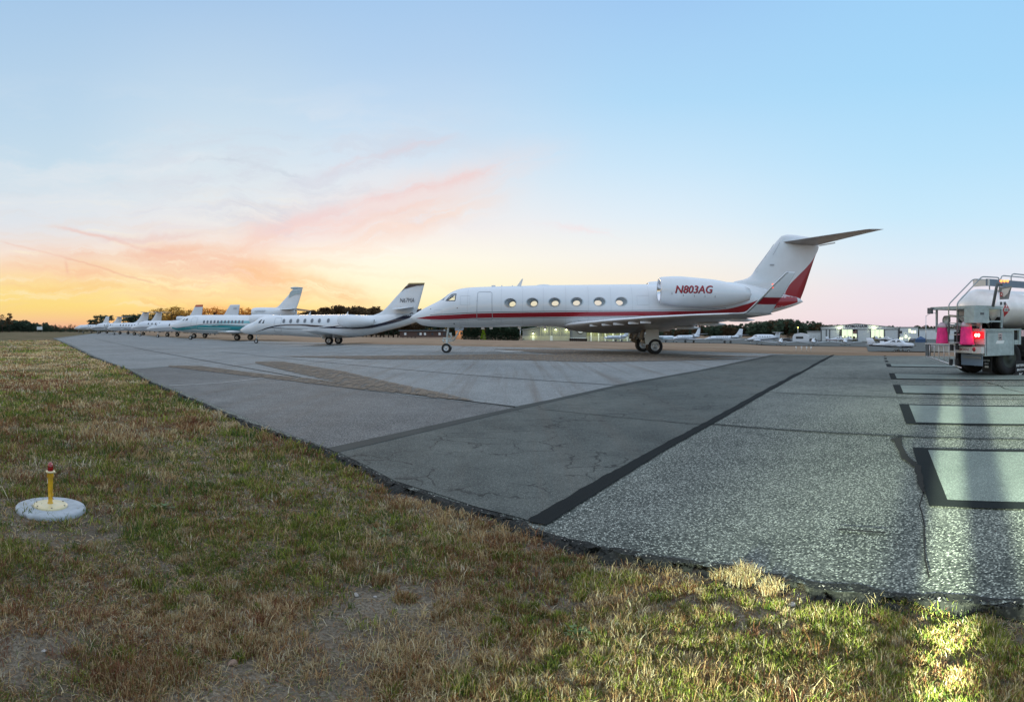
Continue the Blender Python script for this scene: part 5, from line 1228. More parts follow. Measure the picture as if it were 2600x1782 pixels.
# ------------------------------------------------------------------ small aircraft across the field
def ramp_jet(px, r, heading, S, label, z=None):
    """heading: azimuth the nose points to"""
    x, y, g = at(px, r); root = empty('parked_jet', (x, y, g), 0, label, 'jet', 'aircraft parked across the field')
    make_jet(root, S, False); L = S['top'][-1][0]
    for ch in root.children: ch.location = (-L / 2, 0, 0)
    root.rotation_euler = (0, 0, math.pi + math.pi / 2 - heading); return root
ramp_jet(1744, 205, ang(1744) - math.pi / 2 - .95, template(15.5, 2.5, finh=4.6), 'white jet standing left of the jet with the dark aft stripe, beyond the big jet')
S = template(15.5, 2.4, finh=4.7); lo = [(12.2, 1.7), (15, 2.0)]; S['bands'].append((lo, [(x, z + .6) for x, z in lo], 'navy'))
ramp_jet(1838, 205, ang(1838) - math.pi / 2 - .62, S, 'white jet with a dark patch under its tail, left of the twin propeller aircraft')
ramp_jet(1565, 232, ang(1565) - math.pi / 2 - .7, template(12, 2.3, finh=4.4), 'small white jet standing in front of the yellow lit hangar')
ramp_jet(1688, 225, ang(1688) + math.pi / 2 - .9, template(14, 2.4, 't', finh=4.8, line='teal'), 'white T tailed jet partly hidden behind the big jet wheels')
def prop_plane(px, r, heading, label, span=10.5, L=8.2, twin=False, high=False, ttail=False, stripe=None, sc=1.0, name='light_aircraft', nwin=2):
    x, y, g = at(px, r); root = empty(name, (x, y, g), 0, label, 'aircraft', 'aircraft parked across the field')
    k = L / 8.2; Z = k if not twin else k * .85
    top = [(0, 1.15), (.3, 1.42), (1.6, 1.55), (2.2, 2.02), (3.0, 2.15), (3.8, 2.05), (4.8, 1.72), (6.5, 1.4), (8.2, 1.22)] if not twin else [(0, 1.35), (.6, 1.6), (1.4, 1.9), (2.0, 2.35), (2.8, 2.5), (6.2, 2.45), (7.5, 1.9), (8.2, 1.75)]
    bot = [(0, 1.1), (.3, .85), (1.8, .72), (4.2, .72), (6.5, .95), (8.2, 1.12)] if not twin else [(0, 1.3), (.6, 1.05), (1.8, .95), (5.5, .95), (7, 1.25), (8.2, 1.65)]
    top = [(a * k, b * Z) for a, b in top]; bot = [(a * k, b * Z) for a, b in bot]; wm = .58 * k if not twin else .7 * Z
    bd = Body(top, bot, [(q, min((pch(q, top) - pch(q, bot)) / 2 * 1.05, wm)) for q in np.linspace(0, L, 24)], 0, L - .001, 34, 24)
    mb = MB(); bd.mesh(mb)
    if stripe: lo = [(.3 * k, .9 * Z), (4 * k, 1.0 * Z), (7.9 * k, 1.16 * Z)] if not twin else [(.4 * k, 1.15 * Z), (4 * k, 1.3 * Z), (7.9 * k, 1.75 * Z)]; bd.band(mb, [(a, b - .22 * Z) for a, b in lo], lo, 1, .008, n=24)
    mb.build('fuselage', [M['jet_white_far'], M[stripe or 'navy']], root)
    for sd in (-1, 1):
        w = MB()
        if twin:
            for i in range(5): w = MB(); bd.fill(w, oval((2.9 + i * .62) * k, 1.98 * Z, .14, .16, 12), 0, .008, sd, 2); w.build('window', M['glass_dark'], root)
        else:
            bd.fill(w, [(2.05 * k, 1.62 * Z), (2.5 * k, 1.98 * Z), (3.0 * k, 2.0 * Z), (3.0 * k, 1.6 * Z)], 0, .01, sd, 3); bd.fill(w, [(3.1 * k, 1.6 * Z), (3.1 * k, 2.0 * Z), (3.7 * k, 1.95 * Z), (4.2 * k, 1.65 * Z)], 0, .01, sd, 3)
        if not twin: w.build('window', M['glass_dark'], root)
    w = MB(); bd.fill(w, [(1.7 * k, 1.58 * Z), (2.15 * k, 1.98 * Z), (2.3 * k, 2.0 * Z), (2.0 * k, 1.6 * Z)] if not twin else [(1.45 * k, 1.95 * Z), (1.9 * k, 2.25 * Z), (2.3 * k, 2.3 * Z), (2.2 * k, 1.95 * Z)], 0, .012, -1, 3); w.build('windscreen', M['glass_dark'], root)
    zw = .82 * Z if not high else 2.1 * Z
    for sd in (-1, 1):
        w = MB(); foil(w, [((2.1 * k, 0, zw), (3.8 * k, 0, zw - .03), 1), ((2.35 * k, sd * span / 2, zw + (.42 if not high else .1)), (3.5 * k, sd * span / 2, zw + (.40 if not high else .1)), .8)], .13); fixn(w.build('wing', M['jet_white_far'], root))
    w = MB(); foil(w, [((6.6 * k, 0, 1.2 * Z), (8.2 * k, 0, 1.15 * Z), 1), ((7.35 * k, 0, 2.35 * Z + (.6 * Z if twin else 0)), (8.45 * k, 0, 2.35 * Z + (.6 * Z if twin else 0)), .8)], .1, axis='y'); fixn(w.build('tail_fin', M['jet_white_far'], root))
    zt = (2.95 * Z if ttail else 1.25 * Z); w = MB()
    for sd in (-1, 1): foil(w, [((7.2 * k, 0, zt), (8.3 * k, 0, zt), 1), ((7.45 * k, sd * span * .17, zt), (8.3 * k, sd * span * .17, zt), .8)], .1)
    fixn(w.build('tailplane', M['jet_white_far'], root))
    def prop(px_, py_, pz_):
        w = MB(); w.lathe((px_, py_, pz_), [(-.28, .01), (-.15, .1), (0, .15), (.02, .01)], 'x', 12)
        for a in ((.5, 2.6, 4.7) if twin else (.35, 3.49)):
            w.add([(px_ - .08, py_ + q * math.cos(a) - s_ * math.sin(a), pz_ + q * math.sin(a) + s_ * math.cos(a)) for q, s_ in ((.1, -.05), (.5, -.08), (.95, -.03), (.95, .03), (.5, .08), (.1, .05))] , [(0, 1, 2, 3, 4, 5)])
        w.build('propeller', M['gear_dark'], root)
    if twin:
        for sd in (-1, 1):
            w = MB(); w.lathe((.9 * k, sd * 1.7, 1.15 * Z), [(0, .12), (.1, .3), (.9, .36), (2.0, .3), (2.6, .1)], 'x', 14); w.build('engine_nacelle', M['jet_white_far'], root); prop(.88 * k, sd * 1.7, 1.15 * Z)
    else: prop(0, 0, 1.13 * Z)
    for q, yy in ((1.0 * k, 0), (3.1 * k, 1.35), (3.1 * k, -1.35)):
        w = MB(); w.tube([(q, yy, .8 * Z), (q, yy, .2)], .04, 0, 6); gl = w.build('landing_gear', M['gear_white'], root); wheel(gl, q, yy, .2, .14)
    for ch in root.children: ch.location = (-L / 2, 0, 0)
    root.rotation_euler = (0, 0, math.pi + math.pi / 2 - heading); return root
prop_plane(1938, 196, ang(1938) - math.pi / 2 - .6, 'white twin propeller aircraft with a dark stripe, left of the three head on light aircraft', 14, 12.5, True, False, True, 'navy', name='propeller_aircraft')
for px, nm, s_ in ((1983, 'first', 9.6), (2066, 'middle', 9.8), (2147, 'last', 9.8)):
    prop_plane(px, 187, ang(px) + math.pi + .06, 'white low wing light aircraft seen head on, %s from the left of the three' % nm, s_, 8)
prop_plane(2262, 106, ang(2262) + math.pi / 2 + .25, 'white low wing aircraft with a dark belly stripe, nearest of the light aircraft', 8.5, 8.3, stripe='navy', nwin=4)
prop_plane(2275, 140, ang(2275) + math.pi / 2 + .5, 'white light aircraft directly behind the nearest one with the dark belly', 9, 8)
prop_plane(2150, 236, ang(2150) + 2.4, 'white light aircraft just inside the left lit bay of the hangar', 9, 7.5)
prop_plane(2245, 238, ang(2245) + 2.0, 'white light aircraft just inside the right lit bay of the hangar', 9, 7.5)
prop_plane(2122, 226, ang(2122) + 1.2, 'light aircraft with a red fin by the left hangar doors', 8, 7.5, stripe='jet_red').children[4].data.materials[0] = M['jet_red']

# ------------------------------------------------------------------ buildings
mat('metal_wall', (.68, .73, .75), .6, var=.06, vs=2)
mat('metal_door', (.58, .63, .65), .55, var=.06, vs=3)
mat('trim', (.10, .11, .12), .6)
mat('roof_metal', (.28, .30, .31), .5)
mat('bay_wall_glow', (.7, .75, .6), .8, em=(.85, 1.0, .72), es=1.15)  # back wall itself glows in place of lamps inside the open bays
mat('lamp_glow', (1, 1, .8), .5, em=(1.0, 1.0, .55), es=14)
mat('lamp_yellow', (1, .8, .3), .5, em=(1.0, .72, .15), es=9)
mat('window_lit', (.8, .8, .6), .5, em=(.95, 1.0, .65), es=1.3)
mat('cream_wall', (.42, .42, .33), .8)
mat('grey_wall', (.22, .23, .23), .8)
mat('brick', (.10, .06, .05), .9, var=.3, vs=8)
mat('dark_glass', (.04, .05, .06), .2)
mat('shelf', (.25, .16, .08), .8)
mat('flag_blue', (.04, .06, .2), .8); mat('flag_red', (.5, .06, .06), .8); mat('blue_cloth', (.05, .1, .2), .8)
mat('car_paint', (.55, .58, .6), .3, coat=.6); mat('car_dark', (.05, .05, .06), .3, coat=.6); mat('headlight', (1, 1, .95), .3, em=(1, 1, .92), es=9)
def hangar():
    al = .575; fr = Frame(al, 247, 2085); zb = -3.65; c = lambda x, y: fr.b(2040 + x * .1549, 800 + y * .1549)
    root = empty('hangar', (fr.o[0], fr.o[1], zb), -al, 'wide grey metal hangar with two lit open bays and ROMANAIR lettered on the gable', 'hangar')
    X = lambda x: c(x, 400)[0]; Zf = lambda y: c(900, y)[1] - zb
    xl, xr, xa = X(288), X(1560), X(875); ze, zp, zh = Zf(205), Zf(147), Zf(236); D = 30
    w = MB(); pr = [(xl, ze), (xa, zp), (xr, ze - .1)]
    # gable above the doors
    w.add([(xl, 0, zh), (xr, 0, zh), (xr, 0, ze - .1), (xa, 0, zp), (xl, 0, ze), (xl, .3, zh), (xr, .3, zh), (xr, .3, ze - .1), (xa, .3, zp), (xl, .3, ze)], [(0, 1, 2, 3, 4), (9, 8, 7, 6, 5), (0, 5, 6, 1)])
    w.bx(xl, xl + .3, .3, D, 0, ze - .05); w.bx(xr - .3, xr, .3, D, 0, ze - .15); w.bx(xl + .3, xr - .3, D - .3, D, 0, zh)
    w.build('wall', M['metal_wall'], root)
    w = MB(); w.add([(xl - .4, -.3, ze), (xa, -.3, zp + .06), (xa, D, zp + .06), (xl - .4, D, ze), (xl - .4, -.3, ze + .2), (xa, -.3, zp + .28), (xa, D, zp + .28), (xl - .4, D, ze + .2)], [(0, 3, 2, 1), (4, 5, 6, 7), (0, 1, 5, 4), (0, 4, 7, 3), (2, 3, 7, 6)])
    w.add([(xr + .4, -.3, ze - .1), (xa, -.3, zp + .06), (xa, D, zp + .06), (xr + .4, D, ze - .1), (xr + .4, -.3, ze + .1), (xa, -.3, zp + .28), (xa, D, zp + .28), (xr + .4, D, ze + .1)], [(1, 2, 3, 0), (7, 6, 5, 4), (4, 5, 1, 0), (3, 7, 4, 0), (6, 7, 3, 2)])
    w.build('roof', M['roof_metal'], root)
    for a, b in ((300, 372), (378, 426), (434, 585), (885, 1098), (1330, 1553)):
        w = MB(); w.bx(X(a), X(b), .02, .2, 0, zh - .05)
        for i in range(1, int((b - a) / 22)): q = X(a + i * 22); w.bx(q - .04, q + .04, -.01, .02, 0.1, zh - .1, 0)
        w.build('door', M['metal_door'], root)
    for a in (291, 375, 430, 598, 882, 1101, 1327, 1557): w = MB(); w.bx(X(a) - .22, X(a) + .22, -.12, .0, 0, zh); w.build('door_post', M['trim'], root)
    w = MB(); w.bx(xl, xr, -.14, -.02, zh - .02, zh + .25); w.build('door_rail', M['trim'], root)
    for a, b in ((610, 880), (1103, 1325)):
        w = MB(); w.bx(X(a), X(b), 11.9, 12, .0, zh); bk = w.build('bay_wall', M['bay_wall_glow'], root)
        w = MB()
        for i in range(1, 4): z = zh * (.35 + .18 * i); w.bx(X(a), X(b), 11.8, 11.88, z, z + .07)
        for i in range(1, 3): q = X(a + (b - a) * i / 3); w.bx(q - .06, q + .06, 11.75, 11.8, 0, zh)
        w.build('wall_frame', M['metal_door'], bk)
        w = MB(); rr = random.Random(a)
        for i in range(13): q = X(a + (b - a) * (i + .5) / 13); h = rr.uniform(.9, 2.1); w.box((q, 11.2, h / 2), ((X(b) - X(a)) / 14, .9, h))
        w.build('shelving', M['shelf'], root)
    for x, y in ((590, 210), (1150, 205)):
        q = c(x, y); w = MB(); w.lathe((q[0], -.6, q[1] - zb), [(-.25, .01), (-.2, .3), (.1, .38), (.2, .01)], 'z', 12); w.build('flood_lamp', M['lamp_glow'], root)
        w = MB(); w.bx(q[0] - .05, q[0] + .05, -.6, 0, q[1] - zb + .2, q[1] - zb + .3); w.build('lamp_arm', M['trim'], root)
        L = bpy.data.lights.new('flood_lamp_light', 'POINT'); L.energy = 90; L.color = (.95, 1, .65); L.shadow_soft_size = .4; lo = bpy.data.objects.new('flood_lamp_light', L); COL.objects.link(lo); lo.parent = root; lo.location = (q[0], -1.6, q[1] - zb)
    w = MB(); p0, p1 = c(690, 208), c(1054, 160); put_text(w, 'ROMANAIR', lambda u, v: (p0[0] + (p1[0] - p0[0]) * u, -.06, p0[1] - zb + (p1[1] - p0[1]) * v), 0, 0, .03, 2)
    w.build('sign_lettering', M['black_letter'], root)
    w = MB(); q0, q1 = c(806, 308), c(872, 236)
    for i in range(9): z = q1[1] - zb - (q1[1] - q0[1]) * (i + 1) / 9; w.bx(q0[0], q1[0], 2.0, 2.03, z, z + (q1[1] - q0[1]) / 9, (0, 1)[i % 2])
    w.bx(q0[0], (q0[0] + q1[0] * 1.2) / 2.2, 1.97, 1.995, (q0[1] + q1[1]) / 2 - zb, q1[1] - zb, 2); w.build('flag', [M['flag_red'], M['white_paint'], M['flag_blue']], root)
    # annex
    rt = empty('annex_building', (fr.o[0], fr.o[1], zb), -al, 'grey flat roofed annex with lit windows on the right end of the hangar', 'building')
    x0, x1 = X(1562), X(1880); za = Zf(205); w = MB(); w.bx(x0 + .42, x1, .5, 20, 0, za); w.build('wall', M['metal_wall'], rt)
    w = MB(); w.bx(x0 + .42, x1 + .2, .3, 20.2, za + .003, za + .3); w.build('roof', M['roof_metal'], rt)
    for a, b, y0, y1, m in ((1575, 1617, 300, 258, 'dark_glass'), (1727, 1757, 285, 228, 'window_lit'), (1766, 1846, 296, 254, 'window_lit'), (1575, 1630, 402, 366, 'window_lit')):
        w = MB(); w.bx(X(a), X(b), .4, .498, Zf(y0), Zf(y1)); wi = w.build('window', M[m], rt); w = MB(); mx = (X(a) + X(b)) / 2; w.bx(mx - .06, mx + .06, .36, .398, Zf(y0), Zf(y1)); w.build('frame', M['trim'], wi)
    w = MB(); w.bx(X(1725), X(1752), .42, .498, 0, Zf(366)); w.build('door', M['window_lit'], rt)
    q = X(1682); w = MB(); w.lathe((q, .2, Zf(350)), [(-.2, .01), (0, .3), (.2, .01)], 'z', 10); w.build('wall_lamp', M['lamp_glow'], rt)
hangar()
def left_hangar():
    al = .08; fr = Frame(al, 248, 1327); zb = -3.55; c = lambda x, y: fr.b(x, y)
    root = empty('hangar', (fr.o[0], fr.o[1], zb), -al, 'grey gabled hangar with a cream lower wall and four glowing wall lamps', 'hangar')
    x0, x1 = 0, c(1488, 850)[0]; xm = c(1447, 850)[0]; z0 = c(1327, 838)[1] - zb; zr = z0 + .075 * (xm) ; D = 35; zl = c(1400, 853)[1] - zb
    w = MB(); w.add([(x0, 0, zl), (xm, 0, zl), (xm, 0, zr + 1.6), (x0, 0, z0)] + [(x0, D, zl), (xm, D, zl), (xm, D, zr + 1.6), (x0, D, z0)], [(0, 1, 2, 3), (7, 6, 5, 4), (0, 3, 7, 4), (1, 5, 6, 2)]); w.build('upper_wall', M['grey_wall'], root)
    w = MB(); w.bx(x0 - .1, xm, -.1, D, 0, zl - .003); w.build('lower_wall', M['cream_wall'], root)
    w = MB(); w.add([(x0 - .4, -.4, z0), (xm, -.4, zr + 1.6), (xm, D, zr + 1.6), (x0 - .4, D, z0), (x0 - .4, -.4, z0 + .25), (xm, -.4, zr + 1.85), (xm, D, zr + 1.85), (x0 - .4, D, z0 + .25)], [(0, 3, 2, 1), (4, 5, 6, 7), (0, 1, 5, 4), (0, 4, 7, 3)]); w.build('roof', M['roof_metal'], root)
    for px, py in ((1354, 845), (1384, 835), (1411, 835), (1438, 835)):
        q = c(px, py); w = MB(); w.lathe((q[0], -.5, q[1] - zb), [(0, .15), (-.2, .4), (-.22, .35), (-.05, .12)], 'z', 12); s_ = w.build('lamp_shade', M['trim'], root)
        w = MB(); w.lathe((q[0], -.5, q[1] - zb - .25), [(.05, .18), (0, .28), (-.12, .2), (-.16, .01)], 'z', 10); w.build('bulb', M['lamp_glow'], s_)
        L = bpy.data.lights.new('wall_lamp_light', 'POINT'); L.energy = 110; L.color = (.95, 1, .35); L.shadow_soft_size = .3; lo = bpy.data.objects.new('wall_lamp_light', L); COL.objects.link(lo); lo.parent = root; lo.location = (q[0], -1.3, q[1] - zb - .7)
    for px in (1372, 1398, 1424, 1445): q = c(px, 850)[0]; w = MB(); w.bx(q - .12, q + .12, -.16, 0, 0, 6); w.build('downpipe', M['cream_wall'], root)
    for px, w_ in ((1354, 1.0), (1400, 1.0)): q = c(px, 850)[0]; w = MB(); w.bx(q - w_ / 2, q + w_ / 2, -.18, -.1, 0, 2.1); w.build('door', M['metal_wall'], root)
    # dark centre block with the round sign
    r2 = empty('hangar', (fr.o[0], fr.o[1], zb), -al, 'plain dark grey hangar block with a round sign beside the yellow lit front', 'hangar')
    w = MB(); w.bx(xm + .05, x1, 1.0, D, 0, 9.5); w.build('wall', M['grey_wall'], r2)
    w = MB(); w.bx(xm + .1, x1, .85, .99, 0, zl - .6); w.build('base_wall', M['metal_door'], r2)
    q = c(1474, 840); w = MB(); w.lathe((q[0], .85, q[1] - zb + .4), [(.1, 1.6), (0, 1.6), (-.001, 1.3)], 'y', 24, 1); w.lathe((q[0], .83, q[1] - zb + .4), [(0, 1.3), (-.001, .01)], 'y', 24, 0); w.build('round_sign', [M['white_paint'], M['trim']], r2)
    # yellow lit glazed part
    r3 = empty('hangar', (fr.o[0], fr.o[1], zb), -al, 'yellow lit hangar front with a row of tall windows and pale columns', 'hangar')
    a0, a1 = x1 + .1, c(1600, 850)[0]; zw0, zw1 = c(1540, 853.5)[1] - zb, c(1540, 842)[1] - zb
    w = MB(); w.bx(a0, a1, 1.0, D, 0, zw0); w.bx(a0, a1, 1.6, D, zw0, zw1 + .2); w.bx(a0, a1, .9, D, zw1 + .2, 8.5); w.build('wall', M['cream_wall'], r3)
    for i in range(6):
        s0 = a0 + (a1 - a0) * (i + .12) / 6; s1 = a0 + (a1 - a0) * (i + .88) / 6; w = MB(); w.bx(s0, s1, 1.5, 1.58, zw0 + .05, zw1 + .15); wi = w.build('window', M['window_dim'], r3)
        w = MB(); [w.bx(s0 + (s1 - s0) * j / 6 - .06, s0 + (s1 - s0) * j / 6 + .06, 1.42, 1.5, zw0 + .05, zw1 + .15) for j in range(7)]; w.build('frame', M['trim'], wi)
    for px in (1501, 1520, 1537, 1557, 1576, 1593): q = c(px, 850)[0]; w = MB(); w.bx(q - .28, q + .28, .3, .75, 0 if px > 1590 else 0, 6.5); w.build('column', M['white_paint'], r3)
    for px in (1510, 1547, 1585):
        q = c(px, 850)[0]; L = bpy.data.lights.new('porch_light', 'POINT'); L.energy = 260; L.color = (.95, 1, .35); L.shadow_soft_size = .5; lo = bpy.data.objects.new('porch_light', L); COL.objects.link(lo); lo.parent = r3; lo.location = (q, -2.2, 4.2)
        w = MB(); w.box((q, -.3, 5.2), (.5, .3, .2)); w.build('porch_lamp', M['lamp_glow'], r3)
    w = MB(); w.bx(a1 + .05, a1 + 12, 2, D, 0, 7); r4 = w.build('store_building', M['metal_wall'], None, (fr.o[0], fr.o[1], zb), -al); tag(r4, 'plain grey building right of the yellow lit hangar front, behind the wheels', 'building')
mat('window_dim', (.2, .22, .12), .3, em=(.8, .85, .3), es=.25)
left_hangar()
def low_building():
    fr = Frame(-.15, 300, 1015); zb = -2.75; root = empty('brick_building', (fr.o[0], fr.o[1], zb), .15, 'long low dark brick building with small white windows under the big jet nose', 'building')
    x1 = fr.b(1135, 840)[0]; w = MB(); w.bx(0, x1, 0, 12, 0, 2.9); w.build('wall', M['brick'], root); w = MB(); w.bx(-.5, x1 + .5, -.6, 12.5, 2.903, 3.4); w.build('roof', M['trim'], root)
    for px in (1029, 1062, 1068, 1079, 1098, 1116, 1128): q = fr.b(px, 840)[0]; w = MB(); w.bx(q - .5, q + .5, -.06, 0, 1.0, 2.2); wi = w.build('window', M['white_paint'] if px in (1029, 1068, 1079, 1116) else M['dark_glass'], root)
    fr = Frame(-.1, 235, 1157); zb = -2.6; r = empty('small_house', (fr.o[0], fr.o[1], zb), .1, 'small house lit orange beside the nose wheel and dark cedars', 'house')
    w = MB(); w.bx(0, 2.8, 0, 5, 0, 3.2); w.build('wall', M['orange_wall'], r); w = MB(); w.add([(-.3, -.4, 3.2), (3.1, -.4, 3.2), (3.1, 5.3, 3.2), (-.3, 5.3, 3.2), (-.3, 2.5, 4.4), (3.1, 2.5, 4.4)], [(0, 1, 5, 4), (2, 3, 4, 5), (1, 2, 5), (3, 0, 4), (3, 2, 1, 0)]); w.build('roof', M['trim'], r)
    for q in (.5, 1.7): w = MB(); w.bx(q, q + .7, -.08, 0, 1.7, 2.8); w.build('window', M['dark_glass'], r)
    L = bpy.data.lights.new('house_lamp', 'POINT'); L.energy = 120; L.color = (1, .5, .15); lo = bpy.data.objects.new('house_lamp', L); COL.objects.link(lo); lo.parent = r; lo.location = (1.4, -1.6, 2.6)
    w = MB(); w.lathe((1.4, -.15, 2.9), [(-.1, .01), (0, .1), (.1, .01)], 'z', 8); w.build('wall_lamp', M['lamp_yellow'], r)
mat('orange_wall', (.45, .28, .16), .9)
low_building()
def far_shed(px0, px1, r, h, label, m='metal_wall', dep=8):
    fr = Frame(ang((px0 + px1) / 2), r, px0); x, y = fr.o; zb = float(gz(x, y)); root = empty('shed', (x, y, zb), -fr.al, label, 'building'); L = fr.b(px1, 830)[0]
    w = MB(); w.bx(0, L, 0, dep, 0, h); w.build('wall', M[m], root); w = MB(); w.bx(-.3, L + .3, -.4, dep + .3, h + .003, h + .35); w.build('roof', M['roof_metal'], root)
    for i in range(3): q = L * (i + .5) / 3; w = MB(); w.bx(q - .7, q + .7, -.06, 0, .2, h * .65); w.build('door', M['metal_door'], root)
far_shed(2050, 2086, 262, 3.6, 'low white shed against the left end of the hangar')
far_shed(2334, 2470, 290, 4.6, 'long pale shed behind the truck and the sign posts', 'metal_wall')
far_shed(560, 640, 230, 3.2, 'low grey building seen below the teal bellied jet', 'metal_door')
def camper():
    x, y, z = at(2034, 225); r = empty('camper_trailer', (x, y, z), -.55, 'white caravan with a dark window left of the hangar', 'trailer')
    w = MB(); P = [(-3, .5), (3, .5), (3, 2.4), (1.8, 3.2), (-.2, 3.5), (-2.4, 3.1), (-3, 2.2)]; n = len(P); w.add([(a, -1.1, b) for a, b in P] + [(a, 1.1, b) for a, b in P], [tuple(range(n)), tuple(range(2 * n - 1, n - 1, -1))] + [(i, (i + 1) % n, n + (i + 1) % n, n + i) for i in range(n)]); fixn(w.build('body', M['jet_white_far'], r))
    w = MB(); w.bx(-1.8, .9, -1.14, -1.1, 1.4, 2.2); w.build('window', M['dark_glass'], r); wheel(r, -.6, -1.0, .35, .2); wheel(r, .4, -1.0, .35, .2)
camper()
def car(px, r_, rz, m, label, lights=False, van=False):
    x, y, z = at(px, r_); r = empty('parked_car', (x, y, z), rz, label, 'car', 'cars on the far side of the field')
    h = 2.0 if van else 1.45
    P = [(-2.2, .35), (2.2, .35), (2.25, .8), (1.2, .95), (.6, h), (-1.3, h), (-1.9, 1.0), (-2.25, .9)]; n = len(P); w = MB(); w.add([(a, -.85, b) for a, b in P] + [(a, .85, b) for a, b in P], [tuple(range(n)), tuple(range(2 * n - 1, n - 1, -1))] + [(i, (i + 1) % n, n + (i + 1) % n, n + i) for i in range(n)]); b_ = fixn(w.build('body', M[m], r))
    bv = b_.modifiers.new('bevel', 'BEVEL'); bv.width = .12; bv.segments = 2
    for s_ in (-1, 1):
        w = MB(); w.add([(1.0, s_ * .86, 1.0), (.5, s_ * .86, h - .12), (-1.2, s_ * .86, h - .12), (-1.6, s_ * .86, 1.02)], [(0, 1, 2, 3)]); w.build('window', M['dark_glass'], r)
        for q in (-1.35, 1.4): wheel(r, q, s_ * .78, .33, .2)
    if lights:
        for s_ in (-.6, .6): w = MB(); w.lathe((2.28, s_, .7), [(0, .14), (.03, .01)], 'x', 12); w.build('headlight', M['headlight'], r)
    return r
car(530, 150, -.9 - ang(530), 'car_paint', 'white van with bright headlights below the teal bellied jet', True, True)
car(2288, 185, -ang(2288) + .2, 'car_paint', 'white pickup style car right of the lit hangar bay')
car(2246, 215, -ang(2246), 'car_dark', 'dark car in front of the right closed hangar door')
car(2318, 232, -ang(2318) + 1.2, 'car_dark', 'dark car beside the annex')
car(2000, 232, -ang(2000), 'car_dark', 'small dark car left of the caravan')
car(2066, 226, -ang(2066), 'car_dark', 'dark car by the left corner of the hangar')
def tent():
    x, y, z = at(2338, 228); r = empty('tent', (x, y, z), -.6, 'dark blue tent right of the annex', 'tent'); w = MB(); w.add([(-2, -1.5, 0), (2, -1.5, 0), (2, 1.5, 0), (-2, 1.5, 0), (-2, -1.5, 1.2), (2, -1.5, 1.2), (2, 1.5, 1.2), (-2, 1.5, 1.2), (0, 0, 2.3)], [(0, 1, 5, 4), (1, 2, 6, 5), (2, 3, 7, 6), (3, 0, 4, 7), (4, 5, 8), (5, 6, 8), (6, 7, 8), (7, 4, 8)]); w.build('canopy', M['blue_cloth'], r)
tent()
def pole(px, r_, h, label, arm=True, lit=False, lampm='lamp_yellow', name='lamp_post', top=None):
    x, y, z = at(px, r_); r = empty(name, (x, y, z), -ang(px), label, 'lamp post'); w = MB(); w.tube([(0, 0, 0), (0, 0, h)], .11, 0, 8, .07); w.build('mast', M['bare_metal'], r)
    w = MB(); 
    if arm: w.tube([(0, 0, h - .1), (1, 0, h + .5), (2.2, 0, h + .7)], .06, 0, 6); w.build('arm', M['bare_metal'], r)
    w = MB(); w.lathe((2.4 if arm else 0, 0, h + (.62 if arm else 0)), [(-.12, .01), (-.1, .25), (.05, .2), (.12, .01)], 'z', 10); w.build('lamp_head', M[lampm] if lit else M['bare_metal'], r)
pole(2351, 150, 8.2, 'tall grey street lamp with a curved arm left of the truck')
pole(2026, 235, 5.5, 'short post with a glowing yellow lamp in front of the dark woods', False, True)
pole(1321, 190, 3.6, 'pale lamp post at the end of the dark cedars', False)
def signpost():
    x, y, z = at(2364, 170); r = empty('sign', (x, y, z), -ang(2364), 'pale sign board on two posts between the street lamp and the truck', 'sign'); w = MB(); w.bx(-1.4, 1.4, -.05, .05, 2.2, 4.6); w.build('board', M['metal_wall'], r)
    for q in (-1.2, 1.2): w = MB(); w.tube([(q, .1, 0), (q, .1, 4.5)], .08, 0, 6); w.build('post', M['bare_metal'], r)
    x, y, z = at(88 * 1.12 + 2, 205); r = empty('sign', (x, y, z), -ang(100), 'small pale board on posts in front of the woods at far left', 'sign'); w = MB(); w.bx(-.9, .9, -.05, .05, 1.1, 2.1); w.build('board', M['white_paint'], r)
    for q in (-.8, .8): w = MB(); w.tube([(q, .1, 0), (q, .1, 2.0)], .06, 0, 6); w.build('post', M['bare_metal'], r)
signpost()
def markers():
    first = None
    for i, px in enumerate((2021, 2035, 2048, 2059)):
        x, y, z = at(px, 43.5)
        if first is None:
            first = empty('field_marker', (x, y, z), 0, 'small white marker stake in the brown grass, one of four beyond the crossing', 'marker', 'white marker stakes beyond the crossing'); w = MB(); w.tube([(0, 0, 0), (0, 0, .22)], .018, 0, 6); w.build('stake', M['gear_white'], first); w = MB(); w.lathe((0, 0, .22), [(0, .05), (.1, .05), (.11, .01)], 'z', 10); w.build('head', M['white_paint'], first); r = first
        else: r = copy_tree(first); r.location = (x, y, z)
markers()
def drums():
    first = None
    for i in range(9):
        px = 1449 + i * 4.8; x, y, z = at(px, 226)
        if first is None:
            first = empty('rolled_bale', (x, y, z), -.08, 'dark rounded bale in the row in front of the dark hangar block', 'bale', 'dark bales lying in a row'); w = MB(); w.lathe((0, 0, .52), [(-.5, .01), (-.5, .42), (-.42, .52), (.42, .52), (.5, .42), (.5, .01)], 'y', 16); w.build('roll', M['bale'], first); w = MB(); w.lathe((0, 0, .52), [(-.15, .53), (-.1, .53)], 'y', 16); w.build('strap', M['trim'], first)
        else: r = copy_tree(first); r.location = (x, y, z)
mat('bale', (.035, .02, .012), .95)
drums()

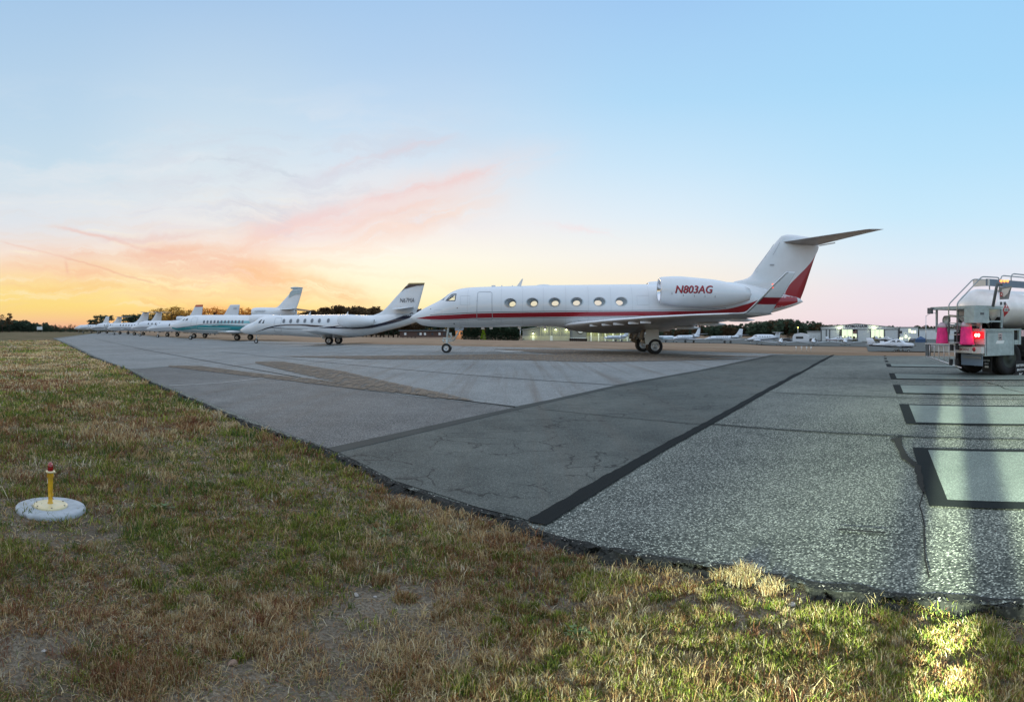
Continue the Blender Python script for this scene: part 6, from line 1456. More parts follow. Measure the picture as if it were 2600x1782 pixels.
# ------------------------------------------------------------------ trees
def foliage(name, rgb, tr=.35):
    m = bpy.data.materials.new(name); m.use_nodes = True; nt = m.node_tree; nt.nodes.clear(); N = NT(nt)
    at_ = N.n('ShaderNodeAttribute', attribute_name='Col'); c = N.mix(1.0, at_.outputs[0], rgb, 'MULTIPLY')
    d = N.n('ShaderNodeBsdfDiffuse'); t = N.n('ShaderNodeBsdfTranslucent'); N.l.new(c, d.inputs[0]); N.l.new(c, t.inputs[0])
    mx = N.n('ShaderNodeMixShader'); mx.inputs[0].default_value = tr; N.l.new(d.outputs[0], mx.inputs[1]); N.l.new(t.outputs[0], mx.inputs[2])
    o = N.n('ShaderNodeOutputMaterial'); N.l.new(mx.outputs[0], o.inputs[0]); M[name] = m
foliage('leaf_dark', (.075, .11, .075)); foliage('leaf_brown', (.11, .075, .045)); foliage('leaf_gold', (.6, .36, .09), .6); foliage('leaf_cedar', (.03, .05, .03)); foliage('leaf_lit_tint', (.22, .32, .03), .4); foliage('leaf_orange', (.65, .26, .05), .6)
mat('bark', (.07, .055, .045), .95)
def crown_mesh(kind, seed, m):
    """leaf clumps through the volume of a crown of unit height"""
    r = np.random.default_rng(seed); C = []
    if kind == 'round':
        for _ in range(34):
            a = r.uniform(0, 6.28); q = .42 * math.sqrt(r.random()); z = r.uniform(.34, .93); q *= math.sqrt(max(.08, 1 - ((z - .6) / .40) ** 2)); C.append((q * math.cos(a), q * math.sin(a), z, r.uniform(.07, .13), 60))
    elif kind == 'pine':
        for _ in range(30):
            a = r.uniform(0, 6.28); z = r.uniform(.45, .97); q = .30 * math.sqrt(r.random()) * (1.15 - z * .7); C.append((q * math.cos(a), q * math.sin(a), z, r.uniform(.05, .10), 60))
    elif kind == 'bare':
        for _ in range(40):
            a = r.uniform(0, 6.28); z = r.uniform(.35, .99); q = .30 * math.sqrt(r.random()) * math.sqrt(max(.1, 1 - ((z - .62) / .42) ** 2)); C.append((q * math.cos(a), q * math.sin(a), z, r.uniform(.05, .09), 22))
    else:  # cedar
        for i in range(110):
            z = r.uniform(.0, .98); q = (.26 * (1 - z) ** .6 + .02) * math.sqrt(r.random()); a = r.uniform(0, 6.28); C.append((q * math.cos(a), q * math.sin(a), z, r.uniform(.05, .09), 45))
    V = []; col = []
    for x, y, z, s, n in C:
        p = r.normal(0, 1, (n, 3)); p /= np.linalg.norm(p, axis=1, keepdims=True); p *= (r.random((n, 1)) ** .4) * s; p[:, 2] *= .75; p += [x, y, z]
        e = s * r.uniform(.14, .32, (n, 1)); u = r.normal(0, 1, (n, 3)); u /= np.linalg.norm(u, axis=1, keepdims=True); v = np.cross(u, r.normal(0, 1, (n, 3))); v /= np.linalg.norm(v, axis=1, keepdims=True)
        V.append(np.stack([p - u * e, p + v * e * .8, p + u * e, p - v * e * .8], 1)); col.append(np.repeat(r.uniform(.6, 1.5) * r.uniform(.7, 1.3, n), 4))
    V = np.concatenate(V).reshape(-1, 3); col = np.concatenate(col); n = len(V) // 4
    return V, col, n
def tree_mesh(name, parts, m):
    V = np.concatenate([p[0] for p in parts]); col = np.concatenate([p[1] for p in parts]); n = len(V) // 4
    me = bpy.data.meshes.new(name); me.vertices.add(len(V)); me.vertices.foreach_set('co', V.astype(np.float32).ravel()); me.loops.add(n * 4); me.loops.foreach_set('vertex_index', np.arange(n * 4, dtype=np.int32)); me.polygons.add(n); me.polygons.foreach_set('loop_start', (np.arange(n) * 4).astype(np.int32))
    try: me.polygons.foreach_set('loop_total', np.full(n, 4, np.int32))
    except Exception: pass
    me.update(calc_edges=True); ca = me.color_attributes.new('Col', 'FLOAT_COLOR', 'POINT'); cc = np.ones((len(V), 4), np.float32); cc[:, :3] = col[:, None]; ca.data.foreach_set('color', cc.ravel()); me.materials.append(M[m]); return me
def trunk_mesh(kind, seed):
    rr = random.Random(seed); w = MB(); top = {'round': .6, 'pine': .93, 'bare': .8, 'cedar': .8}[kind]
    w.tube([(0, 0, 0), (.01, 0, top * .5), (0, .01, top)], .022, 0, 7, .006)
    for i in range({'round': 9, 'pine': 12, 'bare': 26, 'cedar': 0}[kind]):
        a = rr.uniform(0, 6.28); z = rr.uniform(.3, top); L = rr.uniform(.12, .32) * (1.1 - .4 * z); e = (L * math.cos(a) * .75, L * math.sin(a) * .75, z + L * rr.uniform(.4, 1))
        w.tube([(0, 0, z), tuple(v * .5 if i_ < 2 else z + (e[2] - z) * .4 for i_, v in enumerate(e)), e], .009, 0, 5, .002)
        if kind == 'bare':
            for _ in range(3): b = rr.uniform(0, 6.28); l2 = L * .5; w.tube([e, (e[0] + l2 * math.cos(b) * .5, e[1] + l2 * math.sin(b) * .5, e[2] + l2 * rr.uniform(.3, .9))], .003, 0, 4, .001)
    return w
PROTO = {}
def tree(kind, leaf, px, r_, ytop, label, group, width=1.0, seed=0):
    x, y, z = at(px, r_); h = (HC - z) + (H - ytop) / F * r_; v = seed % 4
    k = (kind, leaf, v)
    if k not in PROTO:
        c = crown_mesh(kind, 100 + v * 7 + len(PROTO), leaf); tb = trunk_mesh(kind, v)
        t = tb.build('trunk', M['bark']); cm = tree_mesh('crown', [c], leaf); PROTO[k] = (t.data, cm); bpy.data.objects.remove(t)
    root = empty('tree', (x, y, z - .1), random.uniform(0, 6.28), label, 'tree', group); s_ = h / .97; root.scale = (s_ * width, s_ * width, s_)
    for nm, me in (('trunk', PROTO[k][0]), ('crown', PROTO[k][1])):
        o = bpy.data.objects.new(nm, me); COL.objects.link(o); o.parent = root
    return root
def sky(P, x): return float(np.interp(x, [p[0] for p in P], [p[1] for p in P]))
# the wooded edges of the field that read as one mass
def woods(name, P, r0, r1, step, mix, seed, dens=1.0):
    rr = np.random.default_rng(seed); parts = {}
    protos = {}
    x = P[0][0]
    while x < P[-1][0]:
        for row in range(2):
            px = x + rr.uniform(-step, step) * .5; r_ = r0 + (r1 - r0) * (row + rr.uniform(0, .6)) / 2; yt = sky(P, px) + rr.uniform(-1.5, 3) + (4 if row == 0 else 0)
            gx, gy, g = at(px, r_); h = (HC - g) + (H - yt) / F * r_
            kind, leaf = mix[rr.integers(len(mix))]; k = (kind, leaf, int(rr.integers(3)))
            if k not in protos: protos[k] = crown_mesh(kind if kind != 'round' else 'round', 31 + k[2] * 5 + len(kind), leaf)
            V, c, n = protos[k]; a = rr.uniform(0, 6.28); co, si = math.cos(a), math.sin(a); wv = h * rr.uniform(.9, 1.3)
            Vn = np.stack([(V[:, 0] * co - V[:, 1] * si) * wv + gx, (V[:, 0] * si + V[:, 1] * co) * wv + gy, (V[:, 2] * 1.0) * h + g], -1)
            # undergrowth closes the foot of the wood
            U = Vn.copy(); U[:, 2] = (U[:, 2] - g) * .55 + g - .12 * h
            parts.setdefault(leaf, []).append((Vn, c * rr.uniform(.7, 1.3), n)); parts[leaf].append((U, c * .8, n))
        x += step
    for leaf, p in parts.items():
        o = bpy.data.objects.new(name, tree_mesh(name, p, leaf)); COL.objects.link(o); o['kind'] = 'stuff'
PL = [(-140, 812), (-40, 806), (0, 811), (20, 812), (45, 812), (60, 812), (80, 817), (100, 822), (115, 818), (130, 824), (150, 829), (170, 831), (200, 832), (300, 834)]
woods('woods', PL, 250, 290, 5, [('round', 'leaf_dark'), ('round', 'leaf_brown'), ('round', 'leaf_dark'), ('pine', 'leaf_dark')], 1)
PR = [(1640, 836), (1760, 826), (1830, 822), (1852, 822), (1870, 825), (1890, 821), (1930, 815), (1946, 812), (1985, 809), (2005, 808), (2022, 811), (2032, 818), (2050, 816), (2075, 817), (2090, 822), (2130, 824), (2200, 826), (2230, 829), (2262, 826), (2290, 829), (2330, 826), (2390, 825), (2450, 827), (2600, 826), (2700, 827)]
woods('woods', PR, 380, 440, 8, [('round', 'leaf_dark'), ('round', 'leaf_dark'), ('pine', 'leaf_dark'), ('round', 'leaf_brown')], 2)
woods('woods', [(640, 812), (760, 806), (900, 800), (1100, 806), (1340, 815), (1500, 826), (1660, 834)], 390, 440, 13, [('round', 'leaf_dark'), ('round', 'leaf_brown'), ('pine', 'leaf_dark')], 3)
# trees one can tell apart
G1 = 'trees in the row behind the parked jets'
tree('round', 'leaf_dark', 246, 262, 801, 'dark round crowned tree standing alone behind the far end of the jet row', G1, 1.25, 1)
tree('round', 'leaf_dark', 270, 266, 799, 'dark spreading tree behind a pointed white fin at the far end', G1, 1.3, 2)
tree('pine', 'leaf_dark', 233, 262, 812, 'thin ragged tree left of the dark round tree', G1, 1.2, 1)
tree('pine', 'leaf_brown', 23, 245, 797, 'ragged tree standing above the woods at far left', 'trees over the left woods', .9, 0)
tree('bare', 'leaf_brown', 6, 245, 799, 'bare tree at the left edge of the photo', 'trees over the left woods', .9, 2)
for i, px in enumerate((140, 152, 165, 178, 190, 205)): tree('bare', 'leaf_brown', px, 235, 823 + (i % 3) * 2, 'thin bare tree on the skyline between the left woods and the first jet', 'thin bare trees on the left skyline', 1.1, i)
ys = [(330, 800), (360, 798), (378, 800), (392, 786), (420, 781), (445, 781), (470, 790), (500, 785), (540, 784), (570, 789), (600, 788), (612, 784), (645, 786), (680, 794), (750, 796), (780, 790), (800, 786), (815, 783), (840, 777), (860, 779), (880, 777), (905, 780), (930, 777), (960, 782), (980, 785), (1010, 786), (1060, 790)]
px = 326; i = 0; rt_ = random.Random(4)
while px < 1060:
    yt = sky(ys, px) + rt_.uniform(-2, 3)
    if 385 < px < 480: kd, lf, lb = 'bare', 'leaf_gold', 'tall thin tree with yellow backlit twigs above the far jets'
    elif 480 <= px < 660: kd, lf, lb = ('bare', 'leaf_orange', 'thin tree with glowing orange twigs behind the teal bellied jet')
    elif px < 385: kd, lf, lb = 'round', 'leaf_dark', 'dark tree between the T tails of the far jets'
    elif px < 760: kd, lf, lb = 'round', 'leaf_brown', 'low brown tree behind the three engine jet tail'
    else: kd, lf, lb = 'round', 'leaf_brown', 'broad brown tree on the skyline above the jet marked N67MA'
    tree(kd, lf, px, 330 + rt_.uniform(-12, 12), yt, lb, G1, rt_.uniform(.95, 1.3), i)
    if kd == 'bare' and i % 2: tree('round', 'leaf_brown', px + 4, 345, yt + 16, 'low dark tree under the bright thin trees behind the jets', G1, 1.5, i)
    px += rt_.uniform(9, 13); i += 1
for i, (px, yt, w) in enumerate(((1178, 836, 1), (1190, 830, 1.2), (1203, 834, 1.1), (1214, 829, 1.2), (1240, 832, 1.2), (1252, 830, 1.1), (1264, 832, 1.2), (1277, 829, 1.2), (1290, 834, 1.3), (1312, 838, 2.0), (1300, 840, 1.3))):
    tree('cedar', 'leaf_cedar', px, 205, yt, 'dark conical cedar in the clump under the big jet belly', 'cedars under the big jet belly', w * 1.1, i)
tree('cedar', 'leaf_lit_tint', 1227, 200, 838, 'bright yellow green cedar with lamp light put into its leaf colour, among the dark cedars', 'cedars under the big jet belly', 1.1, 1) if 'leaf_lit_tint' in M else None  # lamp light is in this cedar's leaf colour, no lamp shines on it
for i, px in enumerate((2000, 2012, 2024, 2036)): tree('bare', 'leaf_brown', px, 250, 848 - i % 2 * 3, 'low brown bare shrub tree beside the yellow lamp post', 'shrubby trees by the yellow lamp', 1.4, i)

# ------------------------------------------------------------------ fuel truck, rear quarter in frame
def fuel_truck():
    fr = Frame(0.0, 14.1, 2440); sx = fr.s0; c = lambda x, y, t=0.0: fr.b(2300 + x * .20094, 660 + y * .20094, t)
    cr = lambda x, y, X: fr.rear(2300 + x * .20094, 660 + y * .20094, X)
    root = empty('fuel_truck', (fr.o[0], fr.o[1], 0), 0, 'grey fuel tanker truck with lit tail lights, steel steps and a round tank', 'truck')
    XR = c(1000, 1000)[0] - .03            # rear face of the body, local x
    def B(name, m, *boxes, parent=root):
        w = MB()
        for b in boxes: w.bx(*b)
        return w.build(name, M[m], parent)
    # tank: elliptical, domed rear head
    zt, zb = c(1345, 305, 1.2)[1], c(1345, 860, .4)[1]; zc = (zt + zb) / 2; hz = (zt - zb) / 2; yc, hy = 1.27, 1.02
    xt = c(1330, 500, .3)[0]; R = []
    for d, k in ((-.42, .02), (-.41, .3), (-.36, .55), (-.26, .78), (-.12, .93), (0, 1.0), (2.5, 1.0), (6.5, 1.0), (6.8, .8), (6.9, .02)):
        R.append([(xt + d, yc + hy * k * math.cos(2 * math.pi * j / 48), zc + hz * k * math.sin(2 * math.pi * j / 48)) for j in range(48)])
    w = MB(); w.rings(R, 0); tank = fixn(w.build('tank', M['tank_steel'], root))
    # placard on the flank
    q = c(1405, 625, .25); 
    def onT(x, z, off):
        v = max(0, 1 - ((z - zc) / hz) ** 2); return (x, yc - hy * math.sqrt(v) - off, z)
    a, b_ = .165, .235; w = MB(); n = 6
    def dia(s, mi, off, zo=0.0):
        P = [onT(q[0], q[1], off)] + [onT(q[0] + a * s * x, q[1] + b_ * s * z, off) for x, z in ((0, 1), (.5, .5), (1, 0), (.5, -.5), (0, -1), (-.5, -.5), (-1, 0), (-.5, .5))]
        w.add(P, [(0, 1 + i, 1 + (i + 1) % 8) for i in range(8)], mi)
    dia(1.12, 1, .012); dia(1.0, 0, .018); pl = w.build('placard', [M['placard_red'], M['white_paint']], tank)
    w = MB(); w.add([onT(q[0] + x, q[1] + z, .024) for x, z in ((-.10, -.055), (.10, -.055), (.10, .055), (-.10, .055))], [(0, 1, 2, 3)]); w.build('number_plate', M['white_paint'], pl)
    w = MB(); put_text(w, '1863', lambda u, v: onT(q[0] - .085 + .17 * u, q[1] - .038 + .076 * v, .03), 0, 0, .012, 2); w.build('number', M['black_letter'], pl)
    w = MB(); w.add([onT(q[0] + x, q[1] + z, .026) for x, z in ((-.03, .09), (.03, .09), (.035, .12), (0, .18), (-.03, .13))], [tuple(range(5))]); w.build('flame_symbol', M['white_paint'], pl)
    # top coaming, light bar and rails
    z1, z0 = c(1400, 212, .6)[1], c(1400, 305, .6)[1]; B('coaming', 'blue_grey', (c(1360, 250, .6)[0], xt + 6, .6, .66, z0, z1))
    xb = c(1350, 260, .55)[0]; yb0, zz = cr(1355, 260, xb); yb1, _ = cr(1190, 260, xb); 
    yb1 = -cr(1190, 260, xb)[0]; zlo, zhi = cr(1270, 308, xb)[1], cr(1270, 222, xb)[1]; B('light_bar', 'pale_steel', (xb, xb + .06, .55, max(yb1, 1.3), zlo, zhi))
    for px in (1205, 1245, 1285):
        t_, z_ = cr(px, 266, xb - .02); w = MB(); w.lathe((xb - .002, -t_, z_), [(-.05, .01), (-.045, .04), (0, .045)], 'x', 14); w.build('marker_light', M['marker_orange'], root)
    zr = c(1400, 172, .7)[1]
    for y_, px in ((.75, 1330), (1.75, 1200)):
        X0 = c(px, 235, -.0 + y_ * 0)[0] if False else fr.b(2300 + px * .20094, 700, -y_)[0]; w = MB(); zz_ = fr.b(2300 + px * .20094, 660 + (172 if y_ < 1 else 195) * .20094, -y_)[1]
        w.tube([(X0, y_, zz_ - .5), (X0, y_, zz_ - .12), (X0 + .05, y_, zz_ - .03), (X0 + .14, y_, zz_), (X0 + 5, y_, zz_)], .022, 0, 8); w.build('top_rail', M['rail_steel'], root)
    # rear head details: dark recessed panel with a poster like plate
    w = MB(); xh = xt - .43
    P = [cr(x, y, xh) for x, y in ((1185, 345), (1340, 330), (1300, 495), (1185, 500))]; w.add([(xh, -t, z) for t, z in P], [(0, 1, 2, 3)]); pn = w.build('gauge_panel', M['grey_wall'], root)
    P = [cr(x, y, xh - .02) for x, y in ((1215, 370), (1320, 350), (1290, 420), (1240, 470), (1200, 440))]; w = MB(); w.add([(xh - .02, -t, z) for t, z in P], [tuple(range(5))]); w.build('plate', M['pale_steel'], pn)
    t_, z_ = cr(1205, 435, xh - .04); w = MB(); w.lathe((xh - .04, -t_, z_), [(0, .07), (-.001, .045)], 'x', 16); w.build('round_label', M['placard_red'], pn)
    for x in (1190, 1235):
        t_, z_ = cr(x, 550, xh - .03); w = MB(); w.box((xh - .03, -t_ - .05, z_), (.02, .09, .1)); w.build('slot', M['trim'], root)
    w = MB(); p0_ = cr(1155, 305, xh - .05); p1_ = cr(1100, 590, xh - .1); w.tube([(xh + .15, -p0_[0], p0_[1]), (xh - .05, -p0_[0], p0_[1]), (xh - .07, -p0_[0] + .02, p0_[1] - .12), (xh - .1, -p1_[0], p1_[1])], .05, 0, 10); w.build('vent_pipe', M['trim'], root)
    # ladder / platform with handrails
    def rail(ax, ay, y_):
        P = [c(*p, -y_) for p in ax]; w = MB(); pts = []
        for i, p in enumerate(P):
            if 0 < i < len(P) - 1:
                a_ = Vector((p[0], 0, p[1])); b0 = Vector((P[i - 1][0], 0, P[i - 1][1])); b1 = Vector((P[i + 1][0], 0, P[i + 1][1])); d0 = (b0 - a_).normalized() * .10; d1 = (b1 - a_).normalized() * .10
                for t in np.linspace(0, 1, 5): v = (a_ + d0) * (1 - t) ** 2 + 2 * a_ * t * (1 - t) + (a_ + d1) * t * t; pts.append((v.x, y_, v.z))
            else: pts.append((p[0], y_, p[1]))
        w.tube(pts, .021, 0, 10); return w.build('handrail', M['rail_steel'], root)
    rail([(645, 1030), (648, 545), (960, 210), (1180, 222), (1180, 610)], 0, .72)
    rail([(538, 1030), (542, 560), (850, 243), (1058, 250), (1056, 590)], 0, 1.10)
    xs0 = c(646, 800, -.72)[0]
    for y in (790, 938, 1040): t_ = c(646, y, -.72); B('step', 'pale_steel', (t_[0] - .02, t_[0] + .16, .72, 1.12, t_[1] - .025, t_[1] + .0))
    for y in (385, 515): t_ = c(1182, y, -.72); B('step', 'pale_steel', (t_[0] - .02, t_[0] + .05, .72, 1.12, t_[1] - .02, t_[1] + .02))
    # pump bay frame under the deck
    zd1, zd0 = c(1200, 585, -.15)[1], c(1200, 622, -.15)[1]
    B('deck', 'steel_grey', (XR - .28, c(1225, 600, -.1)[0], .1, 2.35, zd0, zd1))
    t0, zq = cr(490, 600, XR - .3); w = MB(); w.bx(XR - .36, XR - .28, 2.2, 2.42, cr(500, 675, XR - .3)[1], cr(500, 598, XR - .3)[1]); w.build('deck_bumper', M['trim'], root)
    xf = c(1215, 700, -.1)[0]; zf0 = c(1210, 858, -.1)[1]; fw = .06
    for (x, y_) in ((xf - .03, .1), (XR - .05, .12), (XR - .05, 1.2), (XR - .05, 2.3)): B('frame_post', 'steel_grey', (x, x + fw, y_, y_ + fw, zf0 - (.0 if x > XR else .15), zd0))
    B('frame_rail', 'steel_grey', (XR, xf, .1, .14, c(1100, 785, -.1)[1], c(1100, 765, -.1)[1])); B('frame_rail', 'steel_grey', (XR - .04, XR + .02, .18, 2.3, c(1100, 830, -.1)[1], c(1100, 810, -.1)[1]))
    x0, x1 = c(855, 700, -.02)[0], c(1047, 700, -.02)[0]; zb0, zb1 = c(950, 795, -.02)[1], c(950, 615, -.02)[1]; bx_ = B('control_box', 'steel_grey', (x0, x1, .0, .45, zb0, zb1))
    w = MB(); w.bx((x0 + x1) / 2 - .06, (x0 + x1) / 2 + .1, -.008, -.002, zb1 - .19, zb1 - .12); w.build('badge', M['trim'], bx_)
    w = MB()
    for i in range(7): w.tube([(x1 + .02, .3 + .05 * i, zb1 - .15 - .03 * i), (x1 + .2, .32 + .04 * i, zb1 - .1 - .05 * i), (x1 + .42, .35, zb0 + .1 - .03 * i), (x1 + .5, .4, zb0 - .2)], .011, 0, 5)
    w.build('cable', M['tyre'], root)
    w = MB(); rr = random.Random(8)
    w.tube([(XR + .2, .5, zf0), (XR + .25, .55, zd0 - .3), (XR + .6, .6, zd0 - .2), (XR + .8, .6, zf0)], .05, 0, 8); w.tube([(XR + .1, 1.0, zf0 - .1), (XR + .1, 1.0, zd0 - .25), (XR + .1, 1.8, zd0 - .2), (XR + .1, 1.85, zf0 - .2)], .045, 0, 8)
    w.lathe((XR + .2, 1.4, zd0 - .55), [(-.15, .12), (.15, .12), (.151, .01)], 'y', 14); w.lathe((XR + .1, 1.9, zd0 - .35), [(-.1, .16), (0, .16), (.001, .01)], 'x', 14); w.build('pump_pipe', M['gear_metal'], root)
    w = MB(); w.lathe((XR + .5, .9, zf0 - .05), [(-.5, .28), (-.45, .30), (.45, .30), (.5, .28), (.501, .01)], 'y', 20); w.build('hose_reel', M['tyre'], root)
    B('bay_back', 'dark_bay', (XR + .9, XR + .95, .15, 2.3, zf0 - .3, zd0 - .25))
    # side locker
    x0, x1 = c(1000, 1000)[0], c(1366, 1000)[0]; z0, z1 = c(1100, 1212)[1], c(1100, 890)[1]
    lk = B('locker', 'steel_grey', (x0, x1, 0, .6, z0, z1)); w = MB(); w.bx(x0 - .03, c(1452, 870)[0], -.035, .55, z1 + .002, z1 + .05); w.build('locker_top', M['steel_grey'], root)
    xa, xb_ = c(1022, 1000)[0], c(1346, 1000)[0]; za, zb_ = c(1100, 1207)[1], c(1100, 920)[1]
    w = MB(); w.bx(xa, xb_, -.014, -.001, za, zb_); dr = w.build('locker_door', M['steel_grey'], lk)
    w = MB(); [w.bx(*k) for k in ((xa - .018, xa - .002, -.006, -.001, za, zb_), (xb_ + .002, xb_ + .018, -.006, -.001, za, zb_), (xa, xb_, -.006, -.001, zb_ + .002, zb_ + .018))]; w.build('door_gap', M['trim'], lk)
    q = c(1187, 972); w = MB(); w.bx(q[0] - .085, q[0] + .085, -.024, -.015, q[1] - .10, q[1] + .12); hd = w.build('latch', M['chrome'], dr); w = MB(); w.bx(q[0] - .05, q[0] + .05, -.03, -.0245, q[1] - .06, q[1] + .01); w.bx(q[0] - .05, q[0] + .05, -.03, -.0245, q[1] + .04, q[1] + .08); w.build('latch_pull', M['trim'], hd)
    q = c(1187, 1037); w = MB(); w.add([(q[0] - .2, -.0165, q[1] - .05), (q[0] + .15, -.0165, q[1] - .05), (q[0] + .2, -.0165, q[1] + .05), (q[0] - .15, -.0165, q[1] + .05)], [(0, 1, 2, 3)]); w.build('maker_plate', M['white_paint'], dr)
    x2 = c(1450, 1000)[0]; B('frame_bracket', 'steel_grey', (x2 - .1, x2, -.02, .06, c(1430, 1068)[1], z1), (x1 + .02, x2 - .1, .0, .05, c(1430, 1068)[1], c(1430, 1010)[1])); B('chassis', 'dark_bay', (x1 + .05, x2 + 5, .62, 1.9, z0, z1 - .1), (XR + .3, x1 + .05, .7, 1.8, z0 + .1, z1 - .05))
    B('side_marker', 'tail_panel', (x2 + .04, x2 + .3, .0, .04, c(1470, 965)[1], c(1470, 885)[1]))
    # rear face: tail lamp panel, lamps, bumper
    def RB(name, m, X, x0_, x1_, y0_, y1_, th=.05, parent=root):
        t0_, za_ = cr(x0_, y0_, X); t1_, zb2 = cr(x1_, y1_, X); return B(name, m, (X, X + th, -t1_, -t0_, zb2, za_), parent=parent)
    RB('tail_panel', 'tail_panel', XR - .02, 842, 993, 868, 1068)
    lp = RB('tail_lamp', 'lamp_red', XR - .07, 846, 975, 905, 995, .05)
    for px in (884, 918): t_, z_ = cr(px, 950, XR - .085); w = MB(); w.lathe((XR - .075, -t_, z_), [(-.02, .01), (-.018, .05), (0, .055)], 'x', 16); w.build('bulb', M['lamp_hot'], lp)
    RB('tail_panel', 'tail_panel', XR + .03, 395, 415, 868, 1050); l2 = RB('tail_lamp', 'lamp_red', XR - .05, 388, 414, 935, 1000, .05)
    bp_ = RB('bumper', 'pale_steel', XR - .25, 300, 950, 1078, 1182, .14); 
    t_, z_ = cr(863, 1130, XR - .25); w = MB(); w.lathe((XR - .25, -t_, z_), [(-.03, .01), (-.025, .06), (0, .065)], 'x', 16); w.build('round_light', M['lamp_dim'], bp_)
    t0, zA = cr(697, 1106, XR - .25); t1, zB = cr(815, 1160, XR - .25); w = MB(); w.add([(XR - .254, -t0, zA), (XR - .254, -t1, zA), (XR - .254, -t1, zB), (XR - .254, -t0, zB)], [(0, 1, 2, 3)]); sg = w.build('smoking_sign', M['white_paint'], bp_)
    w = MB(); put_text(w, 'SMOKING', lambda u, v: (XR - .258, -(t0 - .1) - (-(t0 - .1) + t1) * u * 0 + ((-t1 + .03) - (-t0 - .0)) * (u * 1.15 - .18) + (0) - .1 + .1 * 0, zB + .025 + (zA - zB - .05) * v), 0, 0, .01, 2); w.build('lettering', M['red_letter'], sg)
    RB('step_plate', 'grey_wall', XR - .05, 727, 942, 1215, 1248, .04)
    RB('mud_skirt', 'blue_grey', XR + .0, 700, 965, 1185, 1340, .03)
    # pink covers over the hose nozzles
    def cover(px, wpx, y0_, y1_, X, label_seed):
        t_, zt_ = cr(px, y0_, X); _, zb__ = cr(px, y1_, X); rr = random.Random(label_seed); yw = abs(cr(px + wpx / 2, 900, X)[0] - t_) ; h = zt_ - zb__; Rg = []
        for i in range(13):
            f = i / 12; s_ = .62 + .38 * (1 - f) if f < .75 else (.62 + .38 * .25) * math.sqrt(max(.02, 1 - ((f - .75) / .26) ** 2))
            Rg.append([(X + yw * s_ * .8 * math.cos(a) * (1 + .07 * math.sin(5 * a + i * .4) + rr.uniform(-.03, .03)), -t_ + yw * s_ * math.sin(a) * (1 + .08 * math.sin(4 * a + label_seed + i * .3) + rr.uniform(-.03, .03)) + .04 * (f - .5), zb__ + h * f) for a in [2 * math.pi * k / 28 for k in range(28)]])
        w = MB(); w.rings(Rg, 0); cv = w.build('nozzle_cover', M['pink_cloth'], root)
        top = [[(p[0] * 1.0, p[1], p[2] + .012) for p in r_] for r_ in Rg[9:]]; top = [[(X + (p[0] - X) * 1.05, -t_ + (p[1] + t_) * 1.06, p[2]) for p in r_] for r_ in top]; w = MB(); w.rings(top, 0); w.build('cap', M['cover_cap'], cv)
    cover(768, 145, 775, 1070, XR - .28, 1); cover(462, 125, 792, 1058, XR - .2, 5)
    # ladder lying along the rear
    X = XR - .42; w = MB(); TL = [cr(x, y, X) for x, y in ((250, 1066), (700, 1058), (258, 1212), (590, 1342))]
    def rl(a_, b2, r_=.022): w.tube([(X, -a_[0], a_[1]), (X, -b2[0], b2[1])], r_, 0, 6)
    def P2(x, y): return cr(x, y, X)
    w.box((X, (-TL[0][0] - TL[1][0]) / 2, (TL[0][1] + TL[1][1]) / 2), (.07, abs(TL[0][0] - TL[1][0]), .035)); rl(TL[2], P2(700, 1362), .024)
    for x in (300, 358, 418, 482, 548, 620): rl(P2(x, 1066), P2(x, 1212 + (x - 258) * .39 if x > 258 else 1212), .016)
    ld = w.build('step_ladder', M['ladder_alu'], root)
    w = MB(); w.box((X + .03, -P2(272, 1140)[0], P2(272, 1140)[1]), (.1, .16, .38)); w.build('ladder_cap', M['trim'], ld)
    for x, y in ((590, 1105), (660, 1095), (580, 1290), (655, 1290)):
        p = P2(x, y); w = MB(); w.box((X - .03, -p[0], p[1]), (.06, .12, .2)); w.build('ladder_foot', M['tyre'], ld)
    # wheels and flaps
    q = c(1290, 1250, -.25); rw = .55; xw = q[0]
    for xx in (xw, xw + 1.35):
        for y_ in (.25, .60): wheel(root, xx, y_ , rw, .28).data.materials[1] = M['truck_rim_shade']
    w = MB(); N_ = 14
    arc = [(xw + 1.35 + (rw + .14) * math.cos(a), rw + (rw + .14) * math.sin(a)) for a in np.linspace(math.pi * .98, 0, N_)]
    w.add([(x, 0.05, z) for x, z in arc] + [(x, .7, z) for x, z in arc], [(i, i + 1, N_ + i + 1, N_ + i) for i in range(N_ - 1)]); w.build('mudguard', M['tyre'], root)
    def flap(x0_, x1_, y0_, y1_, lines, X, name='mud_flap'):
        t0_, za_ = cr(x0_, y0_, X); t1_, zb2 = cr(x1_, y1_, X); w = MB(); w.bx(X, X + .02, -t1_, -t0_, zb2, za_); f = w.build(name, M['tyre'], root)
        n_ = len(lines); hh = (za_ - zb2)
        for i, s_ in enumerate(lines):
            w = MB(); zc_ = za_ - hh * (.26 + .20 * i); wd_ = abs(t1_ - t0_) * (.9 if len(s_) > 5 else .7 if len(s_) > 4 else .4)
            mid_ = (-t0_ - t1_) / 2; put_text(w, s_, lambda u, v: (X - .004, mid_ + wd_ / 2 - wd_ * u, zc_ - hh * .06 + hh * .12 * v), 0, 0, .02, 1); w.build('lettering', M['white_paint'], f)
    flap(965, 1082, 1215, 1420, ['DETER', 'BRO', 'I'], xw - .75)
    # flap seen square on beside the front axle of the bogie
    p0 = c(1385, 1275, .05); p1 = c(1560, 1490, .05); w = MB(); w.bx(p0[0], p1[0], -.05, -.03, p1[1], p0[1]); f = w.build('mud_flap', M['tyre'], root)
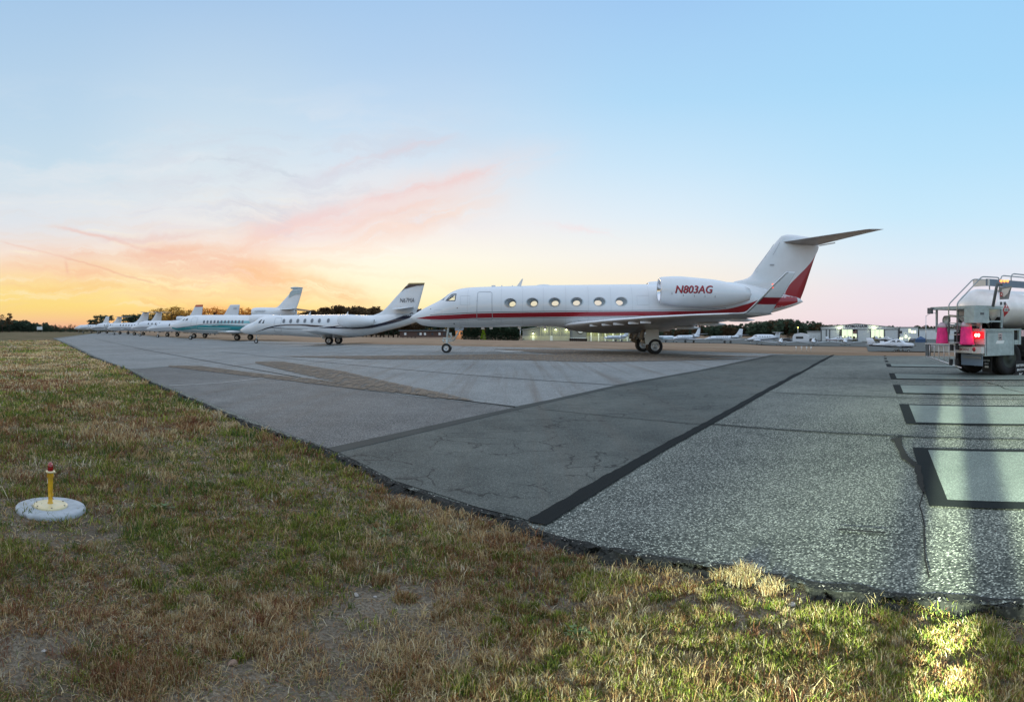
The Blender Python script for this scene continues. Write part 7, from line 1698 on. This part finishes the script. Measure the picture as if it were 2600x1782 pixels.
    for s_, x0_, x1_, y0_, y1_ in (('DETERMAN', 1398, 1545, 1310, 1348), ('BROWNIE', 1406, 1540, 1366, 1402), ('INC.', 1434, 1480, 1424, 1462)):
        a0, a1 = c(x0_, y1_, .055), c(x1_, y0_, .055); w = MB(); put_text(w, s_, lambda u, v: (a0[0] + (a1[0] - a0[0]) * u, -.0535, a0[1] + (a1[1] - a0[1]) * v), 0, 0, .025, 1); w.build('lettering', M['white_paint'], f)
    # cab and front wheels, out of the frame to the right, so that it is a whole truck
    B('cab', 'white_paint', (xt + 7.2, xt + 9.3, .05, 2.45, .7, 2.9)); 
    for y_ in (.25, 2.2): wheel(root, xt + 8.6, y_, .5, .3)
    for xx in (xw, xw + 1.35):
        for y_ in (1.9, 2.25): wheel(root, xx, y_, rw, .28)
    B('chassis_rail', 'dark_bay', (XR + .2, xt + 8, .8, .9, .75, .95), (XR + .2, xt + 8, 1.6, 1.7, .75, .95))
    L = bpy.data.lights.new('tail_lamp_light', 'POINT'); L.energy = 2.2; L.color = (1, .06, .05); L.shadow_soft_size = .06; o = bpy.data.objects.new('tail_lamp_light', L); COL.objects.link(o); o.parent = root; t_, z_ = cr(905, 950, XR - .35); o.location = (XR - .32, -t_, z_)
def tank_mat():
    m = mat('tank_steel', (.82, .79, .77), .35, metal=.2, var=.08, vs=2)
tank_mat()
mat('truck_rim_shade', (.05, .06, .05), .7)  # near rims coloured dark to stand for the shade around the wheels
mat('placard_red', (.5, .03, .03), .4); mat('pale_steel', (.62, .62, .6), .4, metal=.3); mat('rail_steel', (.33, .35, .35), .35, metal=.8); mat('steel_grey', (.36, .43, .43), .5, metal=.2, var=.14, vs=5)
mat('blue_grey', (.16, .21, .27), .5); mat('dark_bay', (.02, .02, .02), .8); mat('marker_orange', (1, .3, .1), .3, em=(1, .22, .05), es=3.2); mat('tail_panel', (.66, .44, .45), .4)
mat('lamp_red', (.7, .01, .01), .25, em=(1, .02, .03), es=.8); mat('lamp_hot', (1, .6, .5), .3, em=(1, .45, .35), es=6); mat('lamp_dim', (.4, .02, .03), .3); mat('pink_cloth', (.85, .035, .23), .75, var=.15, vs=6, bump=.3, bs=15); mat('cover_cap', (.6, .45, .5), .4); mat('ladder_alu', (.66, .64, .64), .35, metal=.5)
fuel_truck()
